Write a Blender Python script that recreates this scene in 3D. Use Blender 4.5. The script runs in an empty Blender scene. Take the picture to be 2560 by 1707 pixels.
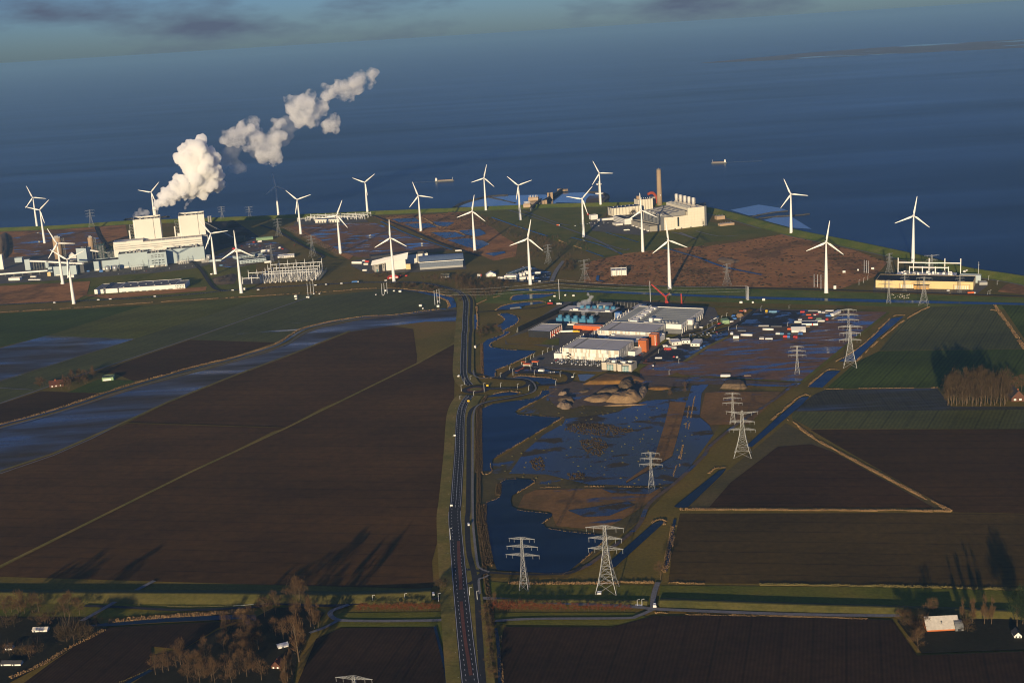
import bpy, bmesh, math, random
from mathutils import Vector, Matrix, noise as mnoise
R = math.radians
random.seed(7)
scene = bpy.context.scene
col = scene.collection

# ---------------------------------------------------------------- camera
W, H = 2560, 1707                      # the photograph's pixel grid, used as survey coordinates
FOC, PITCH, ROLL, CAMH = 3217.979, 0.235236, -0.0611849, 516.586
_fw = Vector((0, math.cos(PITCH), -math.sin(PITCH)))
_r0 = Vector((1, 0, 0)); _u0 = _r0.cross(_fw)
_rt = _r0 * math.cos(ROLL) + _u0 * math.sin(ROLL)
_up = -_r0 * math.sin(ROLL) + _u0 * math.cos(ROLL)
cam_d = bpy.data.cameras.new('camera'); cam = bpy.data.objects.new('camera', cam_d); col.objects.link(cam)
cam_d.sensor_width = 36.0; cam_d.lens = 36.0 * FOC / W
cam_d.clip_start = 1.0; cam_d.clip_end = 400000.0
m3 = Matrix((_rt, _up, -_fw)).transposed()
cam.matrix_world = Matrix.Translation((0, 0, CAMH)) @ m3.to_4x4()
scene.camera = cam

# ---------------------------------------------------------------- light: low winter sun behind the camera
SUN_AZ, SUN_EL = 194.0, 8.5            # degrees clockwise from +Y
world = bpy.data.worlds.new('World'); scene.world = world; world.use_nodes = True
wn, wl = world.node_tree.nodes, world.node_tree.links
bg = wn['Background']
sky = wn.new('ShaderNodeTexSky'); sky.sky_type = 'NISHITA'; sky.sun_disc = False
sky.sun_elevation = R(SUN_EL); sky.sun_rotation = R(SUN_AZ)
sky.altitude = 500; sky.air_density = 1.0; sky.dust_density = 0.6; sky.ozone_density = 0.9
bg.inputs['Strength'].default_value = 0.060
# drifting cloud banks, laid out on the dome by direction
tc = wn.new('ShaderNodeTexCoord')
mp = wn.new('ShaderNodeMapping'); mp.inputs['Scale'].default_value = (8, 8, 30); mp.inputs['Location'].default_value = (0.35, 0.0, 0.9)
nz = wn.new('ShaderNodeTexNoise'); nz.inputs['Scale'].default_value = 1.0; nz.inputs['Detail'].default_value = 6; nz.inputs['Roughness'].default_value = 0.55
cr = wn.new('ShaderNodeValToRGB'); cr.color_ramp.elements[0].position = 0.47; cr.color_ramp.elements[1].position = 0.70
mx = wn.new('ShaderNodeMix'); mx.data_type = 'RGBA'
wl.new(tc.outputs['Generated'], mp.inputs['Vector']); wl.new(mp.outputs['Vector'], nz.inputs['Vector']); wl.new(nz.outputs['Fac'], cr.inputs['Fac'])
tint = wn.new('ShaderNodeMix'); tint.data_type = 'RGBA'; tint.blend_type = 'MULTIPLY'; tint.inputs['Factor'].default_value = 1.0
wl.new(sky.outputs['Color'], tint.inputs['A']); tint.inputs['B'].default_value = (0.30, 0.56, 1.46, 1)
wl.new(cr.outputs['Color'], mx.inputs['Factor']); wl.new(tint.outputs['Result'], mx.inputs['A'])
mx.inputs['B'].default_value = (1.25, 1.65, 2.45, 1)
wl.new(mx.outputs['Result'], bg.inputs['Color'])
sl = bpy.data.lights.new('sun', 'SUN'); sl.energy = 5.0; sl.angle = R(0.5); sl.color = (1.0, 0.79, 0.50)
sun = bpy.data.objects.new('sun', sl); col.objects.link(sun)
_sd = Vector((math.sin(R(SUN_AZ)) * math.cos(R(SUN_EL)), math.cos(R(SUN_AZ)) * math.cos(R(SUN_EL)), math.sin(R(SUN_EL))))
sun.rotation_euler = _sd.to_track_quat('Z', 'Y').to_euler()
sun.location = _sd * 3000
vs = scene.view_settings
vs.view_transform = 'Standard'; vs.look = 'None'; vs.gamma = 1.0; vs.exposure = 0.42
cy = scene.cycles
cy.max_bounces = 20; cy.diffuse_bounces = 2; cy.glossy_bounces = 2; cy.volume_bounces = 18; cy.transparent_max_bounces = 12
cy.use_denoising = True; cy.filter_width = 1.1; cy.caustics_reflective = False; cy.caustics_refractive = False

# ---------------------------------------------------------------- survey: photograph pixel -> point on the land
MAPS = {'s': (0, 0, 1), 'F': (0, 0, 0.91875), 'z1': (0, 400, 3.675), 'z2': (560, 400, 3.675), 'z3': (1120, 380, 3.675), 'z4': (1700, 400, 2.7349),
        'z5': (1160, 720, 3.675), 'z6': (1600, 740, 3.675), 'z7': (1120, 940, 3.675), 'z8': (1120, 1300, 3.675), 'b1': (0, 1380, 3.675),
        'b2': (600, 1380, 3.675), 'b3': (1900, 1300, 3.5636), 'b4': (0, 700, 2.6133), 'b5': (1700, 740, 2.6128), 'c1': (0, 540, 7.35),
        'c2': (220, 520, 7.35), 'c3': (500, 500, 7.35), 'c4': (560, 620, 7.35), 'c5': (860, 600, 7.35), 'c6': (1480, 420, 7.35),
        'c7': (1240, 440, 7.35), 'd1': (1280, 740, 7.35), 'd2': (1500, 740, 7.35), 'd3': (1780, 740, 6.5333), 'd4': (2140, 600, 5.6),
        'd5': (1140, 640, 6.5333), 'd6': (1140, 840, 7.35), 'd7': (1340, 920, 6.189)}
def S(m, *pts):
    """zoom-sheet coordinates -> photograph pixels; pts is a flat list x, y, x, y ..."""
    ox, oy, s = MAPS[m]
    return [(ox + pts[i] / s, oy + pts[i + 1] / s) for i in range(0, len(pts), 2)]
def G(p, z=0.0):
    d = _fw * FOC + _rt * (p[0] - W / 2) + _up * (H / 2 - p[1])
    t = (z - CAMH) / d.z
    return Vector((d.x * t, d.y * t, z))
def PX(P):
    v = Vector(P) - Vector((0, 0, CAMH)); d = v.dot(_fw)
    return W / 2 + FOC * v.dot(_rt) / d, H / 2 - FOC * v.dot(_up) / d
def ZT(base, py):
    """height above the ground point at which the vertical through it is seen at photograph row py"""
    y0 = PX((base[0], base[1], 0))[1]; y1 = PX((base[0], base[1], 10))[1]
    z = 10 * (py - y0) / (y1 - y0)
    for _ in range(4):
        a, b = PX((base[0], base[1], z))[1], PX((base[0], base[1], z + 1))[1]
        z += (py - a) / (b - a)
    return z

# ---------------------------------------------------------------- materials
MATS = {}
def nodes_of(m): return m.node_tree.nodes, m.node_tree.links
def base_mat(name):
    m = bpy.data.materials.new(name); m.use_nodes = True; MATS[name] = m
    return m, m.node_tree.nodes['Principled BSDF']
def noise(nd, lk, scale, detail=4, rough=0.55, stretch=None, rot=0.0, dist=0.0, vec=None):
    t = nd.new('ShaderNodeTexCoord'); mpn = nd.new('ShaderNodeMapping')
    if stretch: mpn.inputs['Scale'].default_value = stretch
    mpn.inputs['Rotation'].default_value = (0, 0, rot)
    n = nd.new('ShaderNodeTexNoise'); n.inputs['Scale'].default_value = scale; n.inputs['Detail'].default_value = detail
    n.inputs['Roughness'].default_value = rough; n.inputs['Distortion'].default_value = dist
    lk.new(t.outputs['Object'], mpn.inputs['Vector']); lk.new(mpn.outputs['Vector'], n.inputs['Vector'])
    return n
def ramp(nd, lk, src, stops):
    r = nd.new('ShaderNodeValToRGB'); e = r.color_ramp.elements
    while len(e) < len(stops): e.new(0.5)
    for i, (p, c) in enumerate(stops):
        e[i].position = p; e[i].color = (c[0], c[1], c[2], 1) if isinstance(c, (tuple, list)) else (c, c, c, 1)
    lk.new(src, r.inputs['Fac']); return r
def mixc(nd, lk, fac, a, b, mode='MIX'):
    x = nd.new('ShaderNodeMix'); x.data_type = 'RGBA'; x.blend_type = mode
    if hasattr(fac, 'links'): lk.new(fac, x.inputs['Factor'])
    else: x.inputs['Factor'].default_value = fac
    for v, k in ((a, 'A'), (b, 'B')):
        if hasattr(v, 'links'): lk.new(v, x.inputs[k])
        else: x.inputs[k].default_value = (*v, 1)
    return x.outputs['Result']
def M(name, c, c2=None, rough=0.85, spec=0.25, metal=0.0, scale=0.3, var=0.16, bump=0.0):
    """plain painted / built surface: base colour with soft mottling and grime"""
    if name in MATS: return MATS[name]
    m, p = base_mat(name); nd, lk = nodes_of(m)
    n = noise(nd, lk, scale, 5)
    c2 = c2 or tuple(x * (1 - 2 * var) for x in c)
    r = ramp(nd, lk, n.outputs['Fac'], [(0.3, c2), (0.7, c)])
    lk.new(r.outputs['Color'], p.inputs['Base Color'])
    p.inputs['Roughness'].default_value = rough; p.inputs['Specular IOR Level'].default_value = spec; p.inputs['Metallic'].default_value = metal
    if bump:
        b = nd.new('ShaderNodeBump'); b.inputs['Strength'].default_value = bump; b.inputs['Distance'].default_value = 0.3
        lk.new(n.outputs['Fac'], b.inputs['Height']); lk.new(b.outputs['Normal'], p.inputs['Normal'])
    return m
def land(name, cols, scale=0.012, fine=0.25, furrow=None, wet=None, wetscale=0.02, wetstretch=(1, 1, 1), wetrot=0.0, green=None, bump=0.5, wetcol=(0.012, 0.016, 0.022), soft=0.03):
    """ground cover: broad patches x fine grain, optional furrows (spacing m, angle) and standing water (coverage 0..1)"""
    if name in MATS: return MATS[name]
    m, p = base_mat(name); nd, lk = nodes_of(m)
    a = noise(nd, lk, scale, 6, 0.6); k = len(cols)
    r = ramp(nd, lk, a.outputs['Fac'], [(0.30 + 0.4 * i / max(1, k - 1), c) for i, c in enumerate(cols)])
    c = r.outputs['Color']
    f = noise(nd, lk, fine, 5, 0.7)
    fr = ramp(nd, lk, f.outputs['Fac'], [(0.25, 0.55), (0.75, 1.35)])
    c = mixc(nd, lk, 0.75, c, fr.outputs['Color'], 'MULTIPLY')
    if furrow:
        t = nd.new('ShaderNodeTexCoord'); mpn = nd.new('ShaderNodeMapping'); mpn.inputs['Rotation'].default_value = (0, 0, furrow[1])
        wv = nd.new('ShaderNodeTexWave'); wv.inputs['Scale'].default_value = 1.0 / furrow[0] * 0.314; wv.inputs['Distortion'].default_value = 1.2; wv.inputs['Detail'].default_value = 2
        lk.new(t.outputs['Object'], mpn.inputs['Vector']); lk.new(mpn.outputs['Vector'], wv.inputs['Vector'])
        wr = ramp(nd, lk, wv.outputs['Fac'], [(0.1, 0.72), (0.9, 1.18)])
        c = mixc(nd, lk, 0.6, c, wr.outputs['Color'], 'MULTIPLY')
        tl = nd.new('ShaderNodeTexWave'); tl.inputs['Scale'].default_value = 0.314 / 27.0; tl.inputs['Distortion'].default_value = 0.25; lk.new(mpn.outputs['Vector'], tl.inputs['Vector'])
        tr_ = ramp(nd, lk, tl.outputs['Fac'], [(0.0, 0.62), (0.035, 1.0)]); c = mixc(nd, lk, 0.8, c, tr_.outputs['Color'], 'MULTIPLY')
        bn_ = noise(nd, lk, 0.0035, 5, 0.6, (1, 2.5, 1), furrow[1]); br_ = ramp(nd, lk, bn_.outputs['Fac'], [(0.32, 0.72), (0.68, 1.3)]); c = mixc(nd, lk, 1.0, c, br_.outputs['Color'], 'MULTIPLY')
    p.inputs['Specular IOR Level'].default_value = 0.12
    bn = nd.new('ShaderNodeBump'); bn.inputs['Strength'].default_value = bump; bn.inputs['Distance'].default_value = 0.6
    lk.new(f.outputs['Fac'], bn.inputs['Height'])
    if wet:
        w = noise(nd, lk, wetscale, 7, 0.62, wetstretch, wetrot, 0.4)
        t0 = 0.5 + (0.5 - wet) * 0.5
        wm = ramp(nd, lk, w.outputs['Fac'], [(t0 - soft, 0.0), (t0 + soft, 1.0)])
        c = mixc(nd, lk, wm.outputs['Color'], c, wetcol)
        rr = ramp(nd, lk, w.outputs['Fac'], [(t0 - soft, 0.75), (t0 + soft, 0.07)])
        lk.new(rr.outputs['Color'], p.inputs['Roughness'])
        ss = ramp(nd, lk, w.outputs['Fac'], [(t0 - soft, 0.12), (t0 + soft, 0.5)])
        lk.new(ss.outputs['Color'], p.inputs['Specular IOR Level'])
        inv = ramp(nd, lk, w.outputs['Fac'], [(t0 - soft, bump), (t0 + soft, 0.015)])
        lk.new(inv.outputs['Color'], bn.inputs['Strength'])
    else:
        p.inputs['Roughness'].default_value = 0.9
    lk.new(bn.outputs['Normal'], p.inputs['Normal'])
    lk.new(c, p.inputs['Base Color'])
    return m
def sea_mat(name, c, rough, big, cap=(0.30, 0.52), bsc=0.012, bst=0.3):
    # open water: waves hide the grazing mirror, so the Fresnel reflection is capped
    m, p = base_mat(name); nd, lk = nodes_of(m); nd.remove(p)
    df = nd.new('ShaderNodeBsdfDiffuse'); gl = nd.new('ShaderNodeBsdfGlossy'); fr_ = nd.new('ShaderNodeFresnel'); fr_.inputs['IOR'].default_value = 1.33
    mu = nd.new('ShaderNodeMath'); mu.operation = 'MULTIPLY'; mu.inputs[1].default_value = 0.42
    n = noise(nd, lk, bsc, 4, 0.6, (1, 2.2, 1), 0.4); b = nd.new('ShaderNodeBump'); b.inputs['Strength'].default_value = bst; b.inputs['Distance'].default_value = 0.02 / bsc
    lk.new(n.outputs['Fac'], b.inputs['Height'])
    w = noise(nd, lk, big, 8, 0.62, (0.3, 1.8, 1), -0.12, 0.5)
    r2 = ramp(nd, lk, w.outputs['Fac'], [(0.3, tuple(x * 0.7 for x in c)), (0.7, tuple(x * 1.5 for x in c))]); lk.new(r2.outputs['Color'], df.inputs['Color'])
    r3 = ramp(nd, lk, w.outputs['Fac'], [(0.3, cap[0]), (0.7, cap[1])]); lk.new(r3.outputs['Color'], mu.inputs[1])
    gl.inputs['Roughness'].default_value = rough; gl.inputs['Color'].default_value = (0.9, 0.97, 1, 1)
    for x in (df, gl): lk.new(b.outputs['Normal'], x.inputs['Normal'])
    mxs = nd.new('ShaderNodeMixShader'); lk.new(fr_.outputs[0], mu.inputs[0]); lk.new(mu.outputs[0], mxs.inputs[0]); lk.new(df.outputs[0], mxs.inputs[1]); lk.new(gl.outputs[0], mxs.inputs[2])
    lk.new(mxs.outputs[0], nd['Material Output'].inputs['Surface']); return m
def water(name, c=(0.010, 0.022, 0.040), rough=0.12, bscale=0.5, bstr=0.12, bdist=0.15, big=None, spec=0.5):
    if name in MATS: return MATS[name]
    m, p = base_mat(name); nd, lk = nodes_of(m)
    p.inputs['Base Color'].default_value = (*c, 1); p.inputs['IOR'].default_value = 1.33; p.inputs['Specular IOR Level'].default_value = spec
    p.inputs['Roughness'].default_value = rough
    n = noise(nd, lk, bscale, 4, 0.6, (1, 2.2, 1), 0.4)
    b = nd.new('ShaderNodeBump'); b.inputs['Strength'].default_value = bstr; b.inputs['Distance'].default_value = bdist
    lk.new(n.outputs['Fac'], b.inputs['Height']); lk.new(b.outputs['Normal'], p.inputs['Normal'])
    if big:
        w = noise(nd, lk, big, 6, 0.6, (0.35, 1.6, 1), -0.15, 0.3)
        r = ramp(nd, lk, w.outputs['Fac'], [(0.35, rough * 0.8), (0.7, rough * 1.5)]); lk.new(r.outputs['Color'], p.inputs['Roughness'])
        r2 = ramp(nd, lk, w.outputs['Fac'], [(0.3, tuple(x * 0.75 for x in c)), (0.7, tuple(x * 1.35 for x in c))]); lk.new(r2.outputs['Color'], p.inputs['Base Color'])
    return m

# ---------------------------------------------------------------- mesh building
class MB:
    def __init__(s): s.v = []; s.f = []
    def add(s, vs_, fs):
        o = len(s.v); s.v += [tuple(x) for x in vs_]; s.f += [tuple(i + o for i in f) for f in fs]; return s
    def box(s, x0, y0, z0, x1, y1, z1):
        return s.add([(x0, y0, z0), (x1, y0, z0), (x1, y1, z0), (x0, y1, z0), (x0, y0, z1), (x1, y0, z1), (x1, y1, z1), (x0, y1, z1)],
                     [(0, 3, 2, 1), (4, 5, 6, 7), (0, 1, 5, 4), (1, 2, 6, 5), (2, 3, 7, 6), (3, 0, 4, 7)])
    def prism(s, poly, z0, z1):
        n = len(poly)
        a = sum(poly[i][0] * poly[(i + 1) % n][1] - poly[(i + 1) % n][0] * poly[i][1] for i in range(n))
        if a < 0: poly = poly[::-1]
        vs_ = [(p[0], p[1], z0) for p in poly] + [(p[0], p[1], z1) for p in poly]
        return s.add(vs_, [tuple(range(n - 1, -1, -1)), tuple(range(n, 2 * n))] + [(i, (i + 1) % n, (i + 1) % n + n, i + n) for i in range(n)])
    def tube(s, p0, p1, r0, r1=None, n=8, cap=True):
        r1 = r0 if r1 is None else r1
        a, b = Vector(p0), Vector(p1); d = (b - a).normalized()
        u = d.orthogonal().normalized(); w = d.cross(u)
        vs_ = []
        for c_, r in ((a, r0), (b, r1)):
            for i in range(n):
                t = 2 * math.pi * i / n; vs_.append(c_ + (u * math.cos(t) + w * math.sin(t)) * r)
        fs = [(i, (i + 1) % n, (i + 1) % n + n, i + n) for i in range(n)]
        if cap: fs += [tuple(range(n - 1, -1, -1)), tuple(range(n, 2 * n))]
        return s.add(vs_, fs)
    def lathe(s, prof, n=12, cx=0.0, cy_=0.0):
        vs_ = [(cx + r * math.cos(2 * math.pi * i / n), cy_ + r * math.sin(2 * math.pi * i / n), z) for r, z in prof for i in range(n)]
        fs = [(k * n + i, k * n + (i + 1) % n, (k + 1) * n + (i + 1) % n, (k + 1) * n + i) for k in range(len(prof) - 1) for i in range(n)]
        fs += [tuple(range(n - 1, -1, -1)), tuple(range((len(prof) - 1) * n, len(prof) * n))]
        return s.add(vs_, fs)
    def bar(s, p0, p1, w): return s.tube(p0, p1, w * 0.7071, None, 4, False)
    def mesh(s, name, m):
        me = bpy.data.meshes.new(name); me.from_pydata(s.v, [], s.f); me.update()
        if m: me.materials.append(m)
        return me
    def build(s, name, m, parent=None, smooth=False, kind=None):
        me = s.mesh(name, m)
        if smooth: me.polygons.foreach_set('use_smooth', [True] * len(me.polygons))
        o = bpy.data.objects.new(name, me); col.objects.link(o)
        if parent: o.parent = parent
        if kind: o['kind'] = kind
        return o
def tag(o, label, cat, group=None):
    o['label'] = label; o['category'] = cat
    if group: o['group'] = group
    return o
def thing(name, label, cat, loc=(0, 0, 0), rz=0.0, group=None):
    o = bpy.data.objects.new(name, None); col.objects.link(o); o.empty_display_size = 2
    o.location = loc; o.rotation_euler = (0, 0, rz)
    return tag(o, label, cat, group)
def dup(root, loc=None, rz=None, label=None, scale=None):
    r = root.copy(); col.objects.link(r)
    if loc is not None: r.location = loc
    if rz is not None: r.rotation_euler = (0, 0, rz)
    if label: r['label'] = label
    if scale: r.scale = (scale,) * 3 if isinstance(scale, (int, float)) else scale
    for ch in root.children:
        c_ = ch.copy(); col.objects.link(c_); c_.parent = r
        for g in ch.children:
            d = g.copy(); col.objects.link(d); d.parent = c_
    return r
# land sheets: each lies a little above the one it covers
_lay = [0]
def lay(z):
    _lay[0] += 1; return z + _lay[0] * 0.002
def sheet(name, px, m, z, kind='structure', world_pts=None):
    pts = world_pts or [G(p) for p in px]
    z = lay(z)
    me = bpy.data.meshes.new(name); me.from_pydata([(p.x, p.y, z) for p in pts], [], [tuple(range(len(pts)))])
    me.update()
    if me.polygons[0].normal.z < 0: me.flip_normals()
    me.materials.append(m)
    o = bpy.data.objects.new(name, me); col.objects.link(o); o['kind'] = kind
    return o
def smooth_line(pts, n=4):
    out = []
    for i in range(len(pts) - 1):
        p0, p1, p2, p3 = pts[max(0, i - 1)], pts[i], pts[i + 1], pts[min(len(pts) - 1, i + 2)]
        for k in range(n):
            t = k / n
            out.append(0.5 * ((2 * p1) + (p2 - p0) * t + (2 * p0 - 5 * p1 + 4 * p2 - p3) * t * t + (3 * p1 - p0 - 3 * p2 + p3) * t ** 3))
    return out + [pts[-1]]
def offs(pts, w):
    out = []
    for i, p in enumerate(pts):
        a = pts[max(0, i - 1)]; b = pts[min(len(pts) - 1, i + 1)]
        t = (b - a); t.z = 0; t.normalize()
        out.append(p + Vector((-t.y, t.x, 0)) * w)
    return out
def ribbon(name, line, width, m, z, kind='structure', off=0.0, sm=4):
    pts = [G(p) if len(p) == 2 else Vector(p) for p in line]
    z = lay(z)
    if sm > 1 and len(pts) > 2: pts = smooth_line(pts, sm)
    l, r = offs(pts, off + width / 2), offs(pts, off - width / 2); n = len(pts)
    me = bpy.data.meshes.new(name)
    me.from_pydata([(p.x, p.y, z) for p in l] + [(p.x, p.y, z) for p in r], [], [(n + i, n + i + 1, i + 1, i) for i in range(n - 1)])
    me.update(); me.materials.append(m)
    o = bpy.data.objects.new(name, me); col.objects.link(o); o['kind'] = kind
    return o
def resample(pts, step):
    out = [pts[0].copy()]; acc = 0.0
    for a, b in zip(pts, pts[1:]):
        L = (b - a).length; 
        while acc + L >= step and L > 0:
            t = (step - acc) / L; a = a + (b - a) * t; out.append(a.copy()); L = (b - a).length; acc = 0.0
        acc += L
    return out
class Frame:
    """local axes of a building: x along its front from ground pixel a to ground pixel b, y away from the viewer"""
    def __init__(s, a, b, z=0.0):
        s.o = G(a, z); d = G(b, z) - s.o; s.w = d.length; s.ex = d.normalized(); s.ey = Vector((-s.ex.y, s.ex.x, 0)); s.rz = math.atan2(s.ex.y, s.ex.x)
        s.o.z = 0
    def at(s, p, z=0.0):
        d = G(p, z) - s.o; return d.dot(s.ex), d.dot(s.ey)
    def wp(s, x, y, z=0.0): return s.o + s.ex * x + s.ey * y + Vector((0, 0, z))
    def zt(s, x, y, py): return ZT(s.wp(x, y), py)
# ================================================================ the land
m_sea = sea_mat('sea_water', (0.006, 0.020, 0.038), 0.25, 0.0011)
m_shallow = water('shallow_water', (0.11, 0.135, 0.14), 0.10, 0.05, 0.05, 0.3, 0.01)
m_pond = sea_mat('pond_water', (0.006, 0.014, 0.022), 0.10, 0.02, (0.5, 0.75), 0.3, 0.12)
m_ground = land('polder_grass', [(0.1268, 0.1026, 0.0143), (0.1908, 0.1345, 0.0197), (0.2415, 0.1411, 0.0265)], 0.008)
m_green = land('grass_green', [(0.1008, 0.1162, 0.0109), (0.1512, 0.1464, 0.0156), (0.2016, 0.1597, 0.0211)], 0.015)
m_dike = land('dike_grass', [(0.0850, 0.1276, 0.0117), (0.1400, 0.1644, 0.0198), (0.1875, 0.1794, 0.0297)], 0.02)
m_dike2 = land('inland_dike_grass', [(0.075, 0.075, 0.018), (0.12, 0.105, 0.026), (0.15, 0.12, 0.034)], 0.02)
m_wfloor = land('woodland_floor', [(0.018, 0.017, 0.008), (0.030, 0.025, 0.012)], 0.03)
m_verge = land('verge_grass', [(0.1536, 0.1380, 0.0260), (0.2160, 0.1704, 0.0340), (0.2880, 0.1944, 0.0480)], 0.03)
m_heath = land('dry_heath', [(0.1690, 0.0918, 0.0213), (0.3900, 0.1674, 0.0467), (0.4940, 0.2160, 0.0638), (0.2080, 0.1026, 0.0323), (0.4420, 0.2052, 0.0595)], 0.006, 0.09)
m_heathw = land('wet_heath', [(0.1812, 0.0924, 0.0331), (0.2762, 0.1344, 0.0450), (0.1275, 0.0704, 0.0289)], 0.008, 0.12, wet=0.36, wetscale=0.012, wetstretch=(1, 2.2, 1), wetrot=0.1)
m_soil = land('ploughed_clay', [(0.0715, 0.0335, 0.0068), (0.0910, 0.0428, 0.0091), (0.1073, 0.0514, 0.0111)], 0.004, 0.08, furrow=(3.0, R(102)))
m_soil2 = land('ploughed_loam', [(0.0543, 0.0263, 0.0054), (0.0695, 0.0337, 0.0076)], 0.005, 0.10, furrow=(4.0, R(101)))
m_soil3 = land('red_clay', [(0.0546, 0.0253, 0.0060), (0.0754, 0.0341, 0.0080)], 0.006, 0.10, furrow=(3.0, R(101)))
m_soil_dim = land('dimmed_loam', [(0.0341, 0.0172, 0.0072), (0.0461, 0.0236, 0.0101)], 0.005, 0.10, furrow=(3.5, R(15)))  # loam darkened to put the vignette of the foreground into its colour
m_soilg = land('stubble_soil', [(0.0768, 0.0459, 0.0083), (0.0927, 0.0555, 0.0107)], 0.005, 0.12, furrow=(3.0, R(101)))
m_wets = land('waterlogged_field', [(0.0575, 0.0418, 0.0196), (0.0759, 0.0528, 0.0238)], 0.006, 0.10, furrow=(5.0, R(30)), wet=0.46, wetscale=0.0045, wetstretch=(0.5, 3.0, 1), wetrot=R(22), wetcol=(0.045, 0.038, 0.030), soft=0.16)
m_wetf = land('damp_field', [(0.0506, 0.0462, 0.0255), (0.0638, 0.0572, 0.0300)], 0.006, 0.10, furrow=(4.0, R(5)), wet=0.30, wetscale=0.006, wetstretch=(0.35, 3.0, 1), wetrot=0.02, wetcol=(0.03, 0.026, 0.022), soft=0.12)
m_crop1 = land('winter_crop_dark', [(0.0524, 0.0772, 0.0070), (0.0699, 0.0926, 0.0096)], 0.006, 0.15, furrow=(6.0, R(30)))
m_crop2 = land('winter_crop_olive', [(0.1063, 0.1131, 0.0152), (0.1363, 0.1287, 0.0192)], 0.006, 0.15, furrow=(6.0, R(30)))
m_crop3 = land('winter_crop_grey', [(0.0886, 0.0893, 0.0176), (0.1100, 0.1064, 0.0214)], 0.006, 0.15, furrow=(5.0, R(28)), wet=0.16, wetscale=0.006, wetstretch=(0.4, 3, 1), wetrot=R(10))
m_mud = land('wet_building_clay', [(0.1900, 0.1004, 0.0495), (0.2500, 0.1296, 0.0630)], 0.01, 0.10, wet=0.42, wetscale=0.03, wetstretch=(0.45, 2.2, 1), wetrot=R(4), wetcol=(0.045, 0.040, 0.034), soft=0.06)
m_mud2 = land('churned_clay', [(0.119, 0.084, 0.054), (0.168, 0.115, 0.072)], 0.012, 0.14, wet=0.34, wetscale=0.02, wetstretch=(0.7, 2.0, 1), wetrot=R(30))
m_flood = land('flooded_marsh', [(0.060, 0.044, 0.022), (0.085, 0.062, 0.028)], 0.012, 0.2, wet=0.62, wetscale=0.016, wetstretch=(1, 1.6, 1), wetrot=0.0, wetcol=(0.026, 0.028, 0.026))
m_marsh = land('marsh_grass', [(0.0840, 0.0683, 0.0176), (0.1260, 0.0945, 0.0248), (0.1596, 0.1071, 0.0304)], 0.012, 0.2, wet=0.24, wetscale=0.014)
m_rough = land('rough_meadow', [(0.1418, 0.0885, 0.0234), (0.2430, 0.1253, 0.0333), (0.3038, 0.1530, 0.0396)], 0.012, 0.15, wet=0.26, wetscale=0.012, wetstretch=(0.6, 2, 1))
m_asph = land('asphalt', [(0.034, 0.035, 0.038), (0.044, 0.044, 0.046)], 0.05, 0.3, bump=0.05)
m_asphw = land('wet_asphalt', [(0.030, 0.032, 0.036), (0.042, 0.042, 0.045)], 0.04, 0.3, wet=0.40, wetscale=0.03, bump=0.05)
m_path = land('concrete_path', [(0.20, 0.19, 0.17), (0.27, 0.255, 0.225)], 0.08, 0.5, bump=0.05)
m_track = land('farm_track', [(0.16, 0.155, 0.15), (0.22, 0.21, 0.20)], 0.05, 0.4, bump=0.1)
m_brick = land('red_median_brick', [(0.14, 0.058, 0.042), (0.18, 0.074, 0.054)], 0.05, 0.6, bump=0.1)
m_white = M('road_paint', (0.78, 0.77, 0.74), rough=0.6)
m_gravel = land('site_gravel', [(0.119, 0.104, 0.079), (0.168, 0.146, 0.110)], 0.03, 0.4, wet=0.12, wetscale=0.03)
m_coal = land('coal_yard', [(0.012, 0.012, 0.014), (0.022, 0.021, 0.022)], 0.03, 0.3, wet=0.2, wetscale=0.02)
m_sand = land('sand', [(0.26, 0.165, 0.080), (0.36, 0.235, 0.120)], 0.03, 0.3, bump=0.8)
m_earth = land('earth_heap', [(0.13, 0.092, 0.055), (0.17, 0.12, 0.072)], 0.05, 0.3, bump=1.0)
m_lava = land('rubble', [(0.28, 0.20, 0.13), (0.16, 0.12, 0.085)], 0.15, 0.5, bump=1.0)
m_reed = M('dry_reed', (0.30, 0.19, 0.09), (0.15, 0.092, 0.042), rough=0.95, spec=0.05, scale=0.05)
m_sedge = M('sedge', (0.20, 0.165, 0.06), (0.13, 0.105, 0.035), rough=0.95, spec=0.05, scale=0.05)

# sea to the horizon, land on top of it
sheet('sea', None, m_sea, -1.6, world_pts=[Vector((-59000, 1500, 0)), Vector((59000, 1500, 0)), Vector((59000, 89000, 0)), Vector((-59000, 89000, 0))])
CREST = S('s', -420, 591, -200, 580, 0, 569.5, 163, 562.5, 313, 552, 480, 546, 640, 540, 696, 538, 914, 528.5, 1060, 522.5, 1131, 520) \
      + S('s', 1215, 516, 1370, 510, 1506, 506.5, 1580, 505, 1680, 506, 1766, 517) + S('z4', 420, 376, 760, 470, 1150, 546, 1600, 641, 1950, 731, 2352, 792) + S('s', 2700, 722, 2900, 770)
crest = [G(p, 8.5) for p in CREST]
for p in crest: p.z = 0
crest = smooth_line(crest, 3)
shore = offs(crest, 30)
g_pts = [Vector((-1500, -600, 0)), Vector((2600, -600, 0)), Vector((2600, shore[-1].y - 900, 0))] + list(reversed(shore)) + [Vector((-2600, shore[0].y + 40, 0)), Vector((-2600, 600, 0))]
sheet('ground', None, m_ground, 0.0, world_pts=g_pts)
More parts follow.
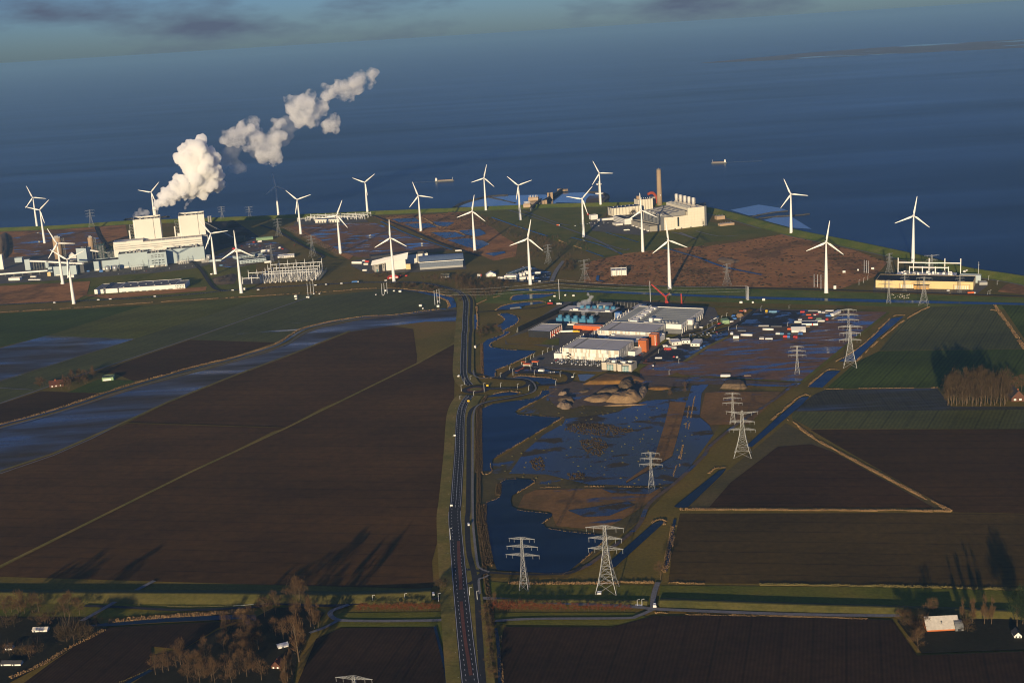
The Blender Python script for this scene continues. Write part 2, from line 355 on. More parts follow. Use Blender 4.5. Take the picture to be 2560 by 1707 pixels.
# sea dike with grassed slopes
prof = [(-34, 0.2), (-27, 1.2), (-3, 8.1), (0, 8.5), (3, 8.1), (27, 0.3), (38, -1.9)]
def dike(name, line, prof_, m):
    n = len(line); k = len(prof_); vs_ = []
    for o_, z in prof_: vs_ += [(p.x, p.y, z) for p in offs(line, o_)]
    fs = [(j * n + i, j * n + i + 1, (j + 1) * n + i + 1, (j + 1) * n + i) for j in range(k - 1) for i in range(n - 1)]
    me = bpy.data.meshes.new(name); me.from_pydata(vs_, [], fs); me.update()
    if me.polygons[0].normal.z < 0: me.flip_normals()
    me.materials.append(m); o = bpy.data.objects.new(name, me); col.objects.link(o); return o
tag(dike('sea_dike', crest, prof, m_dike), 'long green grassed sea dike along the whole shoreline', 'dike')
ribbon('path', [tuple(p) for p in offs(crest, -36)], 4.0, m_track, 0.34, sm=1)

# ---- northern industrial flats: heath, wet ground, greens
Z1, Z2, Z3 = 0.05, 0.45, 0.85
sheet('heath', S('z1', 0, 650, 900, 612, 1150, 590, 1180, 720, 1050, 760, 700, 900, 0, 960), m_heath, Z1)
sheet('wet_ground', S('z1', 110, 720, 330, 670, 860, 640, 960, 760, 900, 860, 420, 905, 130, 850), m_heathw, Z2)
sheet('grass', S('z1', 0, 1120, 1900, 960, 2352, 900, 2352, 1250, 1000, 1290, 0, 1340), m_green, Z1)
sheet('heath', S('z1', 0, 1160, 830, 1115, 800, 1230, 700, 1290, 0, 1330), m_heath, Z2)
sheet('heath', S('z1', 740, 1240, 1000, 1235, 1900, 1165, 1890, 1200, 1000, 1275), m_heath, Z2)
sheet('sand_pit', S('z1', 1950, 1085, 2170, 1045, 2155, 1140, 1985, 1150), m_earth, Z2)
sheet('yard', S('c1', 0, 1250, 0, 770, 2352, 620, 2352, 1080, 1500, 1150), m_gravel, Z2)
sheet('yard', S('c2', 0, 1260, 60, 880, 2200, 840, 2350, 1000, 1990, 1110, 1200, 1200), m_gravel, Z2)
sheet('coal_yard', S('c3', 60, 400, 640, 390, 1090, 680, 900, 760, 250, 960, -80, 1000, -250, 640), m_coal, Z2)
sheet('construction_yard', S('c3', 250, 1050, 760, 800, 1020, 720, 1420, 790, 1650, 940, 1480, 1080, 1180, 1150, 640, 1250, 180, 1230), m_mud2, Z3)
sheet('wet_heath', S('z2', 640, 600, 1380, 575, 2080, 830, 1900, 850, 1500, 860, 1350, 900, 1200, 890, 1090, 850), m_heathw, Z1)
sheet('heath', S('z2', 560, 620, 640, 600, 1090, 850, 1190, 880, 1150, 920, 1040, 860), m_heath, Z2)
sheet('gravel', S('z2', 640, 590, 700, 540, 1270, 520, 1330, 572, 800, 600), m_gravel, Z2)
sheet('heath', S('z2', 1360, 520, 2352, 480, 2352, 870, 2260, 850), m_heath, Z1)
sheet('heath', S('z3', 0, 530, 90, 545, 420, 700, 500, 770, 640, 850, 620, 960, 420, 1000, 0, 810), m_heath, Z1 + 0.03)
sheet('grass', S('z3', 160, 545, 560, 505, 1050, 500, 1500, 480, 1400, 640, 1900, 740, 2352, 690, 2352, 860, 1650, 930, 1430, 970, 860, 770, 400, 600), m_green, Z1)
sheet('heath', S('z3', 1250, 1020, 1650, 930, 2352, 860, 2450, 1240, 1250, 1210), m_heath, Z1)
sheet('heath', S('z4', 0, 620, 700, 510, 1200, 620, 1420, 700, 1330, 800, 1100, 880, 0, 860), m_heath, Z1)
sheet('grass', S('z4', 180, 420, 700, 490, 700, 505, 0, 590, 0, 480), m_green, Z2)
sheet('heath', S('z4', 2170, 900, 2230, 850, 2352, 840, 2450, 930), m_heath, Z1)
sheet('yard', S('d4', 240, 680, 300, 500, 420, 470, 1500, 420, 1850, 640, 1700, 750, 240, 740), m_gravel, Z2)
sheet('grass_strip', S('F', 1010, 690, 1180, 668, 1500, 656, 2352, 684, 2450, 690, 2450, 716, 2352, 712, 1500, 690, 1200, 700), m_dike, Z1)
sheet('yard', S('d5', 640, 380, 880, 290, 1180, 180, 1300, 200, 1560, 270, 1520, 400, 1250, 420, 780, 400), m_asphw, Z2)
sheet('yard', S('c5', 130, 480, 150, 380, 600, 330, 1200, 300, 1500, 250, 2200, 270, 2250, 540, 1200, 600, 420, 620), m_gravel, Z2)
sheet('yard', S('c6', -60, 1000, 130, 930, 520, 1000, 700, 1060, 1060, 1190, 900, 1240, 560, 1220, 0, 1160), m_gravel, Z3)
sheet('yard', S('c6', 300, 880, 860, 840, 1300, 700, 2100, 640, 2130, 1060, 1300, 1150, 1060, 1180, 680, 1060), m_gravel, Z2)
# ponds in the nature reserve
for q in ([1540, 545, 1760, 535, 1800, 570, 1600, 575], [1650, 590, 1880, 585, 1960, 620, 1760, 632], [1920, 570, 2120, 575, 2050, 615, 1960, 605],
          [1900, 670, 2120, 665, 2222, 705, 2030, 722], [2050, 738, 2240, 722, 2380, 745, 2440, 775, 2340, 822, 2240, 805], [2160, 655, 2330, 640, 2410, 680, 2330, 705, 2230, 690]):
    sheet('pond', S('z2', *q), m_pond, Z3)
for q in ([105, 725, 290, 710, 345, 745, 200, 770], [335, 935, 520, 915, 530, 930, 420, 960]):
    sheet('pond', S('z3', *q), m_pond, Z3)

# ---- western farmland
sheet('winter_crop_field', S('b4', -400, 250, 0, 220, 950, 165, 300, 365, -400, 540), m_crop1, Z1)
sheet('winter_crop_field', S('b4', 950, 165, 1420, 130, 1740, 108, 880, 385, 300, 365), m_crop2, Z1)
sheet('wet_field', S('b4', -300, 525, 300, 365, 880, 385, 0, 665, -300, 760), m_wets, Z1)
sheet('winter_crop_field', S('b4', 1740, 108, 2060, 95, 2010, 118, 510, 630, 270, 715, -100, 838, -300, 760, 0, 665, 880, 385), m_crop3, Z1)
sheet('winter_crop_field', S('b4', 2030, 110, 2352, 78, 2500, 70) + S('c5', 250, 915, 900, 905, 1300, 940, 1640, 985, 1740, 1060, 1890, 1130, 1925, 1200, 1870, 1255, 1300, 1330, 900, 1380, 0, 1445) + S('b4', 2200, 262, 2080, 288, 1960, 330, 1880, 380, 1800, 407, 1240, 390), m_crop3, Z1)
sheet('ploughed_field', S('b4', 1240, 391, 1800, 408, 1450, 525, 1050, 630, 870, 660, 750, 610, 620, 605), m_soil2, Z1)
sheet('farm_lawn', S('b4', 440, 735, 640, 650, 860, 658, 895, 672, 660, 738), m_crop1, Z2)
sheet('ploughed_field', S('b4', -100, 842, 270, 725, 650, 740, 540, 785, 0, 945, -100, 970), m_soil2, Z1)
sheet('wet_field', S('b4', -300, 1055, 0, 968, 480, 838, 930, 695, 1480, 550, 1750, 473, 1900, 413, 2000, 348, 2100, 312, 2352, 262) + S('c5', 1500, 1330, 2040, 1275, 2090, 1310, 2105, 1500, 1500, 1500) + S('b4', 2280, 338, 1900, 490, 1500, 640, 1100, 800, 830, 925, 350, 1140, 0, 1258, -300, 1370), m_wets, Z1)
sheet('ploughed_field', S('b4', 2285, 340, 2560, 300, 2700, 320, 2725, 500, 2720, 560, 2352, 733, 2100, 838, 1870, 961, 830, 933, 1100, 802, 1500, 642, 1900, 492), m_soil, Z1)
sheet('ploughed_field', S('b4', 828, 937, 1868, 967, 1780, 990, 1150, 1307) + S('F', 0, 1299, -150, 1360, -150, 1130, 0, 1086), m_soil, Z1)
sheet('ploughed_field', S('F', 0, 1305, 438, 1085, 655, 985, 960, 835, 1045, 790, 1042, 985, 1022, 1180, 992, 1290, 996, 1345, 990, 1352, 600, 1342, 0, 1324, -20, 1322), m_soil, Z1)
ribbon('track', S('b4', -100, 845, 0, 808, 270, 715, 510, 630, 1240, 386, 2010, 118), 4.5, m_track, Z3, sm=1)
ribbon('ditch', S('b4', -80, 990, 0, 955, 300, 875, 560, 795, 700, 745, 900, 685, 1100, 628, 1300, 575, 1480, 530, 1700, 467, 1840, 415, 1910, 370, 1980, 330, 2080, 298, 2200, 273, 2352, 252) + S('c5', 400, 1420, 900, 1395, 1400, 1330, 1880, 1268), 7.0, m_pond, Z3)
ribbon('path', S('b4', -80, 1000, 0, 965, 300, 885, 560, 805, 700, 755, 900, 695, 1100, 638, 1300, 584, 1480, 540, 1700, 476, 1850, 425, 1920, 380, 1990, 340, 2090, 308, 2200, 282, 2352, 260) + S('c5', 400, 1435, 900, 1405, 1400, 1342, 1900, 1280, 2050, 1255), 3.5, m_track, Z3 + 0.04, off=-5)
sheet('canal', S('c5', 1660, 975, 1900, 1040, 2000, 1050, 2060, 1180, 2060, 1240, 1900, 1270, 1935, 1200, 1890, 1120, 1740, 1055, 1300, 950, 900, 915, 500, 915, 900, 905, 1300, 930), m_pond, Z2)
ribbon('track', S('b4', 800, 938, 600, 1038, 350, 1148, 0, 1268), 3.0, m_track, Z3, sm=1)
ribbon('track', S('b4', 0, 708, 215, 720), 3.0, m_track, Z3, sm=1)
ribbon('track', S('b4', 830, 934, 1300, 948, 1868, 966), 3.0, m_soilg, Z3, sm=1)
ribbon('grass_strip', S('F', -100, 1350, 0, 1302, 438, 1085, 655, 985, 960, 835, 1045, 788), 5.0, m_verge, Z3, sm=1)
ribbon('grass_strip', S('b4', 2285, 335, 1900, 488, 1500, 638, 1100, 798, 830, 923, 350, 1136, 0, 1252), 5.0, m_verge, Z3, sm=1)
ribbon('grass_strip', S('b4', 300, 372, 880, 390, 0, 662), 3.0, m_verge, Z3, sm=1)

# ---- eastern farmland
sheet('winter_crop_field', S('b5', 1470, 150, 1625, 72, 2060, 58, 2240, 290, 2290, 345, 1300, 357), m_crop3, Z1)
sheet('winter_crop_field', S('b5', 2100, 60, 2500, 75, 2500, 560, 2400, 500), m_crop1, Z1)
sheet('winter_crop_field', S('b5', 1300, 360, 2450, 345, 2450, 640, 1700, 598, 950, 606, 1150, 432), m_crop1, Z1 + 0.03)
sheet('wet_field', S('b5', 880, 640, 950, 612, 1680, 602, 1770, 722, 2450, 722, 2450, 747, 740, 752), m_wetf, Z1)
sheet('winter_crop_field', S('b5', 738, 756, 2450, 740, 2450, 868, 860, 868, 730, 800), m_crop3, Z1)
sheet('ploughed_field', S('b5', 850, 872, 2450, 868, 2500, 1425, 1790, 1412, 1000, 960), m_soil2, Z1)
sheet('field_margin', S('b5', 690, 830, 1000, 990, 1745, 1398, 0, 1392, 60, 1370, 300, 1150), m_marsh, Z1)
sheet('ploughed_field', S('b5', 640, 985, 860, 970, 1000, 1020, 1400, 1240, 1660, 1385, 190, 1380, 330, 1220), m_soil3, Z2)
sheet('ploughed_field', S('b5', 0, 1420, 1790, 1416, 2500, 1428) + S('F', 2450, 1350, 1900, 1342, 1535, 1338, 1545, 1260), m_soilg, Z1)
# marsh, meadow and flooded land between the canals
sheet('marsh', S('z7', 240, 900, 420, 780, 1060, 400, 1000, 380, 640, 340, 880, 200, 1000, 120, 1400, 20, 2352, 20, 2700, -60, 2600, 200, 2480, 480, 2180, 900, 1740, 1340, 1400, 1600, 1100, 1850, 300, 1850, 240, 1200), m_marsh, Z1)
sheet('flooded_land', S('z7', 560, 900, 700, 700, 880, 540, 1060, 440, 1080, 395, 1300, 370, 1560, 330, 1700, 270, 1840, 225, 2050, 215, 2200, 225, 2240, 85, 2400, 75, 2330, 160, 2310, 380, 2400, 450, 2440, 540, 2250, 800, 2100, 980, 1950, 1010, 1300, 1000, 900, 905), m_flood, Z2)
sheet('rough_meadow', S('z7', 700, 1090, 820, 1045, 1950, 1030, 1960, 1080, 1700, 1260, 1420, 1420, 1000, 1380, 940, 1250, 640, 1210), m_rough, Z2)
sheet('flooded_land', S('z7', 1400, 1035, 1940, 1035, 1850, 1090, 1500, 1080), m_flood, Z3)
sheet('flooded_land', S('z7', 1100, 1240, 1300, 1215, 1650, 1160, 1720, 1190, 1480, 1290, 1250, 1300), m_flood, Z3)
sheet('marsh', S('z7', 2040, 240, 2190, 245, 2120, 520, 2060, 740, 1960, 800, 1640, 985, 1635, 970, 1880, 800, 1990, 450), m_rough, Z3)
sheet('marsh', S('z6', 600, 895, 760, 880, 1300, 885, 1180, 1010, 1000, 1180, 640, 1190, 550, 1110), m_rough, Z3)
# ponds, canals
sheet('pond', S('d5', 890, 720, 920, 670, 1000, 645, 1240, 635, 1500, 630, 1600, 620, 1570, 650, 1400, 690, 1150, 715, 960, 735), m_pond, Z3)
sheet('pond', S('d5', 650, 885, 750, 830, 900, 795, 1150, 765, 1380, 755, 1450, 770, 1250, 800, 1080, 830, 950, 880), m_pond, Z3)
POND_S = S('z5', 310, 245, 390, 235, 470, 255, 505, 290, 480, 330, 400, 375, 358, 398, 425, 408, 380, 440, 250, 510, 255, 548, 400, 570, 550, 578, 665, 585, 560, 645, 380, 725, 295, 758, 282, 822, 190, 825, 172, 740, 165, 600, 172, 515, 210, 480, 365, 425, 335, 372, 300, 355, 350, 330, 375, 295, 345, 262)
sheet('pond', POND_S, m_pond, Z3)
sheet('pond', S('z5', 440, 830, 520, 815, 640, 825, 790, 835, 845, 850, 845, 880, 715, 893, 670, 865, 580, 850), m_pond, Z3)
sheet('pond', S('z5', 1045, 800, 1130, 795, 1210, 802, 1110, 860, 1065, 858), m_shallow, Z3)
sheet('pond', S('z5', 195, 1008, 300, 975, 420, 960, 505, 968, 480, 985, 330, 1000), m_pond, Z3)
POND_L = S('z7', 300, 310, 400, 265, 560, 240, 780, 210, 850, 170, 865, 140, 1000, 125, 880, 195, 640, 315, 615, 335, 650, 358, 850, 375, 1025, 385, 1035, 395, 700, 595, 410, 770, 402, 880, 305, 880, 297, 600)
sheet('pond', POND_L, m_pond, Z3)
POND_B = S('z7', 480, 985, 530, 955, 640, 950, 760, 955, 795, 970, 760, 1005, 590, 1105, 575, 1150, 590, 1205, 650, 1235, 850, 1260, 955, 1270, 955, 1295, 870, 1355) + S('z8', 900, 75, 1100, 110, 1300, 130, 1445, 150, 1400, 225, 1230, 380, 1090, 490, 920, 497, 450, 465, 390, 300, 335, 0) + S('z7', 335, 1180, 475, 1115)
sheet('pond', POND_B, m_pond, Z3)
sheet('canal', S('z8', 1880, 40, 1960, 10, 1988, 28, 1540, 435, 1480, 452, 1500, 375), m_pond, Z3)
sheet('canal', S('F', 1548, 1165, 1650, 1083, 1668, 1078, 1658, 1092, 1580, 1166, 1560, 1168), m_pond, Z3)
sheet('canal', S('b5', 430, 985, 600, 830, 790, 665, 845, 662, 800, 710, 470, 990), m_pond, Z3)
sheet('canal', S('b5', 835, 598, 960, 495, 1050, 492, 990, 545, 930, 602), m_pond, Z3)
sheet('canal', S('b5', 1035, 432, 1120, 380, 1250, 280, 1380, 150, 1460, 137, 1400, 190, 1290, 280, 1140, 432), m_pond, Z3)
sheet('canal', S('d5', 840, 575, 1000, 548, 1250, 545, 1700, 560, 2352, 577) + S('z4', 450, 936, 1400, 958, 2352, 982, 2600, 990, 2600, 1006, 2352, 996, 1400, 978, 450, 952) + S('d5', 2352, 607, 1700, 585, 1300, 578, 1000, 570), m_pond, Z3)
sheet('pond', S('d5', 300, 960, 350, 965, 345, 1200, 300, 1200), m_pond, Z3)

# ---- data centre grounds and building land
sheet('site', S('z5', 380, 470, 520, 400, 900, 130, 1600, 120, 2300, 180, 2352, 290, 2100, 400, 1620, 700, 1300, 770, 750, 735, 470, 740, 640, 640, 850, 560, 640, 525, 380, 520), m_gravel, Z2)
sheet('lawn', S('z5', 380, 470, 600, 400, 790, 450, 740, 520, 640, 525, 400, 515), m_ground, Z3)
sheet('lawn', S('z5', 760, 480, 880, 460, 870, 530, 700, 520), m_green, Z3)
sheet('lawn', S('z5', 1870, 430, 2020, 430, 1900, 480, 1800, 560, 1760, 530), m_green, Z3)
sheet('lawn', S('z5', 1520, 770, 1600, 700, 1690, 705, 1590, 770), m_green, Z3)
sheet('wet_building_land', S('z6', 740, 400, 830, 380, 1380, 405, 1510, 345, 1880, 140, 2290, 150, 1490, 795, 1200, 780, 400, 735, 330, 700, 520, 540), m_mud, Z2)
sheet('wet_building_land', S('z6', 0, 600, 200, 600, 400, 600, 520, 545, 330, 705, 130, 790, 0, 760), m_mud, Z1 + 0.04)
sheet('yard', S('z6', 830, 250, 1010, 150, 1100, 120, 1540, 125, 1880, 130, 1730, 230, 1550, 335, 1400, 400, 1000, 395, 800, 360), m_mud2, Z3)
sheet('storage_yard', S('z6', 900, 250, 1040, 160, 1110, 135, 1530, 140, 1400, 250, 1340, 285, 880, 280), m_asphw, Z3 + 0.06)
sheet('yard', S('d2', 1000, 1100, 1250, 920, 1600, 760, 1960, 800, 2100, 700, 2352, 620, 2352, 740, 2000, 930, 1560, 1210, 760, 1210), m_asphw, Z3)
sheet('churned_earth', S('d7', 200, 290, 520, 200, 700, 230, 1700, 130, 2300, 160, 2352, 300, 1720, 290, 1640, 480, 1000, 600, 720, 590, 560, 640, 300, 600, 200, 480), m_mud2, Z3)
sheet('churned_earth', S('z6', 200, 800, 480, 740, 1200, 790, 1480, 800, 1440, 840, 480, 810, 0, 830), m_mud2, Z2 + 0.03)
for q in ([520, 545, 800, 560, 1260, 590, 1700, 610],): ribbon('track', S('z6', *q), 4, m_rough, Z3, sm=1)
ribbon('track', S('z6', 1380, 435, 1900, 450), 4, m_rough, Z3, sm=1)
ribbon('track', S('d2', 1560, 1210, 2000, 930, 2352, 760), 7, m_verge, Z3 + .04, sm=1)
ribbon('ditch', S('z6', 2290, 150, 1920, 440, 1490, 795), 6, m_green, Z3 + .06, sm=1)
ribbon('ditch', S('z6', 400, 735, 1200, 780, 1480, 795), 4, m_green, Z3 + .06, sm=1)
ribbon('ditch', S('z6', 660, 105, 1500, 125, 2290, 145), 7, m_green, Z3 + .06, sm=1)
# ================================================================ roads
ZR = 1.4
MAIN = S('s', 1182, 1760, 1176, 1707, 1165, 1611, 1157, 1532, 1150, 1460, 1143, 1380) + S('z7', 62, 1300, 75, 1150, 88, 950, 105, 700, 112, 450, 125, 330, 160, 240, 205, 185)
UP = S('d6', 260, 920, 190, 840, 150, 740, 135, 600, 140, 400, 148, 200, 150, 0) + S('d5', 148, 1200, 148, 1080, 158, 900, 160, 760, 120, 660, 40, 590) + S('c5', 2100, 960, 1900, 890, 1600, 825, 1300, 790, 900, 790, 500, 790, 0, 800) + S('c4', 2352, 655, 1700, 685, 1200, 715, 700, 745, 0, 800) + S('z1', 1800, 1235, 1400, 1265, 900, 1292, 0, 1335, -400, 1355)
main_pts = [G(p) for p in MAIN]; main_pts = smooth_line(main_pts, 4)
up_pts = smooth_line([G(p) for p in UP], 4)
def tapered(name, pts, w0, w1, m, z, off=0.0):
    n = len(pts); l, r = [], []; z = lay(z)
    for i in range(n):
        w = w0 + (w1 - w0) * i / (n - 1); l.append(offs(pts, off + w / 2)[i]); r.append(offs(pts, off - w / 2)[i])
    me = bpy.data.meshes.new(name); me.from_pydata([(p.x, p.y, z) for p in l] + [(p.x, p.y, z) for p in r], [], [(n + i, n + i + 1, i + 1, i) for i in range(n - 1)])
    me.update(); me.materials.append(m); o = bpy.data.objects.new(name, me); col.objects.link(o); o['kind'] = 'structure'; return o
def t3(pts): return [tuple(p) for p in pts]
ribbon('verge', t3(main_pts), 40, m_verge, ZR - 0.1, sm=1)
ribbon('verge', t3(up_pts[:len(up_pts) // 2 - 6]), 34, m_verge, ZR - 0.1, sm=1)
tapered('road', main_pts, 15.5, 12.0, m_asph, ZR)
ribbon('road', t3(up_pts), 10.5, m_asph, ZR + 0.01, sm=1)
def at_arc(pts, s0, s1):
    acc = 0; out = []
    for a, b in zip(pts, pts[1:]):
        if s0 <= acc <= s1: out.append(a)
        acc += (b - a).length
    return out
L_main = sum((b - a).length for a, b in zip(main_pts, main_pts[1:]))
# red brick medians with kerbs in the turning-lane stretches
ZR2 = ZR + 0.3
def median(p_a, w_, name='median'):
    l, r = offs(p_a, w_ / 2), offs(p_a, -w_ / 2); n = len(p_a)
    mb = MB(); vs_ = []
    for z in (ZR, ZR2 + 0.14): vs_ += [(p.x, p.y, z) for p in l] + [(p.x, p.y, z) for p in r]
    fs = [(3 * n + i, 3 * n + i + 1, 2 * n + i + 1, 2 * n + i) for i in range(n - 1)] + [(i, i + 1, 2 * n + i + 1, 2 * n + i) for i in range(n - 1)] + [(n + i + 1, n + i, 3 * n + i, 3 * n + i + 1) for i in range(n - 1)]
    mb.add(vs_, fs); return mb.build(name, m_brick, kind='structure')
med1 = [G(p) for p in S('z8', 98, 205, 103, 400, 115, 520, 118, 650)]
med2 = [G(p) for p in S('z8', 122, 760, 140, 960, 165, 1150, 190, 1300, 212, 1440)]
median(smooth_line(med1, 3), 3.4); median(smooth_line(med2, 3), 3.0)
# painted lines: edge lines, lane dashes
def line(pts, off, w=0.35): ribbon('road_marking', t3(offs(pts, off)), w, m_white, ZR + 0.05, sm=1)
def dashes(pts, off, on, gap, w=0.35, name='lane_dash'):
    p = resample(offs(pts, off), 1.0); mb = MB(); i = 0; zz = lay(ZR + .05)
    while i + on < len(p):
        a, b = p[int(i)], p[int(i + on)]; t = (b - a).normalized(); nrm = Vector((-t.y, t.x, 0)) * w / 2
        mb.add([(a + nrm) + Vector((0, 0, zz)), (a - nrm) + Vector((0, 0, zz)), (b - nrm) + Vector((0, 0, zz)), (b + nrm) + Vector((0, 0, zz))], [(0, 1, 2, 3)])
        i += on + gap
    o = mb.build(name, m_white, kind='structure'); return o
k = len(main_pts)
line(main_pts[k // 2:], 5.4); line(main_pts[k // 2:], -5.4); line(main_pts[:k // 2], 6.6); line(main_pts[:k // 2], -6.6)
dashes(main_pts, 3.4, 3, 6); dashes(main_pts, -3.4, 3, 6)
dashes(main_pts[k // 2:], 0.0, 9, 3)
line(up_pts, 4.7); line(up_pts, -4.7); dashes(up_pts, 0.0, 6, 6)
ribbon('road_marking', S('d6', 148, 240, 140, 400, 130, 600, 150, 760, 200, 850), 1.0, m_path, ZR + 0.05)
ribbon('road_marking', S('d6', 95, 1470, 110, 1320, 170, 1190, 240, 1110), 1.2, m_path, ZR + 0.05)
# parallel service road and cycle path along the main road
SERV = S('s', 1212, 1760, 1205, 1680, 1197, 1560, 1193, 1490, 1184, 1430, 1172, 1380, 1168, 1300) + S('z7', 185, 1250, 190, 900, 190, 500, 195, 380, 225, 310, 300, 270, 430, 235, 600, 210, 740, 170, 770, 130, 750, 75, 690, 45, 540, 38, 420, 25, 330, 0) + S('d6', 270, 700, 250, 560, 255, 300, 262, 0) + S('d5', 248, 1230, 240, 1060, 255, 850, 250, 720, 190, 640)
ribbon('service_road', SERV, 5.5, m_asph, ZR - 0.04)
ribbon('cycle_path', S('z8', 295, 690, 285, 560, 330, 540, 375, 515) , 2.4, m_path, ZR - 0.02)
ribbon('cycle_path', S('z8', 380, 488, 300, 455, 270, 400, 240, 150, 230, 0) + S('z7', 226, 1000, 228, 600, 232, 380, 262, 290, 340, 250, 470, 222, 620, 195, 760, 165, 805, 130, 795, 85, 760, 50, 690, 30, 540, 22, 430, 15) + S('d6', 480, 790, 340, 740, 320, 640), 2.6, m_path, ZR - 0.02)
ribbon('junction', S('z8', 140, 460, 240, 470, 370, 490, 700, 508, 1100, 500, 1220, 440), 4.5, m_asph, ZR - 0.05)
ribbon('junction', S('z8', 190, 600, 260, 560, 300, 510, 370, 490), 5, m_asph, ZR - 0.03)
ribbon('farm_track', S('z8', 1090, 500, 1260, 440, 1500, 270, 1750, 60) + S('z7', 1850, 1180, 2100, 980, 2352, 740) + S('z6', 640, 1390, 900, 1180, 1250, 950, 1430, 800), 5, m_mud2, ZR - 0.06)
# roundabout
rc = G(S('d6', 365, 1000)[0])
def disc(name, c, r0, r1, m, z, n=40, kind='structure'):
    z = lay(z)
    vs_ = [(c.x + r * math.cos(2 * math.pi * i / n), c.y + r * math.sin(2 * math.pi * i / n), z) for r in (r0, r1) for i in range(n)]
    fs = [(i, n + i, n + (i + 1) % n, (i + 1) % n) for i in range(n)] if r0 > 0 else [tuple(range(n, 2 * n))]
    me = bpy.data.meshes.new(name); me.from_pydata(vs_, [], fs); me.update()
    if me.polygons[0].normal.z < 0: me.flip_normals()
    me.materials.append(m); o = bpy.data.objects.new(name, me); col.objects.link(o); o['kind'] = kind; return o
disc('roundabout', rc, 0, 21, m_asph, ZR + 0.04)
disc('roundabout_apron', rc, 0, 13.5, m_brick, ZR + 0.14)
disc('roundabout_island', rc, 0, 9.5, m_verge, ZR + 0.30)
ribbon('road', S('d6', 450, 985, 700, 985, 1000, 975, 1200, 960, 1330, 900, 1330, 850), 9, m_asph, ZR + 0.02)
ribbon('road_marking', S('d6', 560, 988, 800, 975, 1010, 965), 1.4, m_path, ZR + 0.07)
ribbon('road', S('d6', 820, 800, 900, 720, 1040, 640, 1240, 590, 1500, 560), 12, m_asph, ZR - 0.01)
ribbon('road', S('d6', 1050, 660, 1400, 680, 1900, 690, 2080, 740, 2090, 830, 1950, 890, 1470, 925), 9, m_asph, ZR - 0.01)
sheet('car_park', S('d6', 1080, 640, 1420, 600, 1700, 640, 1960, 690, 1950, 720, 1080, 700), m_asphw, ZR - 0.08)
# road east along the canal and its branches
ribbon('road', S('d5', 700, 410, 1000, 430, 1600, 452, 2352, 482) + S('z4', 450, 880, 1100, 895, 2352, 938, 2600, 950), 8, m_asph, ZR)
ribbon('road_marking', S('d5', 850, 433, 1600, 460, 2352, 490), 0.8, m_path, ZR + 0.05)
ribbon('road', S('d5', 1560, 430, 1640, 250, 1760, 90), 9, m_path, ZR - 0.02)
ribbon('road', S('d5', 340, 925, 640, 912, 900, 885, 1300, 860, 1500, 815, 1750, 790), 5, m_asph, ZR - 0.02)
ribbon('road', S('c2', 1900, 960, 2080, 1150, 2250, 1400, 2352, 1500) + S('c4', 0, 790, 60, 800), 9, m_asph, ZR - 0.02)
ribbon('road', S('c1', 1760, 200, 1830, 380, 1960, 560, 2050, 700), 9, m_asph, ZR - 0.03)
ribbon('road', S('c3', 1100, 470, 1400, 570, 1800, 800, 2200, 1000, 2260, 1060, 2150, 1110), 9, m_asph, ZR - 0.03)
ribbon('ditch', S('c3', 1480, 540, 1800, 740, 2352, 1020) + S('z2', 1000, 900, 1050, 905), 10, m_crop1, ZR - 0.06)
ribbon('road', S('z2', 1380, 515, 1700, 640, 2000, 770, 2352, 890), 9, m_asph, ZR - 0.03)
ribbon('ditch', S('z2', 1440, 570, 1700, 690, 2100, 830), 5, m_pond, ZR - 0.06)
ribbon('road', S('z3', 560, 540, 800, 610, 1190, 745, 1400, 830, 1560, 930), 6, m_track, ZR - 0.03)
ribbon('road', S('z3', 690, 545, 1000, 655, 1120, 680), 5, m_track, ZR - 0.03)
ribbon('road', S('z3', 1260, 790, 1600, 900, 1660, 895), 5, m_track, ZR - 0.03)
ribbon('ditch', S('z3', 400, 605, 640, 690, 910, 778), 6, m_pond, ZR - 0.06)
ribbon('ditch', S('z3', 1130, 790, 1400, 860, 1600, 945), 5, m_pond, ZR - 0.06)
ribbon('ditch', S('z3', 1450, 745, 1750, 835), 4, m_pond, ZR - 0.06)
ribbon('ditch', S('z3', 1980, 885, 2352, 990) + S('z4', 150, 680, 300, 735, 560, 790), 8, m_pond, ZR - 0.06)
ribbon('ditch', S('z3', 1265, 910, 1430, 968), 4, m_pond, ZR - 0.06)
ribbon('ditch', S('z3', 1380, 1140, 1375, 1185, 1430, 1195), 6, m_pond, ZR - 0.06)
ribbon('path', S('z4', 0, 500, 110, 545), 6, m_path, ZR - 0.03)
ribbon('path', S('z4', 110, 490, 260, 525, 400, 520), 4, m_path, ZR - 0.03)
ribbon('path', S('c6', 1460, 1190, 1600, 1220, 1900, 1310), 6, m_path, ZR - 0.03)
ribbon('road', S('d2', 760, 1200, 1100, 960, 1500, 720, 2000, 620, 2352, 480) + S('d3', 300, 400, 560, 230, 660, 225, 680, 260, 380, 490, 0, 590) , 7, m_asph, ZR - 0.06)
ribbon('road', S('d2', 1640, 730, 1900, 670, 2120, 540), 4, m_path, ZR - 0.04)
ribbon('road', S('z5', 640, 735, 900, 755, 1270, 775), 5, m_track, ZR - 0.04)

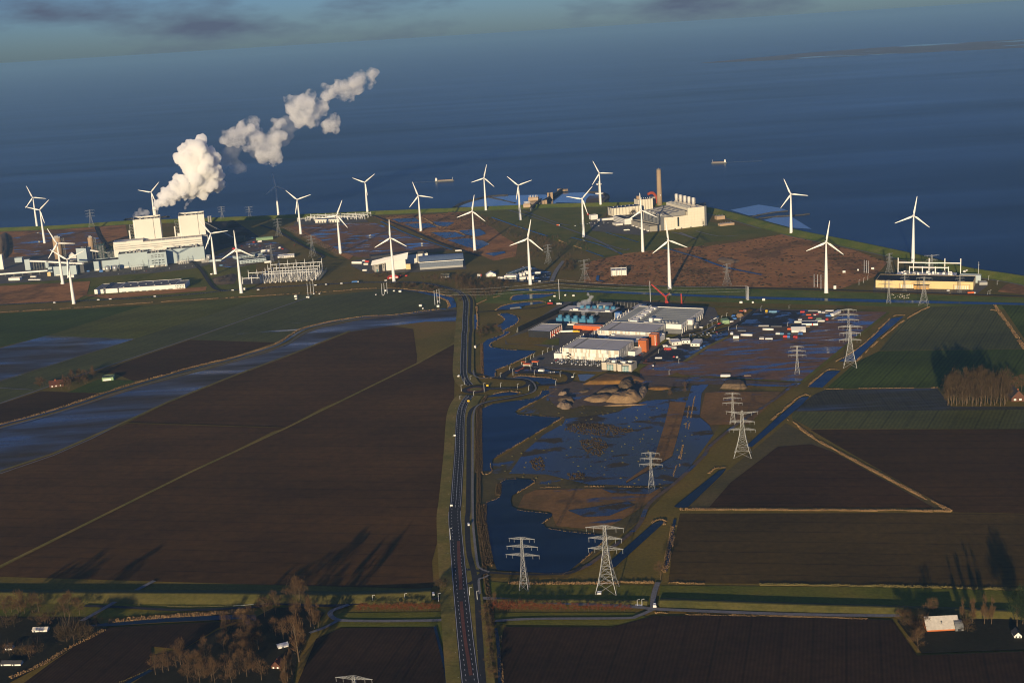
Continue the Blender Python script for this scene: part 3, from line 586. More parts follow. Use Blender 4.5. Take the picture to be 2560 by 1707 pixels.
# ---- southern dike, its roads and the fields south of it
def low_dike(name, line_, prof_, label):
    return tag(dike(name, smooth_line([G(p) for p in line_], 3), prof_, m_dike2), label, 'dike')
def dprof(h, w): return [(-w - 1.2, 0.25), (-w * .5 - 1.2, h * .56), (-1.2, h), (1.2, h), (w * 1.3, 0.25)]
low_dike('inland_dike', S('b1', -600, 400, 0, 410, 1200, 415, 2352, 424) + S('b2', 600, 431, 1000, 433, 1500, 416, 1760, 398), dprof(4.8, 14), 'broad grassed inland dike left of the main road')
low_dike('inland_dike', S('z8', 450, 746, 900, 751, 1400, 756, 1835, 764), dprof(2.6, 5.5), 'short grassed dike below the two nearest pylons')
low_dike('inland_dike', S('z8', 1945, 768, 2200, 772) + S('b3', 60, 776, 700, 796, 1250, 813, 2352, 850, 2800, 866), dprof(3.9, 9.5), 'low grassed dike left of the pale-roofed barn')
sheet('grass', S('z8', 330, 560, 700, 590, 1880, 600, 1850, 790, 420, 740, 300, 640), m_green, Z1 + .02)
sheet('grass', S('z8', 1950, 600, 2352, 605) + S('b3', 1200, 600, 2600, 640, 2600, 900, 60, 840) + S('z8', 1930, 800), m_green, Z1 + .02)
sheet('grass', S('b1', -300, 330, 0, 335, 2352, 370) + S('b2', 0, 380, 1800, 390, 1900, 440, 0, 520) + S('b1', 1000, 600, -300, 620), m_green, Z1 + .02)
ribbon('lane', S('b1', 780, 500, 1100, 512, 1700, 540, 2352, 510) + S('b2', 300, 478, 700, 500, 1000, 490, 1300, 455, 1700, 440, 1900, 425), 5, m_asph, Z3 + .1)
ribbon('lane', S('b1', 750, 640, 930, 540, 1050, 470, 1250, 360, 1420, 270), 5, m_track, Z3 + .12)
ribbon('lane', S('b2', 1000, 490, 860, 540, 830, 580, 900, 630, 1100, 640, 1500, 640, 1880, 630, 1950, 595), 5, m_track, Z3 + .1)
ribbon('lane', S('b2', 900, 635, 780, 700, 640, 750), 4, m_track, Z3 + .1)
ribbon('lane', S('z8', 240, 720, 500, 735, 1000, 770, 1700, 805, 1900, 825, 2352, 845) + S('b3', 200, 845, 700, 855, 1250, 860), 5.5, m_track, Z3 + .14)
ribbon('lane', S('z8', 430, 935, 800, 915, 1600, 910, 1740, 890, 1880, 830), 4.5, m_track, Z3 + .12)
ribbon('lane', S('z8', 1880, 830, 1890, 700, 1930, 580), 5, m_track, Z3 + .16)
sheet('grass', S('z8', 400, 850, 1700, 850, 1860, 900, 1850, 925, 1500, 970, 520, 960, 420, 950), m_green, Z1 + .02)
sheet('grass', S('b2', 930, 560, 1870, 550, 1960, 590, 1990, 850, 2060, 1202, 1900, 1202, 1830, 850, 1800, 690, 900, 690, 860, 600), m_green, Z1 + .02)
sheet('ploughed_field', S('b2', 930, 700, 1790, 695, 1830, 850, 1890, 1110, 1900, 1330, 480, 1330, 700, 800), m_soil_dim, Z2)
sheet('ploughed_field', S('b1', 950, 700, 2200, 632, 2000, 700, 1680, 900, 1390, 870, 1400, 1050, 1000, 1330, 50, 1330, 500, 1000), m_soil_dim, Z2)
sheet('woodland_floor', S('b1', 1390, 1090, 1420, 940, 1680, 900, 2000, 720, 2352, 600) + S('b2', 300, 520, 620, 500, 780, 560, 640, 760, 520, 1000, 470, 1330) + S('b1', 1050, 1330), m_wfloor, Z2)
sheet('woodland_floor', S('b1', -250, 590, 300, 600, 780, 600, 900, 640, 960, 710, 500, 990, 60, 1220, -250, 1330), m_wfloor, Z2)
ribbon('ditch', S('b2', 1790, 690, 1830, 850, 1890, 1110, 1900, 1330), 2.5, m_pond, Z3)
sheet('canal', S('b1', 750, 690, 1000, 655, 1500, 612, 2250, 578, 2352, 590, 2352, 640, 2280, 620, 1500, 652, 960, 690), m_pond, Z3)
sheet('canal', S('b2', -20, 580, 60, 590, 110, 680, 80, 700, 20, 620), m_pond, Z3)
ribbon('ditch', S('b1', 1080, 1260, 1390, 1090), 5, m_pond, Z3)
sheet('ploughed_field', S('z8', 520, 985, 1500, 990, 1880, 885, 2352, 880) + S('b3', 950, 885, 1180, 895, 1400, 1210, 2700, 1160, 2700, 1600) + S('z8', 480, 1620, 490, 1100), m_soil_dim, Z2)
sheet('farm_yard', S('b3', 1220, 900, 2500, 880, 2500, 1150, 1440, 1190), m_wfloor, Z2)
ribbon('ditch', S('z8', 440, 1000, 465, 1200, 480, 1620), 3, m_pond, Z3)
ribbon('ditch', S('z8', 2085, 0, 2040, 250, 2000, 480), 3, m_pond, Z3)
# tidal pools and breakwaters
sheet('tidal_pool', S('z3', 100, 500, 200, 455, 400, 410, 600, 395, 900, 390, 1000, 470, 500, 515), m_shallow, -1.45)
sheet('tidal_pool', S('z3', 960, 460, 1060, 375, 1250, 370, 1420, 400, 1400, 470), m_shallow, -1.45)
sheet('tidal_pool', S('z4', 345, 340, 540, 303, 680, 325, 740, 345, 560, 375, 470, 378), m_shallow, -1.45)
sheet('tidal_pool', S('z4', 570, 410, 640, 390, 760, 385, 900, 470, 760, 460), m_shallow, -1.45)
sheet('tidal_flat', S('z3', 1270, 430, 1300, 400, 1470, 400, 1480, 470, 1260, 480), m_mud2, -1.3)
# ================================================================ wind turbines
m_turb = M('turbine_white', (0.80, 0.80, 0.77), (0.74, 0.74, 0.71), rough=0.45, spec=0.4, scale=0.05)
m_steel = M('galvanised_steel', (0.36, 0.37, 0.37), (0.28, 0.29, 0.29), rough=0.55, metal=0.3, scale=0.2)
m_steeld = M('weathered_steel', (0.22, 0.23, 0.22), (0.16, 0.17, 0.16), rough=0.7, metal=0.2, scale=0.2)
def make_turbine():
    t = thing('wind_turbine', 'x', 'wind turbine', group='wind turbines')
    MB().lathe([(4.3, 0), (4.3, 0.8), (3.7, 1.2), (3.45, 18), (2.95, 40), (2.25, 65), (1.6, 85), (1.25, 96.2)], 20).build('tower', m_turb, t, True)
    n = MB(); rings = [(-3.3, 1.3), (-2.6, 1.9), (-0.8, 2.45), (1.6, 2.5), (4.2, 2.2), (6.6, 1.5), (7.8, 0.5)]
    vs_ = [(r * math.cos(2 * math.pi * i / 14), y, 98 + 1.1 * r * math.sin(2 * math.pi * i / 14)) for y, r in rings for i in range(14)]
    fs = [(k * 14 + i, (k + 1) * 14 + i, (k + 1) * 14 + (i + 1) % 14, k * 14 + (i + 1) % 14) for k in range(6) for i in range(14)] + [tuple(range(14)), tuple(range(97, 83, -1))]
    n.add(vs_, fs).build('nacelle', m_turb, t, True)
    h = MB(); rings = [(-3.2, 1.75), (-4.2, 1.85), (-5.3, 1.5), (-6.1, 0.9), (-6.6, 0.2)]
    vs_ = [(r * math.cos(2 * math.pi * i / 12), y, r * math.sin(2 * math.pi * i / 12)) for y, r in rings for i in range(12)]
    fs = [(k * 12 + (i + 1) % 12, (k + 1) * 12 + (i + 1) % 12, (k + 1) * 12 + i, k * 12 + i) for k in range(4) for i in range(12)] + [tuple(range(48, 60)), tuple(range(11, -1, -1))]
    hub = h.add(vs_, fs).build('hub', m_turb, t, True); hub.location = (0, 0, 98)
    b = MB()
    secs = [(1.0, 1.0, 1.0, 0), (3.0, 1.1, 0.9, 0), (6.5, 2.1, 0.55, 0.3), (9, 2.2, 0.42, 0.35), (18, 1.65, 0.28, 0.2), (28, 1.15, 0.18, 0.1), (36, 0.8, 0.11, 0.05), (40, 0.5, 0.06, 0), (41, 0.12, 0.03, 0)]
    vs_ = []
    for r, c, th, off in secs:
        for i in range(8):
            a = 2 * math.pi * i / 8; x, y = c * math.cos(a) - off, th * math.sin(a); tw = 0.45 * (1 - r / 41)
            vs_.append((x * math.cos(tw) - y * math.sin(tw), x * math.sin(tw) + y * math.cos(tw), r))
    fs = [(k * 8 + i, k * 8 + (i + 1) % 8, (k + 1) * 8 + (i + 1) % 8, (k + 1) * 8 + i) for k in range(8) for i in range(8)] + [tuple(range(64, 72))]
    b0 = b.add(vs_, fs).build('blade', m_turb, t, True)
    bl = [b0] + [b0.copy() for _ in range(2)]
    for o in bl[1:]: col.objects.link(o); o.parent = t
    for o in bl: o.location = (0, -4.3, 98)
    return t
TURB = [  # ground pixel, hub pixel, blade angle in the picture, label
 ((93.3, 570.1), (81.6, 493.3), -29, 'white wind turbine standing farthest left against the sea dike'),
 ((111.8, 608.2), (100.1, 521.1), 40, 'white wind turbine on the flooded heath just right of the leftmost turbine'),
 ((157.3, 710.2), (141.5, 604.6), -33, 'white wind turbine in front of the wide beige silo'),
 ((184.8, 759.2), (167.9, 647.1), 58, 'white wind turbine left of the long flat-roofed warehouse'),
 ((538.8, 685.2), (527.3, 582.3), -41, 'white wind turbine beside the right end of the coal power station'),
 ((603.5, 732.5), (589.1, 623.1), -9, 'white wind turbine left of the open-air switchyard gantries'),
 (None, (378.2, 480.3), 36, 'white wind turbine half hidden behind the smoking power station chimney'),
 ((696.9, 544.2), (689.3, 466.1), -12, 'white wind turbine by the shore beyond the black coal yard'),
 ((752.1, 585.6), (742.9, 498.5), 67, 'white wind turbine on the orange heath strip right of the coal yard'),
 ((851.2, 634.6), (841.6, 540.1), 18, 'white wind turbine in front of the small substation on the brown plain'),
 ((919.2, 535.5), (911.8, 456.6), 48, 'white wind turbine by the sea dike right of the small substation'),
 ((985, 704.2), (975, 594.6), -4, 'white wind turbine in front of the white plant with the slanted roof'),
 ((1052.5, 577.7), (1044.4, 489.3), -24, 'white wind turbine among the upper reserve ponds'),
 ((1215, 526.1), (1209.8, 446.1), 11, 'white wind turbine left of the pier, by the tidal pool'),
 ((1301, 549.8), (1295.5, 462.4), 68, 'white wind turbine in front of the brick pump houses at the pier'),
 ((1187.2, 626.8), (1180.4, 529.1), 7, 'white wind turbine at the right edge of the blue reserve ponds'),
 ((1326, 711.2), (1319.5, 596.3), 9, 'white wind turbine in front of the small works with white sheds'),
 ((1459.3, 593), (1455.2, 498.4), 40, 'white wind turbine on the green meadow left of the gas power station'),
 ((1501.8, 515.2), (1497.4, 432.5), -29, 'white wind turbine on the shore behind the radar tower discs'),
 ((1607, 629.8), (1602.4, 529.1), -6, 'white wind turbine in front of the gas power station'),
 ((1674.3, 721.5), (1668.3, 599.9), -9, 'white wind turbine by the canal behind the red crane'),
 ((1977.9, 585.7), (1975, 485.2), -25, 'white wind turbine by the dike right of the gas power station'),
 ((2065.6, 732), (2064.5, 604), 8, 'white wind turbine standing by the canal on the right'),
 ((2282.5, 654.9), (2283.2, 538.2), 9, 'white wind turbine behind the yellow substation hall')]
turb0 = make_turbine()
for i, (bp, hp, ang, lab) in enumerate(TURB):
    if bp is None: P = G(hp, 98); P.z = 0; bp = PX(P)
    else: P = G(bp)
    t = turb0 if i == 0 else dup(turb0)
    t.location = P; t['label'] = lab
    t.rotation_euler = (0, 0, math.atan2(P.x, P.y) * -0.6 + R(random.uniform(-6, 6)))
    upa = math.degrees(math.atan2(hp[0] - bp[0], bp[1] - hp[1]))
    k = 0
    for ch in t.children:
        if ch.name.startswith('blade'):
            ch.rotation_euler = (0, R(ang - upa + 120 * k), 0); k += 1

# ================================================================ lattice pylons
def lattice(mb, levels, w_leg, w_br):
    """levels: (z, half-width)"""
    for (z0, h0), (z1, h1) in zip(levels, levels[1:]):
        c0 = [(h0, h0, z0), (-h0, h0, z0), (-h0, -h0, z0), (h0, -h0, z0)]; c1 = [(h1, h1, z1), (-h1, h1, z1), (-h1, -h1, z1), (h1, -h1, z1)]
        for i in range(4):
            j = (i + 1) % 4
            mb.bar(c0[i], c1[j], w_br); mb.bar(c0[j], c1[i], w_br); mb.bar(c1[i], c1[j], w_br)
def make_pylon(kind, m, label):
    t = thing('power_pylon', label, 'pylon', group='lattice power pylons')
    if kind == 'A': lv = [(0, 8.2), (9, 6.0), (16, 4.6), (22, 3.6), (27, 2.9), (31, 2.3), (34.5, 1.9), (39, 1.55), (43, 1.35), (47.5, 1.15), (51.5, 1.0), (54, 0.85)]; arms = [(34.5, 13.8, 1.9), (43, 13.2, 1.35), (51.5, 15, 1.0)]
    elif kind == 'B': lv = [(0, 4.6), (8, 3.6), (15, 2.9), (21, 2.3), (27, 1.8), (32, 1.5), (35.7, 1.3), (40, 1.15), (44.5, 1.05), (49, 0.95), (52.5, 0.8), (54.5, 0.7)]; arms = [(35.7, 17.2, 1.3), (44.5, 15.8, 1.05), (52.5, 13.0, 0.8)]
    else: lv = [(0, 10.0), (8, 7.4), (15, 5.6), (21, 4.2), (26, 3.3), (31, 2.6), (36, 2.1), (40.5, 1.8), (45, 1.5), (50, 1.25), (54, 1.0)]; arms = [(31, 15.5, 2.6), (40.5, 14.5, 1.8), (50, 18.5, 1.25)]
    for sx, sy in ((1, 1), (-1, 1), (-1, -1), (1, -1)):
        mb = MB()
        for (z0, h0), (z1, h1) in zip(lv, lv[1:]): mb.bar((sx * h0, sy * h0, z0), (sx * h1, sy * h1, z1), 0.32)
        mb.build('leg', m, t)
    mb = MB(); lattice(mb, lv, 0.3, 0.15); mb.build('bracing', m, t)
    for q, (z, half, w) in enumerate(arms):
        mb = MB(); inl = []; up = 2.2
        for s in (-1, 1):
            tipz = z + (3.2 if kind == 'C' and q == 2 else 0.4)
            tip = (s * half, 0, tipz)
            for yy in (-w, w):
                mb.bar((s * w, yy, z), tip, 0.2); mb.bar((s * w, yy, z + up), tip, 0.17)
                for k_ in range(1, 5):
                    f0, f1 = (k_ - 1) / 5, k_ / 5
                    L = lambda a, b, f: tuple(a[i] + (b[i] - a[i]) * f for i in range(3))
                    mb.bar(L((s * w, yy, z), tip, f0), L((s * w, yy, z + up), tip, f1), 0.12)
            for k_ in range(1, 5):
                f = k_ / 5; x_ = s * (w + (half - w) * f); yy = w * (1 - f); zz = z + (tipz - z) * f
                mb.bar((x_, -yy, zz), (x_, yy, zz), 0.12)
            for f in (0.55, 0.95):
                x_ = s * (w + (half - w) * f); inl.append(MB().tube((x_, 0, z + (tipz - z) * f), (x_, 0, z + (tipz - z) * f - 3.6), 0.14, 0.14, 5))
        a = mb.build('crossarm', m, t); [i_.build('insulator', m, a) for i_ in inl]
    return t
PYL = [  # kind, base pixel, top row, yaw deg, label
 ('B', S('z8', 705, 635)[0], S('z8', 683, 158)[0][1], -14, 'slim lattice pylon at the tip of the nearest pond'),
 ('A', S('z8', 1465, 648)[0], S('z8', 1432, 42)[0][1], -14, 'tall broad lattice pylon nearest to the camera by the short dike'),
 ('B', S('z7', 1872, 1032)[0], S('z7', 1855, 700)[0][1], -14, 'slim lattice pylon in the flood water by the brown meadow'),
 ('C', S('F', 1706, 1046)[0], S('z6', 940, 1050)[0][1], -12, 'wide pylon with upswept top arm beside the straight canal'),
 ('B', S('z6', 855, 1172)[0], S('z6', 850, 888)[0][1], -14, 'slim lattice pylon close behind the pylon with upswept arm'),
 ('B', S('z6', 1445, 715)[0], S('z6', 1440, 458)[0][1], -14, 'slim lattice pylon on the wet building land'),
 ('A', S('z6', 1930, 648)[0], S('d3', 2240, 470)[0][1], -14, 'tall lattice pylon at the near end of the eastern canal'),
 ('B', S('s', 2121, 853)[0], S('d3', 2225, 213)[0][1], -14, 'slim pylon right behind the tall pylon by the eastern canal'),
 ('A', S('d4', 950, 910)[0], S('d4', 943, 515)[0][1], -30, 'tall pylon by the canal in front of the yellow substation hall'),
 ('B', S('d4', 458, 888)[0], S('d4', 455, 565)[0][1], -30, 'slim pylon by the canal left of the yellow substation hall'),
 ('A', S('d4', 465, 500)[0], S('d4', 458, 183)[0][1], 40, 'pylon behind the left corner of the yellow substation hall'),
 ('C', S('d4', 1055, 512)[0], S('d4', 1060, 203)[0][1], 0, 'pylon with upswept arm behind the yellow substation hall'),
 ('B', S('d4', 680, 720)[0], S('d4', 675, 488)[0][1], 10, 'pylon before the left half of the yellow wall'),
 ('B', S('d4', 1450, 740)[0], S('d4', 1450, 498)[0][1], 10, 'pylon before the right half of the yellow wall'),
 ('A', S('z4', 322, 855)[0], S('z4', 320, 708)[0][1], 35, 'pylon standing alone on the brown heath'),
 ('A', S('z3', 925, 1028)[0], S('z3', 918, 848)[0][1], 35, 'pylon in the brown wood above the small works'),
 ('C', S('z3', 1258, 1182)[0], S('z3', 1250, 988)[0][1], 35, 'pylon right of the concrete road by the small works'),
 ('A', S('z2', 818, 890)[0], S('z2', 803, 690)[0][1], 35, 'pylon on the green slope above the switchyard'),
 ('A', S('z2', 505, 705)[0], S('z2', 490, 538)[0][1], 35, 'pylon beside the road right of the coal yard'),
 ('B', S('c3', 1330, 1150)[0], S('c3', 1325, 830)[0][1], 35, 'pylon among the construction huts by the long office'),
 ('A', S('z1', 843, 618)[0], S('z1', 828, 458)[0][1], 30, 'pylon by the dike left of the coal power station'),
 ('A', S('z1', 2045, 555)[0], S('z1', 2035, 428)[0][1], 20, 'pylon at the dike above the coal yard'),
 ('C', S('z1', 2297, 545)[0], S('z1', 2290, 428)[0][1], 20, 'shaded pylon at the dike right of the coal yard')]
pyl = {}
for kind, bp, ty, yaw, lab in PYL:
    P = G(bp); hgt = ZT(P, ty)
    if kind not in pyl: t = pyl[kind] = make_pylon(kind, m_steel, lab)
    else: t = dup(pyl[kind], label=lab)
    t.location = P; t.rotation_euler = (0, 0, R(yaw)); t.scale = (hgt / 54.3,) * 3
P = G(S('b2', 1043, 1133)[0], 54); P.z = 0
t = dup(pyl['A'], P, R(-14), 'pylon of which only the top arm shows at the bottom edge', 1.0)

# slender steel mast lines and masts in threes
m_mast = M('mast_grey', (0.62, 0.63, 0.62), (0.54, 0.55, 0.54), rough=0.5, scale=0.1)
def mast(bp, tp, label, r=0.55, name='steel_mast', cat='mast', group='slender white masts'):
    P = G(bp); h = ZT(P, tp[1]); t = thing(name, label, cat, P, 0, group)
    MB().lathe([(r * 1.5, 0), (r * 1.5, 0.5), (r, 0.6), (r * 0.6, h)], 8).build('shaft', m_mast, t, True)
    mb = MB()
    for k_ in (0.55, 0.75, 0.95): mb.tube((0, 0, h * k_), (1.6, 0, h * k_ + 0.3), 0.1, 0.08, 5)
    mb.build('bracket', m_mast, t)
    return t
def trio(m, spec, lab):
    for (a, b, c, d), w in zip(spec, ('first', 'second', 'third')): mast(S(m, c, d)[0], S(m, a, b)[0], f'{w} from left of three thin masts {lab}')
trio('c5', [(688, 800, 700, 1002), (733, 790, 746, 992), (783, 780, 797, 982)], 'at the top of the crop field')
trio('c5', [(1650, 930, 1672, 1190), (1697, 910, 1717, 1170), (1740, 900, 1762, 1160)], 'beside the curved canal')
trio('c4', [(1525, 640, 1545, 868), (1583, 620, 1600, 856), (1635, 610, 1650, 832)], 'below the switchyard')
trio('z4', [(448, 858, 453, 955), (458, 862, 462, 958), (467, 866, 470, 958)], 'by the canal behind the storage yard')
trio('z4', [(914, 780, 917, 868), (938, 782, 940, 870), (962, 784, 964, 882)], 'left of the turbine by the canal')
trio('z4', [(1257, 683, 1259, 770), (1272, 686, 1274, 772), (1286, 690, 1287, 774)], 'left of the yellow hall')
mast(S('d5', 1690, 705)[0], S('d5', 1672, 380)[0], 'tall single mast by the pond above the data centre', 0.7)
mast(S('z3', 1860, 1378)[0], S('z3', 1855, 1185)[0], 'tall single mast left of the red crane', 0.7)
# ================================================================ buildings: shared helpers
m_cream = M('cream_cladding', (0.72, 0.69, 0.61), (0.66, 0.63, 0.56), rough=0.7, scale=0.02)
m_whitep = M('white_panel', (0.76, 0.74, 0.69), (0.70, 0.68, 0.63), rough=0.6, scale=0.03)
m_beigep = M('beige_panel', (0.52, 0.47, 0.38), (0.46, 0.42, 0.34), rough=0.7, scale=0.05)
m_greyp = M('grey_panel', (0.36, 0.36, 0.34), (0.31, 0.31, 0.30), rough=0.7, scale=0.05)
m_dgrey = M('dark_grey_panel', (0.15, 0.155, 0.16), (0.12, 0.125, 0.13), rough=0.7, scale=0.05)
m_black = M('black_cladding', (0.012, 0.013, 0.016), (0.018, 0.018, 0.021), rough=0.6, scale=0.05)
m_roofg = M('roof_membrane', (0.66, 0.61, 0.52), (0.52, 0.48, 0.41), rough=0.85, scale=0.025, bump=0.2)
m_roofg2 = M('roof_membrane_green', (0.56, 0.55, 0.42), (0.40, 0.40, 0.31), rough=0.85, scale=0.02, bump=0.2)
m_roofd = M('dark_roof', (0.055, 0.055, 0.06), (0.04, 0.04, 0.045), rough=0.8, scale=0.05)
m_roofn = M('navy_roof', (0.022, 0.032, 0.07), (0.018, 0.026, 0.055), rough=0.5, scale=0.05)
m_blueg = M('pale_blue_cladding', (0.40, 0.48, 0.50), (0.36, 0.43, 0.45), rough=0.65, scale=0.03)
m_bluet = M('cooler_blue', (0.06, 0.22, 0.36), (0.05, 0.18, 0.30), rough=0.5, scale=0.2)
m_blueb = M('bright_blue', (0.04, 0.16, 0.45), rough=0.5)
m_orange = M('rust_orange', (0.42, 0.12, 0.035), (0.36, 0.10, 0.03), rough=0.7, scale=0.1)
m_orangeb = M('bright_orange', (0.72, 0.14, 0.03), rough=0.6)
m_red = M('signal_red', (0.55, 0.04, 0.03), rough=0.55)
m_yellow = M('signal_yellow', (0.80, 0.50, 0.02), rough=0.55)
m_glass = M('window_glass', (0.03, 0.045, 0.055), (0.02, 0.03, 0.04), rough=0.12, spec=0.6)
m_glassg = M('green_glass', (0.16, 0.30, 0.30), (0.10, 0.22, 0.23), rough=0.15, spec=0.6)
m_conc = M('concrete', (0.38, 0.35, 0.30), (0.31, 0.285, 0.25), rough=0.9, scale=0.08)
m_brickb = M('buff_brick', (0.42, 0.30, 0.19), (0.36, 0.25, 0.16), rough=0.9, scale=0.2)
m_yelb = M('sandy_brick', (0.70, 0.54, 0.27), (0.64, 0.49, 0.24), rough=0.9, scale=0.05)
m_metal = M('bare_metal', (0.45, 0.46, 0.46), (0.36, 0.37, 0.37), rough=0.4, metal=0.5, scale=0.1)
m_duct = M('grey_duct', (0.30, 0.29, 0.27), (0.24, 0.235, 0.22), rough=0.6, metal=0.2, scale=0.1)
m_brown = M('chimney_concrete', (0.36, 0.26, 0.165), (0.31, 0.225, 0.145), rough=0.9, scale=0.03)
m_greenp = M('pale_green_sheet', (0.24, 0.36, 0.20), (0.20, 0.31, 0.17), rough=0.6, scale=0.1)
def bld(name, label, fr, x, y, cat='building', group=None):
    t = thing(name, label, cat, fr.wp(x, y), fr.rz, group); return t
def block(t, w, d, h, wall, roof, x=0, y=0, z=0, par=1.0, name='wall', rname='roof', rim=None):
    """walls with a parapet rim and a recessed flat roof"""
    o = MB(); th = 0.7
    o.box(x, y, z, x + w, y + th, z + h); o.box(x, y + d - th, z, x + w, y + d, z + h)
    o.box(x, y + th, z, x + th, y + d - th, z + h); o.box(x + w - th, y + th, z, x + w, y + d - th, z + h)
    wo = o.build(name, wall, t)
    r = MB().box(x + th, y + th, z + h - par - 0.5, x + w - th, y + d - th, z + h - par).build(rname, roof, t)
    return wo, r
def boxes(t, name, m, L):
    return [MB().box(*b).build(name, m, t) for b in L]
def vents(t, m, x0, y0, x1, y1, z, n, name='roof_unit', s=(2, 4), hh=(1.2, 2.6)):
    for _ in range(n):
        x, y = random.uniform(x0, x1), random.uniform(y0, y1); a, b = random.uniform(*s), random.uniform(*s)
        MB().box(x, y, z, x + a, y + b, z + random.uniform(*hh)).build(name, m, t)

# ================================================================ the data centre
dc = Frame(S('d1', 920, 1160)[0], S('d1', 1660, 1203)[0])
def striped(t, w, h, d, right=True):
    """vertical cladding strips in three courses, proud of the wall"""
    mbs = [MB(), MB(), MB(), MB()]
    rs = random.Random(3)
    for row in range(3):
        x = 0.0; z0 = 0.4 + row * (h - 0.8) / 3; z1 = z0 + (h - 0.8) / 3 - 0.12
        while x < w - 0.5:
            a = rs.choice((1.5, 2.0, 2.6, 3.4)); a = min(a, w - x); k = rs.choices((0, 1, 2, 3), (5, 4, 1, 3))[0]
            mbs[k].box(x + 0.05, -0.28 - 0.05 * k, z0, x + a - 0.05, -0.004, z1); x += a
        if right:
            y = 0.0
            while y < d - 0.5:
                a = rs.choice((1.5, 2.0, 2.6)); a = min(a, d - y); k = rs.choices((0, 1, 2, 3), (3, 1, 8, 0))[0]
                mbs[k].box(w + 0.004, y + 0.05, z0, w + 0.28 + 0.05 * k, y + a - 0.05, z1); y += a
    for k, (mb, m) in enumerate(zip(mbs, (m_whitep, m_beigep, m_greyp, m_cream))): mb.build('cladding', m, t, kind='stuff')
h1 = bld('data_hall', 'long hall with white and beige striped cladding and a black zigzag logo', dc, 1, 0)
block(h1, 97, 70, 19.4, m_greyp, m_roofg); striped(h1, 97, 19.4, 70)
boxes(h1, 'roof_seam', m_dgrey, [(17.6, 1, 18.4, 18.4, 69, 18.75), (16.2, 1, 18.4, 16.5, 69, 19.3)])
boxes(h1, 'roof_seam', m_whitep, [(56, 1, 18.4, 56.3, 69, 18.6)])
lg = MB()
def stroke(mb, pts, w, y0, y1):
    for (x0, z0), (x1, z1) in zip(pts, pts[1:]):
        L = math.hypot(x1 - x0, z1 - z0); nx, nz = -(z1 - z0) / L * w / 2, (x1 - x0) / L * w / 2
        P = [(x0 + nx, z0 + nz), (x1 + nx, z1 + nz), (x1 - nx, z1 - nz), (x0 - nx, z0 - nz)]
        mb.add([(a, y0, b) for a, b in P] + [(a, y1, b) for a, b in P], [(3, 2, 1, 0), (4, 5, 6, 7), (0, 1, 5, 4), (1, 2, 6, 5), (2, 3, 7, 6), (3, 0, 4, 7)])
stroke(lg, [(7.6, 11.4), (11.4, 11.2), (15.6, 8.4), (8.6, 6.0)], 1.5, -1.0, -0.5)
lg.build('logo', m_black, h1)
lg = MB(); stroke(lg, [(8.6, 6.0), (11.8, 5.4), (15.8, 3.0), (9.0, 0.7)], 1.3, -1.05, -0.52); lg.build('logo', m_black, h1)
a1 = bld('annex', 'plain white annex at the left end of the striped hall', dc, -13, -2); block(a1, 13.5, 16, 9.8, m_whitep, m_roofg)
h2 = bld('data_hall', 'second striped hall behind the two low black-edged roofs', dc, 13, 127)
block(h2, 97, 66, 19.4, m_greyp, m_roofg); striped(h2, 97, 19.4, 66)
boxes(h2, 'roof_seam', m_dgrey, [(17.6, 1, 18.4, 18.4, 65, 18.75), (16.2, 1, 18.4, 16.5, 65, 19.3)])
boxes(h2, 'roof_seam', m_whitep, [(56, 1, 18.4, 56.3, 65, 18.6)])
for y0, lab in ((76, 'low black hall with a pale roof right behind the striped hall'), (101, 'low black hall with a pale roof before the second striped hall')):
    c = bld('link_hall', lab, dc, 36 if y0 < 90 else 38, y0); block(c, 68, 21, 14.5, m_black, m_roofg, par=0.5)
    boxes(c, 'roof_edge', m_whitep, [(0, 20.2, 14.5, 68, 21, 15.1)]); boxes(c, 'roof_unit', m_whitep, [(3, 14, 14.0, 9, 19, 15.6)])
h3 = bld('data_hall', 'largest hall with green-grey roof and white over grey walls', dc, 14, 200)
block(h3, 122, 128, 9, m_dgrey, m_roofg2, par=2, name='plinth'); h3b = block(h3, 122.6, 128.6, 8.4, m_whitep, m_roofg2, x=-0.3, y=-0.3, z=9.0)
for k in range(12): MB().box(122.3, 4 + k * 10.2, 1, 123.0, 6 + k * 10.2, 9).build('wall_rib', m_whitep, h3)
for k in range(10): MB().box(122.3, 8 + k * 12, 11, 122.7, 9.6 + k * 12, 16).build('window', m_glass, h3)
boxes(h3, 'wall_bay', m_whitep, [(121, 34, 9, 131, 44, 17.5)]); boxes(h3, 'wall_bay', m_dgrey, [(121.2, 34.2, 0, 130.8, 43.8, 9)])
boxes(h3, 'roof_wall', m_whitep, [(23, 10, 16.4, 24, 127, 20.5)])
for k in range(8): MB().box(27 + (k % 2) * 1.5, 20 + k * 12.5, 16.4, 37 + (k % 2) * 1.5, 27 + k * 12.5, 19.4).build('roof_unit', m_whitep, h3)
boxes(h3, 'roof_unit', m_whitep, [(28, 2, 16.4, 42, 9, 20.5), (60, 12, 16.4, 66, 18, 23), (62, 26, 16.4, 76, 34, 19), (54, 2, 16.4, 62, 6, 18.5)])
for k in range(6): MB().box(78 + k * 6.2, 10, 16.4, 81.5 + k * 6.2, 14.5, 18.4).build('roof_unit', m_greyp, h3)
boxes(h3, 'roof_seam', m_dgrey, [(44, 20, 16.4, 45, 127, 16.8), (48, 20, 16.4, 48.6, 127, 16.7)])
boxes(h3, 'roof_seam', m_greyp, [(52, 24 + k * 14, 16.4, 120, 24.4 + k * 14, 16.6) for k in range(8)])
sb = bld('service_block', 'grey service shed against the side of the largest hall', dc, 138, 246); block(sb, 10, 16, 6.5, m_dgrey, m_roofg); boxes(sb, 'door', m_cream, [(4, -0.2, 0, 8, 0, 4)])
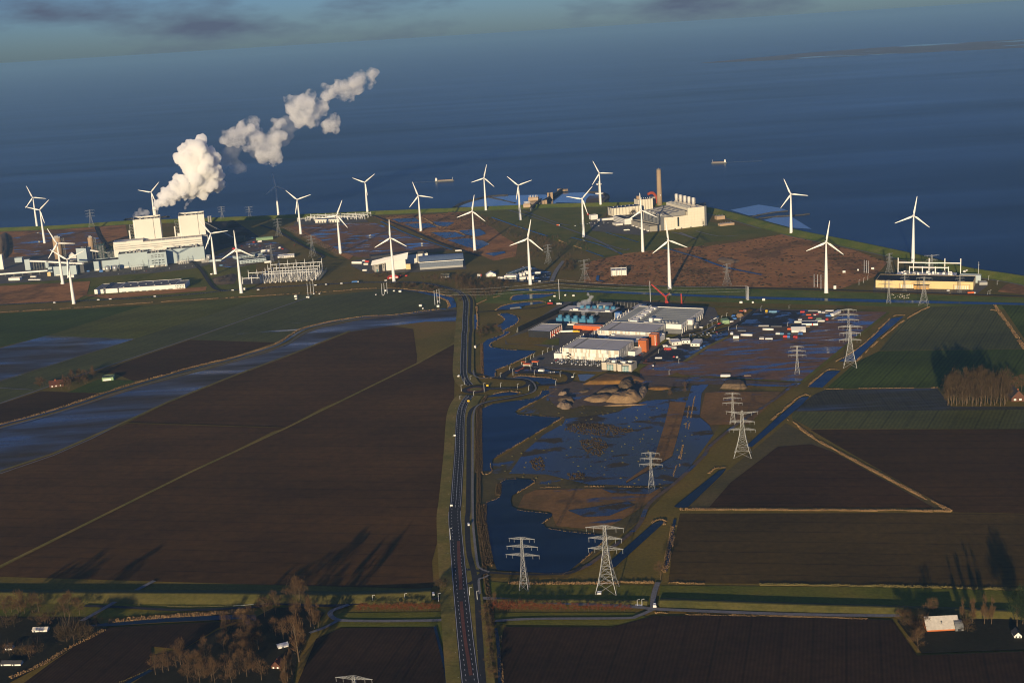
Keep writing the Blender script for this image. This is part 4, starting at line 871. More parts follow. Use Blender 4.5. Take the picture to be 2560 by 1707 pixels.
t1 = bld('stair_tower', 'rust-orange tower beside the striped hall', dc, 105.5, 69); block(t1, 14, 12, 20, m_orange, m_roofg); boxes(t1, 'window', m_whitep, [(1.6, -0.25, 10, 2.8, 0, 12)])
t2 = bld('stair_tower', 'rust-orange tower beside the low black halls', dc, 108.5, 113); block(t2, 14, 13, 19.6, m_orange, m_roofg)
boxes(t2, 'window', m_whitep, [(10.2, -0.25, 1.5 + k * 3.4, 11.2, 0, 4 + k * 3.4) for k in range(5)]); boxes(t2, 'door', m_red, [(12, -0.3, 0, 14, 0, 6)])
wb = bld('white_annex', 'white flat-roofed annex in front of the rust-orange tower', dc, 99.5, 37); block(wb, 12, 31, 9, m_whitep, m_beigep)
wb2 = bld('white_annex', 'white annex beside the second striped hall', dc, 113.5, 131.5); block(wb2, 7, 28, 10.5, m_whitep, m_whitep)
# black storage hall with red bays
bh = bld('storage_hall', 'black hall with pale roof and red loading bays', dc, -117, 126)
block(bh, 40, 55, 12.6, m_black, m_roofg, par=0.6)
boxes(bh, 'roof_edge', m_whitep, [(0, 54.4, 12.6, 40, 55, 13.1), (0, 0, 12.6, 0.6, 55, 13.1)])
boxes(bh, 'roof_seam', m_dgrey, [(1, 18, 12.0, 39, 18.5, 12.3), (1, 37, 12.0, 39, 37.5, 12.3)])
for k in range(6): MB().box(40.02, 4 + k * 8.3, 0.3, 40.3, 10.5 + k * 8.3, 11.2).build('bay_door', m_red, bh)
for k in range(7): MB().box(40.3, 2.6 + k * 8.3, 0, 41.0, 3.4 + k * 8.3, 12).build('post', m_whitep, bh)
ob = bld('orange_store', 'bright orange long container store beside the black hall', dc, -62, 196); block(ob, 52, 12, 8.2, m_orangeb, m_roofg, par=0.4)
# cooling towers, five in the front row
for k, w in enumerate(('first', 'second', 'third', 'fourth', 'fifth')):
    c = bld('cooling_tower', f'{w} from the left of the front row of blue cooling towers', dc, -114 + k * 15.2, 240, 'cooling tower', 'blue cooling towers')
    MB().box(0, 0, 3.4, 11.6, 11, 9.4).build('casing', m_bluet, c)
    MB().box(0.3, 0.3, 0, 11.3, 10.7, 3.39).build('louvre_base', m_greyp, c)
    MB().lathe([(4.1, 9.4), (3.9, 11.2), (4.1, 13.6), (3.7, 13.6), (3.6, 12.6)], 16, 5.8, 5.5).build('fan_stack', m_bluet, c)
    for q in range(5): MB().box(0.2 + q * 2.75, -0.15, 0, 0.5 + q * 2.75, 0.29, 3.3).build('post', m_whitep, c)
cw = bld('basin_wall', 'long cream wall in front of the blue cooling towers', dc, -88, 226, 'wall'); boxes(cw, 'wall', m_cream, [(0, 0, 0, 62, 1.2, 3.2)]); boxes(cw, 'pier', m_greyp, [(k * 15, -0.3, 0, k * 15 + 0.8, 0, 3.4) for k in range(5)])
# black energy building behind with its own coolers
eb = bld('energy_building', 'black building with blue roof coolers behind the cooling towers', dc, -134, 300)
block(eb, 106, 46, 9.6, m_black, m_roofg, par=0.4); boxes(eb, 'roof_edge', m_whitep, [(20, 0.5, 9.6, 104, 1.5, 10.2)])
boxes(eb, 'roof_unit', m_whitep, [(26, 5, 9.2, 36, 9, 12.6), (20, 5, 9.2, 24, 8, 10.8), (90, 5, 9.2, 99, 9, 12)])
for k in range(6): MB().lathe([(4.2, 9.2), (4.0, 11.5), (4.3, 14.2)], 14, 34 + k * 12.5, 30).build('fan_stack', m_bluet, eb)
boxes(eb, 'roof_hall', m_greyp, [(60, 38, 9.2, 84, 60, 14)])
sc = bld('tall_cooler', 'slim blue cooler block at the right end of the black energy building', dc, -22, 296); boxes(sc, 'casing', m_blueb, [(0, 0, 0, 10, 12, 11)]); boxes(sc, 'post', m_whitep, [(k * 2.4, -0.4, 0, k * 2.4 + 0.5, 0, 10) for k in range(5)])
sb = bld('switch_house', 'low pale-roofed switch house behind the tall blue cooler', dc, -10, 348); block(sb, 20, 40, 8, m_black, m_roofg, par=0.3)
# louvred black screens with steel bracing
def screen(fr_a, fr_b, h, label, step=4.2):
    f = Frame(fr_a, fr_b); t = thing('screen_wall', label, 'wall', f.o, f.rz)
    MB().box(0, 0, 0, f.w, 0.5, h).build('panel', m_black, t)
    n = int(f.w / step)
    for k in range(n + 1):
        x = k * f.w / n; mb = MB().box(x - 0.22, -0.9, 0, x + 0.22, -0.5, h * 0.8); mb.bar((x, -0.7, h * 0.8), (x, -4.2, 0.2), 0.35); mb.bar((x, 0.2, h), (x, -0.7, h * 0.8), 0.3)
        mb.build('brace', m_steel, t)
    return t
screen(S('d1', 1120, 205)[0], S('d1', 115, 672)[0], 10.4, 'long black screen wall with steel braces left of the cooling towers')
screen(S('d1', 1510, 185)[0], S('d1', 2320, 215)[0], 10, 'black screen wall with white posts behind the energy building', 6.5)
# pipe bridges on white trestles along the halls
def piperack(fr, x0, y0, y1, z, label):
    t = bld('pipe_rack', label, fr, x0, y0, 'pipe rack'); L = y1 - y0
    for i, (dx, dz) in enumerate(((0, 0), (1.6, 0), (3.2, 0), (0.6, 1.9), (2.4, 1.9))): MB().tube((dx, 0, z + dz), (dx, L, z + dz), 0.65, 0.65, 7).build('pipe', m_metal, t)
    for k in range(int(L / 7) + 1):
        y = k * 7; mb = MB().box(-1.3, y, 0, -0.9, y + 0.4, z + 3.4).box(4.1, y, 0, 4.5, y + 0.4, z + 3.4).box(-0.9, y, z - 1.2, 4.1, y + 0.4, z - 0.8)
        mb.build('trestle', m_whitep, t)
    for k in range(int(L / 14)): MB().tube((6.2, k * 14 + 3, 0), (6.2, k * 14 + 3, 17), 0.6, 0.6, 8).build('riser_pipe', m_whitep, t)
piperack(dc, -12, 6, 118, 8, 'grey pipe rack on white trestles along the striped hall')
piperack(dc, -2, 128, 322, 8, 'grey pipe rack on white trestles along the largest hall')
for x, y, lab in ((14, 88, 'blue equipment tank left of the low black halls'), (26, 108, 'small blue equipment tank between pipe rack and low halls')):
    t = bld('equipment_tank', lab, dc, x, y, 'tank'); MB().lathe([(4, 0), (4, 7), (3.4, 8.2), (1, 8.8)], 14).build('shell', m_blueb, t, True); MB().tube((5.4, 0, 0), (5.4, 0, 13), 0.8, 0.8, 8).build('pipe', m_whitep, t)
# entrance office in stacked concrete and glass blocks
of = bld('office_building', 'small office of beige slabs and green glass before the striped hall', dc, 88, -46)
block(of, 50, 19, 11.5, m_conc, m_roofd, par=0.8)
for x, w_, y, h_ in ((0, 8, -3, 12.5), (28, 6, -7, 12.0), (20, 4, -4, 12), (46, 4, -6, 12)): MB().box(x, y, 0, x + w_, -0.01, h_).build('slab', m_beigep, of)
for x in (8.6, 35.0):
    MB().box(x, -2.4 if x < 20 else -6, 0.4, x + 10.5, -0.02, 8.6).build('glazing', m_glassg, of)
    for q in range(5): MB().box(x + q * 2.5, -2.7 if x < 20 else -6.3, 0.4, x + q * 2.5 + 0.35, -2.42 if x < 20 else -6.02, 8.8).build('mullion', m_whitep, of)
    for q in range(3): MB().box(x, -2.65 if x < 20 else -6.25, 0.4 + q * 2.9, x + 10.5, -2.43 if x < 20 else -6.03, 0.7 + q * 2.9).build('transom', m_whitep, of)
boxes(of, 'roof_unit', m_whitep, [(14, 4, 10.7, 20, 12, 14.5), (30, 5, 10.7, 36, 11, 13.2), (38, 12, 10.7, 44, 17, 13)]); vents(of, m_greyp, 2, 2, 44, 15, 10.7, 8)
# gatehouse with orange canopies
gh = thing('gatehouse', 'gatehouse with bright orange canopies at the entrance road', 'building', G(S('d6', 1230, 560)[0]), dc.rz)
block(gh, 14, 6, 3.2, m_beigep, m_roofd, par=0.3); boxes(gh, 'canopy', m_orangeb, [(2, -4, 5.2, 14, 2, 5.9), (12, 8, 6.0, 22, 14, 7.5), (-8, 10, 4.6, -1, 14, 5.2)])
boxes(gh, 'post', m_whitep, [(2.2, -3.8, 0, 2.6, -3.4, 5.2), (13.2, -3.8, 0, 13.6, -3.4, 5.2), (12.3, 8.3, 0, 12.7, 8.7, 6), (21.3, 8.3, 0, 21.7, 8.7, 6), (-7.7, 10.3, 0, -7.3, 10.7, 4.6), (-1.7, 13.3, 0, -1.3, 13.7, 4.6)])
lp = [G(p) for p in S('d6', 1090, 655, 1140, 655, 1250, 590)]
lw = thing('barrier_wall', 'low orange barrier wall beside the entrance road', 'wall', lp[0], 0)
for a, b in zip(lp, lp[1:]):
    d_ = b - a; n_ = Vector((-d_.y, d_.x, 0)).normalized() * 0.6; a2, b2 = a - lp[0], b - lp[0]
    MB().prism([(a2 + n_)[:2], (a2 - n_)[:2], (b2 - n_)[:2], (b2 + n_)[:2]], 0, 2.0).build('panel', m_orangeb, lw)
ks = thing('kiosk', 'small white kiosk on the entrance car park', 'kiosk', G(S('d6', 1510, 665)[0]), dc.rz); block(ks, 9, 5, 4, m_whitep, m_greyp, par=0.3)
# ================================================================ coal power station
cp = Frame(S('c2', 120, 1160)[0], S('c2', 2150, 968)[0])
ps = bld('coal_power_station', 'huge cream and pale-blue coal power station with two boiler houses', cp, 0, 0, 'power station')
block(ps, 62, 40, 24, m_blueg, m_roofd, name='low_block'); MB().box(16, -0.6, 0, 20, -0.05, 24).build('wall_rib', m_dgrey, ps)
block(ps, 72, 42, 36.5, m_blueg, m_roofd, x=61, y=0.3, name='machine_block')
block(ps, 46, 44, 36.3, m_blueg, m_roofd, x=132, y=-30, name='control_block')
block(ps, 92.5, 40, 36.5, m_blueg, m_roofd, x=178.3, y=2, name='machine_block')
for x0, x1, y in ((3, 58, -0.25), (64, 84, 0.05), (136, 174, -30.25), (200, 268, 1.75)): MB().box(x0, y - 0.2, 0.3, x1, y + 0.2, 4.6).build('plinth', m_cream, ps)
for r_, zz in enumerate((29, 24.4, 16, 9.5)):
    for k in range(4): MB().box(141.5 + k * 8.3, -30.4, zz, 147.3 + k * 8.3, -30.05, zz + 2.0).build('window', m_glass if r_ > 1 else m_dgrey, ps)
for k in range(9): MB().box(146 + k * 3, -30.6, 0.6, 147.8 + k * 3, -30.46, 5).build('window', m_glass, ps)
vents(ps, m_greyp, 70, 6, 128, 36, 35.4, 12, s=(3, 7), hh=(2, 4)); vents(ps, m_greyp, 140, -24, 172, 8, 35.2, 9, s=(3, 6), hh=(2, 4)); vents(ps, m_greyp, 184, 8, 265, 36, 35.4, 12, s=(3, 7), hh=(2, 4))
# turbine hall with dark bands
block(ps, 219, 44, 56, m_cream, m_roofg, x=49, y=42.6, name='turbine_hall')
for z0 in (47.5, 42.5): MB().box(52, 42.1, z0, 266, 42.58, z0 + 1.6).build('band', m_greyp, ps)
MB().box(52, 42.1, 53.0, 90, 42.58, 54.0).build('band', m_greyp, ps)
for z0 in (38.5, 41.0): pass
boxes(ps, 'grille', m_greyp, [(147, 42.1, 38.0, 168, 42.58, 39), (147, 42.1, 40, 168, 42.58, 40.7)])
boxes(ps, 'roof_hall', m_cream, [(49.5, 50, 54.5, 122, 86, 60.5)])
vents(ps, m_greyp, 130, 46, 262, 60, 55, 14, s=(2, 4), hh=(1, 2.5))
# two boiler houses
for x0, w_ in ((101, 67), (214, 65)):
    block(ps, w_, 66, 108, m_cream, m_roofd, x=x0, y=87, par=4, name='boiler_house')
    MB().box(x0 + w_ * 0.74, 86.5, 56, x0 + w_ * 0.74 + 0.9, 86.98, 108).build('wall_joint', m_dgrey, ps)
    MB().box(x0 + 2, 86.55, 56, x0 + 4.5, 86.98, 107.5).build('wall_edge', m_whitep, ps)
    mb = MB(); sx = x0 - 10
    for zz in range(0, 96, 8):
        mb.bar((sx, 92, zz), (sx, 92, zz + 8), 0.6); mb.bar((sx + 9, 92, zz), (sx + 9, 92, zz + 8), 0.6); mb.bar((sx, 92, zz), (sx + 9, 92, zz + 8), 0.5); mb.bar((sx, 92, zz + 8), (sx + 9, 92, zz + 8), 0.6)
        mb.bar((sx, 104, zz), (sx, 104, zz + 8), 0.6); mb.bar((sx, 92, zz + 8), (sx, 104, zz + 8), 0.5)
    mb.build('stair_frame', m_steeld, ps)
    boxes(ps, 'lift_shaft', m_cream, [(sx - 3.5, 91, 0, sx - 0.5, 97, 82)])
    for k in range(7): MB().box(x0 + 6 + k * 8.5, 95 + (k % 3) * 14, 104, x0 + 11 + k * 8.5, 101 + (k % 3) * 14, 107.5 + (k % 2) * 2).build('roof_unit', m_greyp, ps)
boxes(ps, 'side_block', m_cream, [(207, 86.8, 0, 213.9, 110, 64)])
boxes(ps, 'side_block', m_greyp, [(268.2, 70, 0, 283, 86, 55)])
# chimney
st = bld('power_station_chimney', 'pale power station chimney trailing the great steam plume', cp, 153, 182, 'chimney')
MB().lathe([(6.2, 0), (5.6, 40), (5.0, 90), (4.6, 122), (4.6, 127), (3.9, 127), (3.9, 124)], 20).build('shaft', m_whitep, st, True)
for z in (60, 96, 118): MB().lathe([(6.4, z), (6.4, z + 1.1), (4.8, z + 1.1), (4.8, z)], 20).build('gallery', m_greyp, st)
mb = MB()
for zz in range(40, 116, 8): mb.bar((7.5, -3, zz), (7.5, -3, zz + 8), 0.5); mb.bar((7.5, 3, zz), (7.5, 3, zz + 8), 0.5); mb.bar((7.5, -3, zz), (7.5, 3, zz + 8), 0.4)
mb.build('ladder_frame', m_steel, st)
CHIM = cp.wp(153, 182, 127)
# tanks, transformers and yard gear before the station
for x, y, r, h, lab in ((34, -26, 6.4, 13, 'left of the two steel tanks before the power station'), (52, -26, 6.6, 13, 'right of the two steel tanks before the power station'), (280, -8, 6, 15, 'steel tank at the right end of the power station')):
    t = bld('steel_tank', lab, cp, x, y, 'tank'); MB().lathe([(r, 0), (r, h), (r * 0.6, h + 0.9), (0.3, h + 1.2)], 22).build('shell', m_metal, t, True); MB().lathe([(r + 0.25, h - 0.5), (r + 0.25, h), (r, h), (r, h - 0.5)], 22).build('rim', m_steel, t)
for x, y, w_, lab in ((92, -44, 26, 'transformer bank before the machine block left of the windows'), (205, -22, 26, 'transformer bank right of the windowed control block'), (262, -34, 18, 'white pipe frames at the right end of the station yard')):
    t = bld('transformer_bank', lab, cp, x, y, 'transformer')
    for k in range(5): MB().box(k * w_ / 5, 0, 0, k * w_ / 5 + w_ / 7.5, 5, 6.5).build('tank', m_greyp, t); 
    for k in range(10): MB().tube((k * w_ / 10 + 0.6, -1.2, 0), (k * w_ / 10 + 0.6, -1.2, 10), 0.32, 0.26, 6).build('bushing', m_whitep, t)
    mb = MB(); mb.bar((0, 2, 11), (w_, 2, 11), 0.5)
    for k in range(4): mb.bar((k * w_ / 3, 2, 0), (k * w_ / 3, 2, 14), 0.45)
    mb.build('gantry', m_steel, t)
for x, y, h, lab in ((64, -40, 22, 'first thin gantry mast'), (122, -54, 26, 'second thin gantry mast'), (150, -50, 22, 'third thin gantry mast'), (230, -20, 20, 'fourth thin gantry mast')):
    t = bld('gantry_mast', lab + ' from the left before the power station', cp, x, y, 'mast'); MB().lathe([(0.7, 0), (0.35, h)], 6).build('shaft', m_steeld, t); MB().tube((-3, 0, h * 0.8), (3, 0, h * 0.8), 0.2, 0.2, 5).build('arm', m_steeld, t)
# silos with stair towers
for q, r, h, lab in ((S('c1', 1095, 785)[0], 11.5, 56, 'wide beige concrete silo with a stair frame left of the station'), (S('c1', 1695, 690)[0], 7.2, 43, 'narrow beige silo on legs left of the station')):
    P = G(q); t = thing('silo', lab, 'silo', P, cp.rz)
    z0 = 0 if r > 10 else 10
    MB().lathe([(r, z0), (r, h), (r * 0.95, h + 1)], 26).build('shell', m_brickb, t, True)
    for zz in (0.45, 0.75): MB().lathe([(r + 0.2, h * zz), (r + 0.2, h * zz + 0.8), (r, h * zz + 0.8), (r, h * zz)], 26).build('ring', m_conc, t)
    if z0: [MB().tube((r * 0.8 * math.cos(a), r * 0.8 * math.sin(a), 0), (r * 0.8 * math.cos(a), r * 0.8 * math.sin(a), 10), 0.8, 0.8, 6).build('leg', m_conc, t) for a in (0.4, 1.97, 3.5, 5.1)]
    mb = MB()
    for k in range(int(h / 6)):
        z = k * 6
        for yy in (-2.5, 2.5): mb.bar((r + 1, yy, z), (r + 1, yy, z + 6), 0.45); mb.bar((r + 6, yy, z), (r + 6, yy, z + 6), 0.45); mb.bar((r + 1, yy, z), (r + 6, yy, z + 6), 0.4); mb.bar((r + 1, yy, z + 6), (r + 6, yy, z + 6), 0.4)
    mb.build('stair_frame', m_steeld, t); boxes(t, 'top_house', m_greyp, [(-r * 0.5, -4, h + 0.6, r * 0.4, 4, h + 6), (r * 0.1, -r * 0.6, h + 0.6, r * 0.8, 0, h + 3.5)])
def cbox(name, lab, m, x0, y0, x1, y1, top, depth, wall, roof, cat='building', **kw):
    """block from the ground pixels of its front edge, the sheet row of its top edge and a depth"""
    f = Frame(S(m, x0, y0)[0], S(m, x1, y1)[0]); h = f.zt(0, 0, S(m, 0, top)[0][1])
    t = thing(name, lab, cat, f.o, f.rz); t['_h'] = h; block(t, f.w, depth, h, wall, roof, par=kw.get('par', 0.5)); return t, f, h
t, f, h = cbox('boiler_annex', 'tall pale-blue transfer tower left of the power station', 'c1', 1425, 850, 1610, 845, 600, 26, m_blueg, m_roofd); vents(t, m_dgrey, 2, 2, 18, 18, h - 0.5, 4, s=(3, 5))
t, f, h = cbox('workshop', 'wide pale-blue workshop with roof openings behind the left turbine', 'c1', 1000, 1105, 1415, 1075, 935, 32, m_blueg, m_roofd)
for k in range(6): MB().box(4 + k * 8, 4, h - 0.5, 9 + k * 8, 26, h + 0.2).build('skylight', m_dgrey, t)
boxes(t, 'door', m_cream, [(4, -0.2, 0, 18, 0, 3.6)])
t, f, h = cbox('workshop', 'dark shaded workshop right of the wide pale-blue one', 'c1', 1425, 1060, 1555, 1040, 920, 24, m_dgrey, m_roofd)
t, f, h = cbox('gabled_silo', 'small white gabled hopper beside the transfer tower', 'c1', 1280, 830, 1410, 815, 745, 16, m_whitep, m_greyp)
mb = MB(); mb.add([(0, 0, h), (f.w, 0, h), (f.w / 2, 0, h + 9), (0, 16, h), (f.w, 16, h), (f.w / 2, 16, h + 9)], [(0, 1, 2), (5, 4, 3), (1, 4, 5, 2), (3, 0, 2, 5)]); mb.build('gable', m_whitep, t)
for a in ((470, 1000, 565, 995, 805, 8, 'slim white transfer tower on the conveyor line'), (275, 860, 410, 850, 775, 14, 'pale conveyor house far left of the power station'), (840, 960, 905, 955, 850, 9, 'small pale transfer house on the conveyor'), (0, 990, 70, 985, 715, 10, 'tall pale tower at the left picture edge'), (890, 1040, 965, 1035, 945, 10, 'pale transfer house where the low conveyor ends')):
    cbox('transfer_tower', a[6], 'c1', a[0], a[1], a[2], a[3], a[4], a[5], m_blueg if a[0] else m_whitep, m_greyp)
cbox('site_hut', 'orange-lit brick hut at the end of the conveyor', 'c1', 875, 1110, 935, 1105, 1040, 8, m_yelb, m_greyp)
cbox('site_hut', 'low white shed at the far left of the station yard', 'c1', 160, 1190, 365, 1185, 1140, 12, m_whitep, m_greyp)
cbox('white_lorry_depot', 'small white depot beside the second turbine from the left', 'c1', 1240, 1135, 1360, 1130, 1088, 8, m_whitep, m_whitep)
cbox('blue_container', 'bright blue container before the power station tanks', 'c1', 1825, 1035, 1895, 1030, 1000, 5, m_blueb, m_blueb, 'container')
cbox('blue_container', 'small blue container beside the dark workshop', 'c1', 1595, 1030, 1645, 1026, 1005, 4, m_blueb, m_blueb, 'container')
def conveyor(lab, pa, za, pb, zb, w=4.5, h=3.5, m=m_whitep):
    A, B = G(pa, za), G(pb, zb); O = Vector((A.x, A.y, 0)); t = thing('conveyor', lab, 'conveyor', O, 0); d_ = (B - A); n_ = Vector((-d_.y, d_.x, 0)).normalized() * w / 2; a, b = A - O, B - O
    up = Vector((0, 0, h)); MB().add([a - n_, a + n_, b + n_, b - n_, a - n_ + up, a + n_ + up, b + n_ + up, b - n_ + up], [(0, 1, 2, 3), (7, 6, 5, 4), (0, 4, 5, 1), (1, 5, 6, 2), (2, 6, 7, 3), (3, 7, 4, 0)]).build('gallery', m, t)
    for k in range(1, 6):
        q = a + (b - a) * (k / 6); mb = MB(); mb.bar((q.x - 1.5, q.y, 0), (q.x, q.y, q.z), 0.5); mb.bar((q.x + 1.5, q.y, 0), (q.x, q.y, q.z), 0.5); mb.build('trestle', m_steeld, t)
conveyor('long low white conveyor gallery at the far left of the yard', S('c1', -60, 1085)[0], 6, S('c1', 880, 1015)[0], 9)
conveyor('grey conveyor gallery sloping from the slim transfer tower', S('c1', 560, 840)[0], 22, S('c1', 860, 850)[0], 24, 5, 4)
conveyor('grey conveyor gallery running to the transfer tower', S('c1', 905, 855)[0], 24, S('c1', 1530, 890)[0], 22, 5, 4)
conveyor('white conveyor gallery from the narrow silo to the station', S('c1', 1640, 640)[0], 26, S('c1', 1975, 690)[0], 14, 5, 4)
# flue-gas lattice structure at the station's left flank
fl = bld('desulphurisation_frame', 'dark green steel frame plant at the left flank of the station', cp, 8, 70, 'plant')
for x, y, w_, d_, h in ((0, 0, 16, 20, 58), (18, 6, 26, 22, 40)):
    mb = MB()
    for i in range(3):
        for j in range(2):
            mb.bar((x + i * w_ / 2, y + j * d_, 0), (x + i * w_ / 2, y + j * d_, h), 0.8)
    for zz in range(6, int(h) + 1, 7):
        mb.bar((x, y, zz), (x + w_, y, zz), 0.6); mb.bar((x, y + d_, zz), (x + w_, y + d_, zz), 0.6); mb.bar((x, y, zz), (x, y + d_, zz), 0.6); mb.bar((x, y, zz - 6), (x + w_, y, zz), 0.4)
    mb.build('frame', M('green_steel', (0.035, 0.075, 0.075), rough=0.6), fl); boxes(fl, 'vessel', m_dgrey, [(x + 2, y + 3, 3, x + w_ - 2, y + d_ - 3, h - 6)])
# coal yard gear
for q, ln, lab in ((S('c3', 640, 770)[0], 30, 'grey-green shed at the near edge of the coal yard'),): cbox('coal_shed', lab, 'c3', 650, 775, 815, 765, 685, 22, M('green_grey', (0.09, 0.12, 0.11), rough=0.7), m_roofd)
for i, (a, b) in enumerate((((60, 400), (300, 520)), ((200, 470), (620, 700)), ((380, 560), (560, 690)))):
    conveyor(f'{("far", "middle", "near")[i]} low conveyor in the black coal yard', S('c3', *a)[0], 2, S('c3', *b)[0], 2, 3, 2, m_duct)
for i, (x, y) in enumerate(((165, 420), (205, 415))): 
    P = G(S('c3', x, y)[0]); t = thing('vent_stack', ('left', 'right')[i] + ' short grey stack behind the coal yard', 'stack', P); MB().lathe([(3.4, 0), (2.6, 6), (2.6, 20)], 12).build('shaft', m_conc, t, True); MB().lathe([(2.9, 19), (2.9, 20.5), (2.6, 20.5), (2.6, 19)], 12).build('rim', m_greyp, t)
# coal piles
def mound(name, lab, poly_px, hgt, m, cat='mound', top=0.45, rough_=0.6, z0=0.0, n=22, flat=None, seed=1):
    """heap with an uneven crest over an irregular footprint"""
    rs = random.Random(seed); P = [G(p) for p in poly_px]; c = sum(P, Vector()) / len(P)
    t0 = smooth_line(P + [P[0]], 9)[:-1]; k = len(t0); vs_ = []; fs = []
    rings = [(1.0, 0.0), (0.93, 0.16), (0.86, 0.32), (0.79, 0.48), (0.72, 0.64), (0.65, 0.80), (0.58, 0.90), (0.5, 0.95), (0.4, 0.99), (0.28, 1.0), (0.14, 1.0)] if flat is None else [(1.0, 0), (0.95, 0.18), (0.9, 0.36), (0.85, 0.55), (0.8, 0.74), (0.74, 0.95), (0.66, 1.0), (0.5, 1.0), (0.34, .98), (0.18, 0.97)]
    for r_, hh in rings:
        for p in t0:
            d_ = p - c; w_ = Vector((c.x + d_.x * r_, c.y + d_.y * r_, seed * 7.0)); nz_ = mnoise.noise(w_ * .05) * .55 + mnoise.noise(w_ * .14) * .38 + mnoise.noise(w_ * .35) * .22; j = 1 + nz_ * .10 * rough_ * (1 if hh else .6); vs_.append((c.x + d_.x * r_ * j, c.y + d_.y * r_ * j, z0 + hgt * hh * max(.25, 1 + nz_ * .75 * rough_)))
    for i in range(len(rings) - 1):
        for j in range(k): fs.append((i * k + j, i * k + (j + 1) % k, (i + 1) * k + (j + 1) % k, (i + 1) * k + j))
    vs_.append((c.x, c.y, z0 + hgt)); e = len(vs_) - 1; b = (len(rings) - 1) * k
    fs += [(b + j, b + (j + 1) % k, e) for j in range(k)]
    me = bpy.data.meshes.new(name); me.from_pydata([(v[0] - c.x, v[1] - c.y, v[2]) for v in vs_], [], fs); me.update()
    if me.polygons[0].normal.z < 0: me.flip_normals()
    me.polygons.foreach_set('use_smooth', [True] * len(me.polygons))
    me.materials.append(m); o = bpy.data.objects.new(name, me); col.objects.link(o); o.location = (c.x, c.y, 0); return tag(o, lab, cat)
mound('coal_heap', 'long black coal heap at the back of the yard', S('c3', 380, 430, 640, 410, 760, 480, 520, 520), 9, m_coal, 'heap', seed=2)
mound('coal_heap', 'black coal heap in the middle of the yard', S('c3', 560, 560, 820, 520, 960, 620, 700, 680), 8, m_coal, 'heap', seed=3)
mound('coal_heap', 'black coal heap at the near side of the yard', S('c3', 250, 680, 480, 640, 620, 760, 360, 820), 8, m_coal, 'heap', seed=4)
# long flat warehouse in the foreground of the station
wf = Frame(S('z1', 870, 1232)[0], S('z1', 1705, 1179)[0])
wh = bld('warehouse', 'long flat grey-roofed warehouse with pale walls before the power station', wf, 0, 0)
hw = wf.zt(0, 0, S('z1', 0, 1192)[0][1]); W_ = wf.w
m_wroof = M('grey_roof', (0.17, 0.17, 0.18), (0.12, 0.12, 0.13), rough=0.8, scale=0.03)
dpt = 72
for x0, x1 in ((0, 0.10), (0.125, 0.255), (0.272, 0.885)):
    block(wh, (x1 - x0) * W_, dpt, hw, m_whitep, m_wroof, x=x0 * W_, par=0.6, name='hall_wall')
for x0, x1 in ((0.10, 0.125), (0.255, 0.272)): MB().box(x0 * W_ + 0.1, 2, 0, x1 * W_ - 0.1, dpt - 1, hw * 0.7).build('link', m_dgrey, wh)
block(wh, 0.113 * W_, 50, hw * 1.05, m_whitep, m_wroof, x=0.887 * W_, y=-3, par=0.5, name='office_wall')
for k in range(6):
    for r_ in range(2): MB().box(0.895 * W_ + k * 0.017 * W_, -3.2, 1.2 + r_ * hw * 0.5, 0.905 * W_ + k * 0.017 * W_, -3.01, 1.2 + r_ * hw * 0.5 + 2.0).build('window', m_glass, wh)
for k in range(8): MB().box((0.30 + k * 0.073) * W_, -2.2, 0, (0.345 + k * 0.073) * W_, -0.02, 1.3).build('loading_dock', m_dgrey, wh)
boxes(wh, 'roof_ridge', m_wroof, [(0.10 * W_, 0.5, hw - 0.5, 0.125 * W_, dpt - 4, hw + 2.5)])
for k in range(10): MB().box((0.3 + k * 0.057) * W_, 12 + (k % 3) * 18, hw - 0.6, (0.3 + k * 0.057) * W_ + 3, 15 + (k % 3) * 18, hw + 0.8).build('skylight', m_greyp, wh)
# ================================================================ gas power station
gp = Frame(S('c6', 1335, 1148)[0], S('c6', 2065, 1070)[0])
gs = bld('gas_power_station', 'large cream gas power station with five roof stacks', gp, 0, 0, 'power station')
m_gcream = M('gas_cream', (0.74, 0.68, 0.54), (0.69, 0.63, 0.50), rough=0.6, scale=0.05)
block(gs, 66, 142, 32.7, m_gcream, m_duct, name='low_hall', par=3); block(gs, 46, 141, 51, m_gcream, m_roofg, x=66.05, y=0.2, name='high_hall')
boxes(gs, 'corner_shaft', m_dgrey, [(112.1, 3, 0, 119, 12, 52), (100, 140, 48, 108, 146, 58)])
jl = MB()
for k in range(1, 12): jl.box(k * 9.3, -0.12, 2, k * 9.3 + 0.22, -0.004, 32.5 if k < 8 else 50.8)
for k in range(1, 6): jl.box(0.5, -0.13, k * 6.6, 111.5 if k < 5 else 111.5, -0.006, k * 6.6 + 0.2)
for k in (39, 45): jl.box(66.5, -0.13, k, 111.5, -0.006, k + 0.2)
jl.build('panel_joint', m_beigep, gs, kind='stuff')
boxes(gs, 'window', m_glass, [(36, -0.4, 7, 41, -0.14, 31), (106.5, -0.4, 5, 108.5, -0.14, 13)])
for x in (27, 45, 71, 107): MB().box(x, -0.4, 0, x + 4, -0.14, 2.6).build('door', m_dgrey, gs)
boxes(gs, 'roof_band', m_dgrey, [(65.7, 4, 41, 66.0, 138, 44.5)])
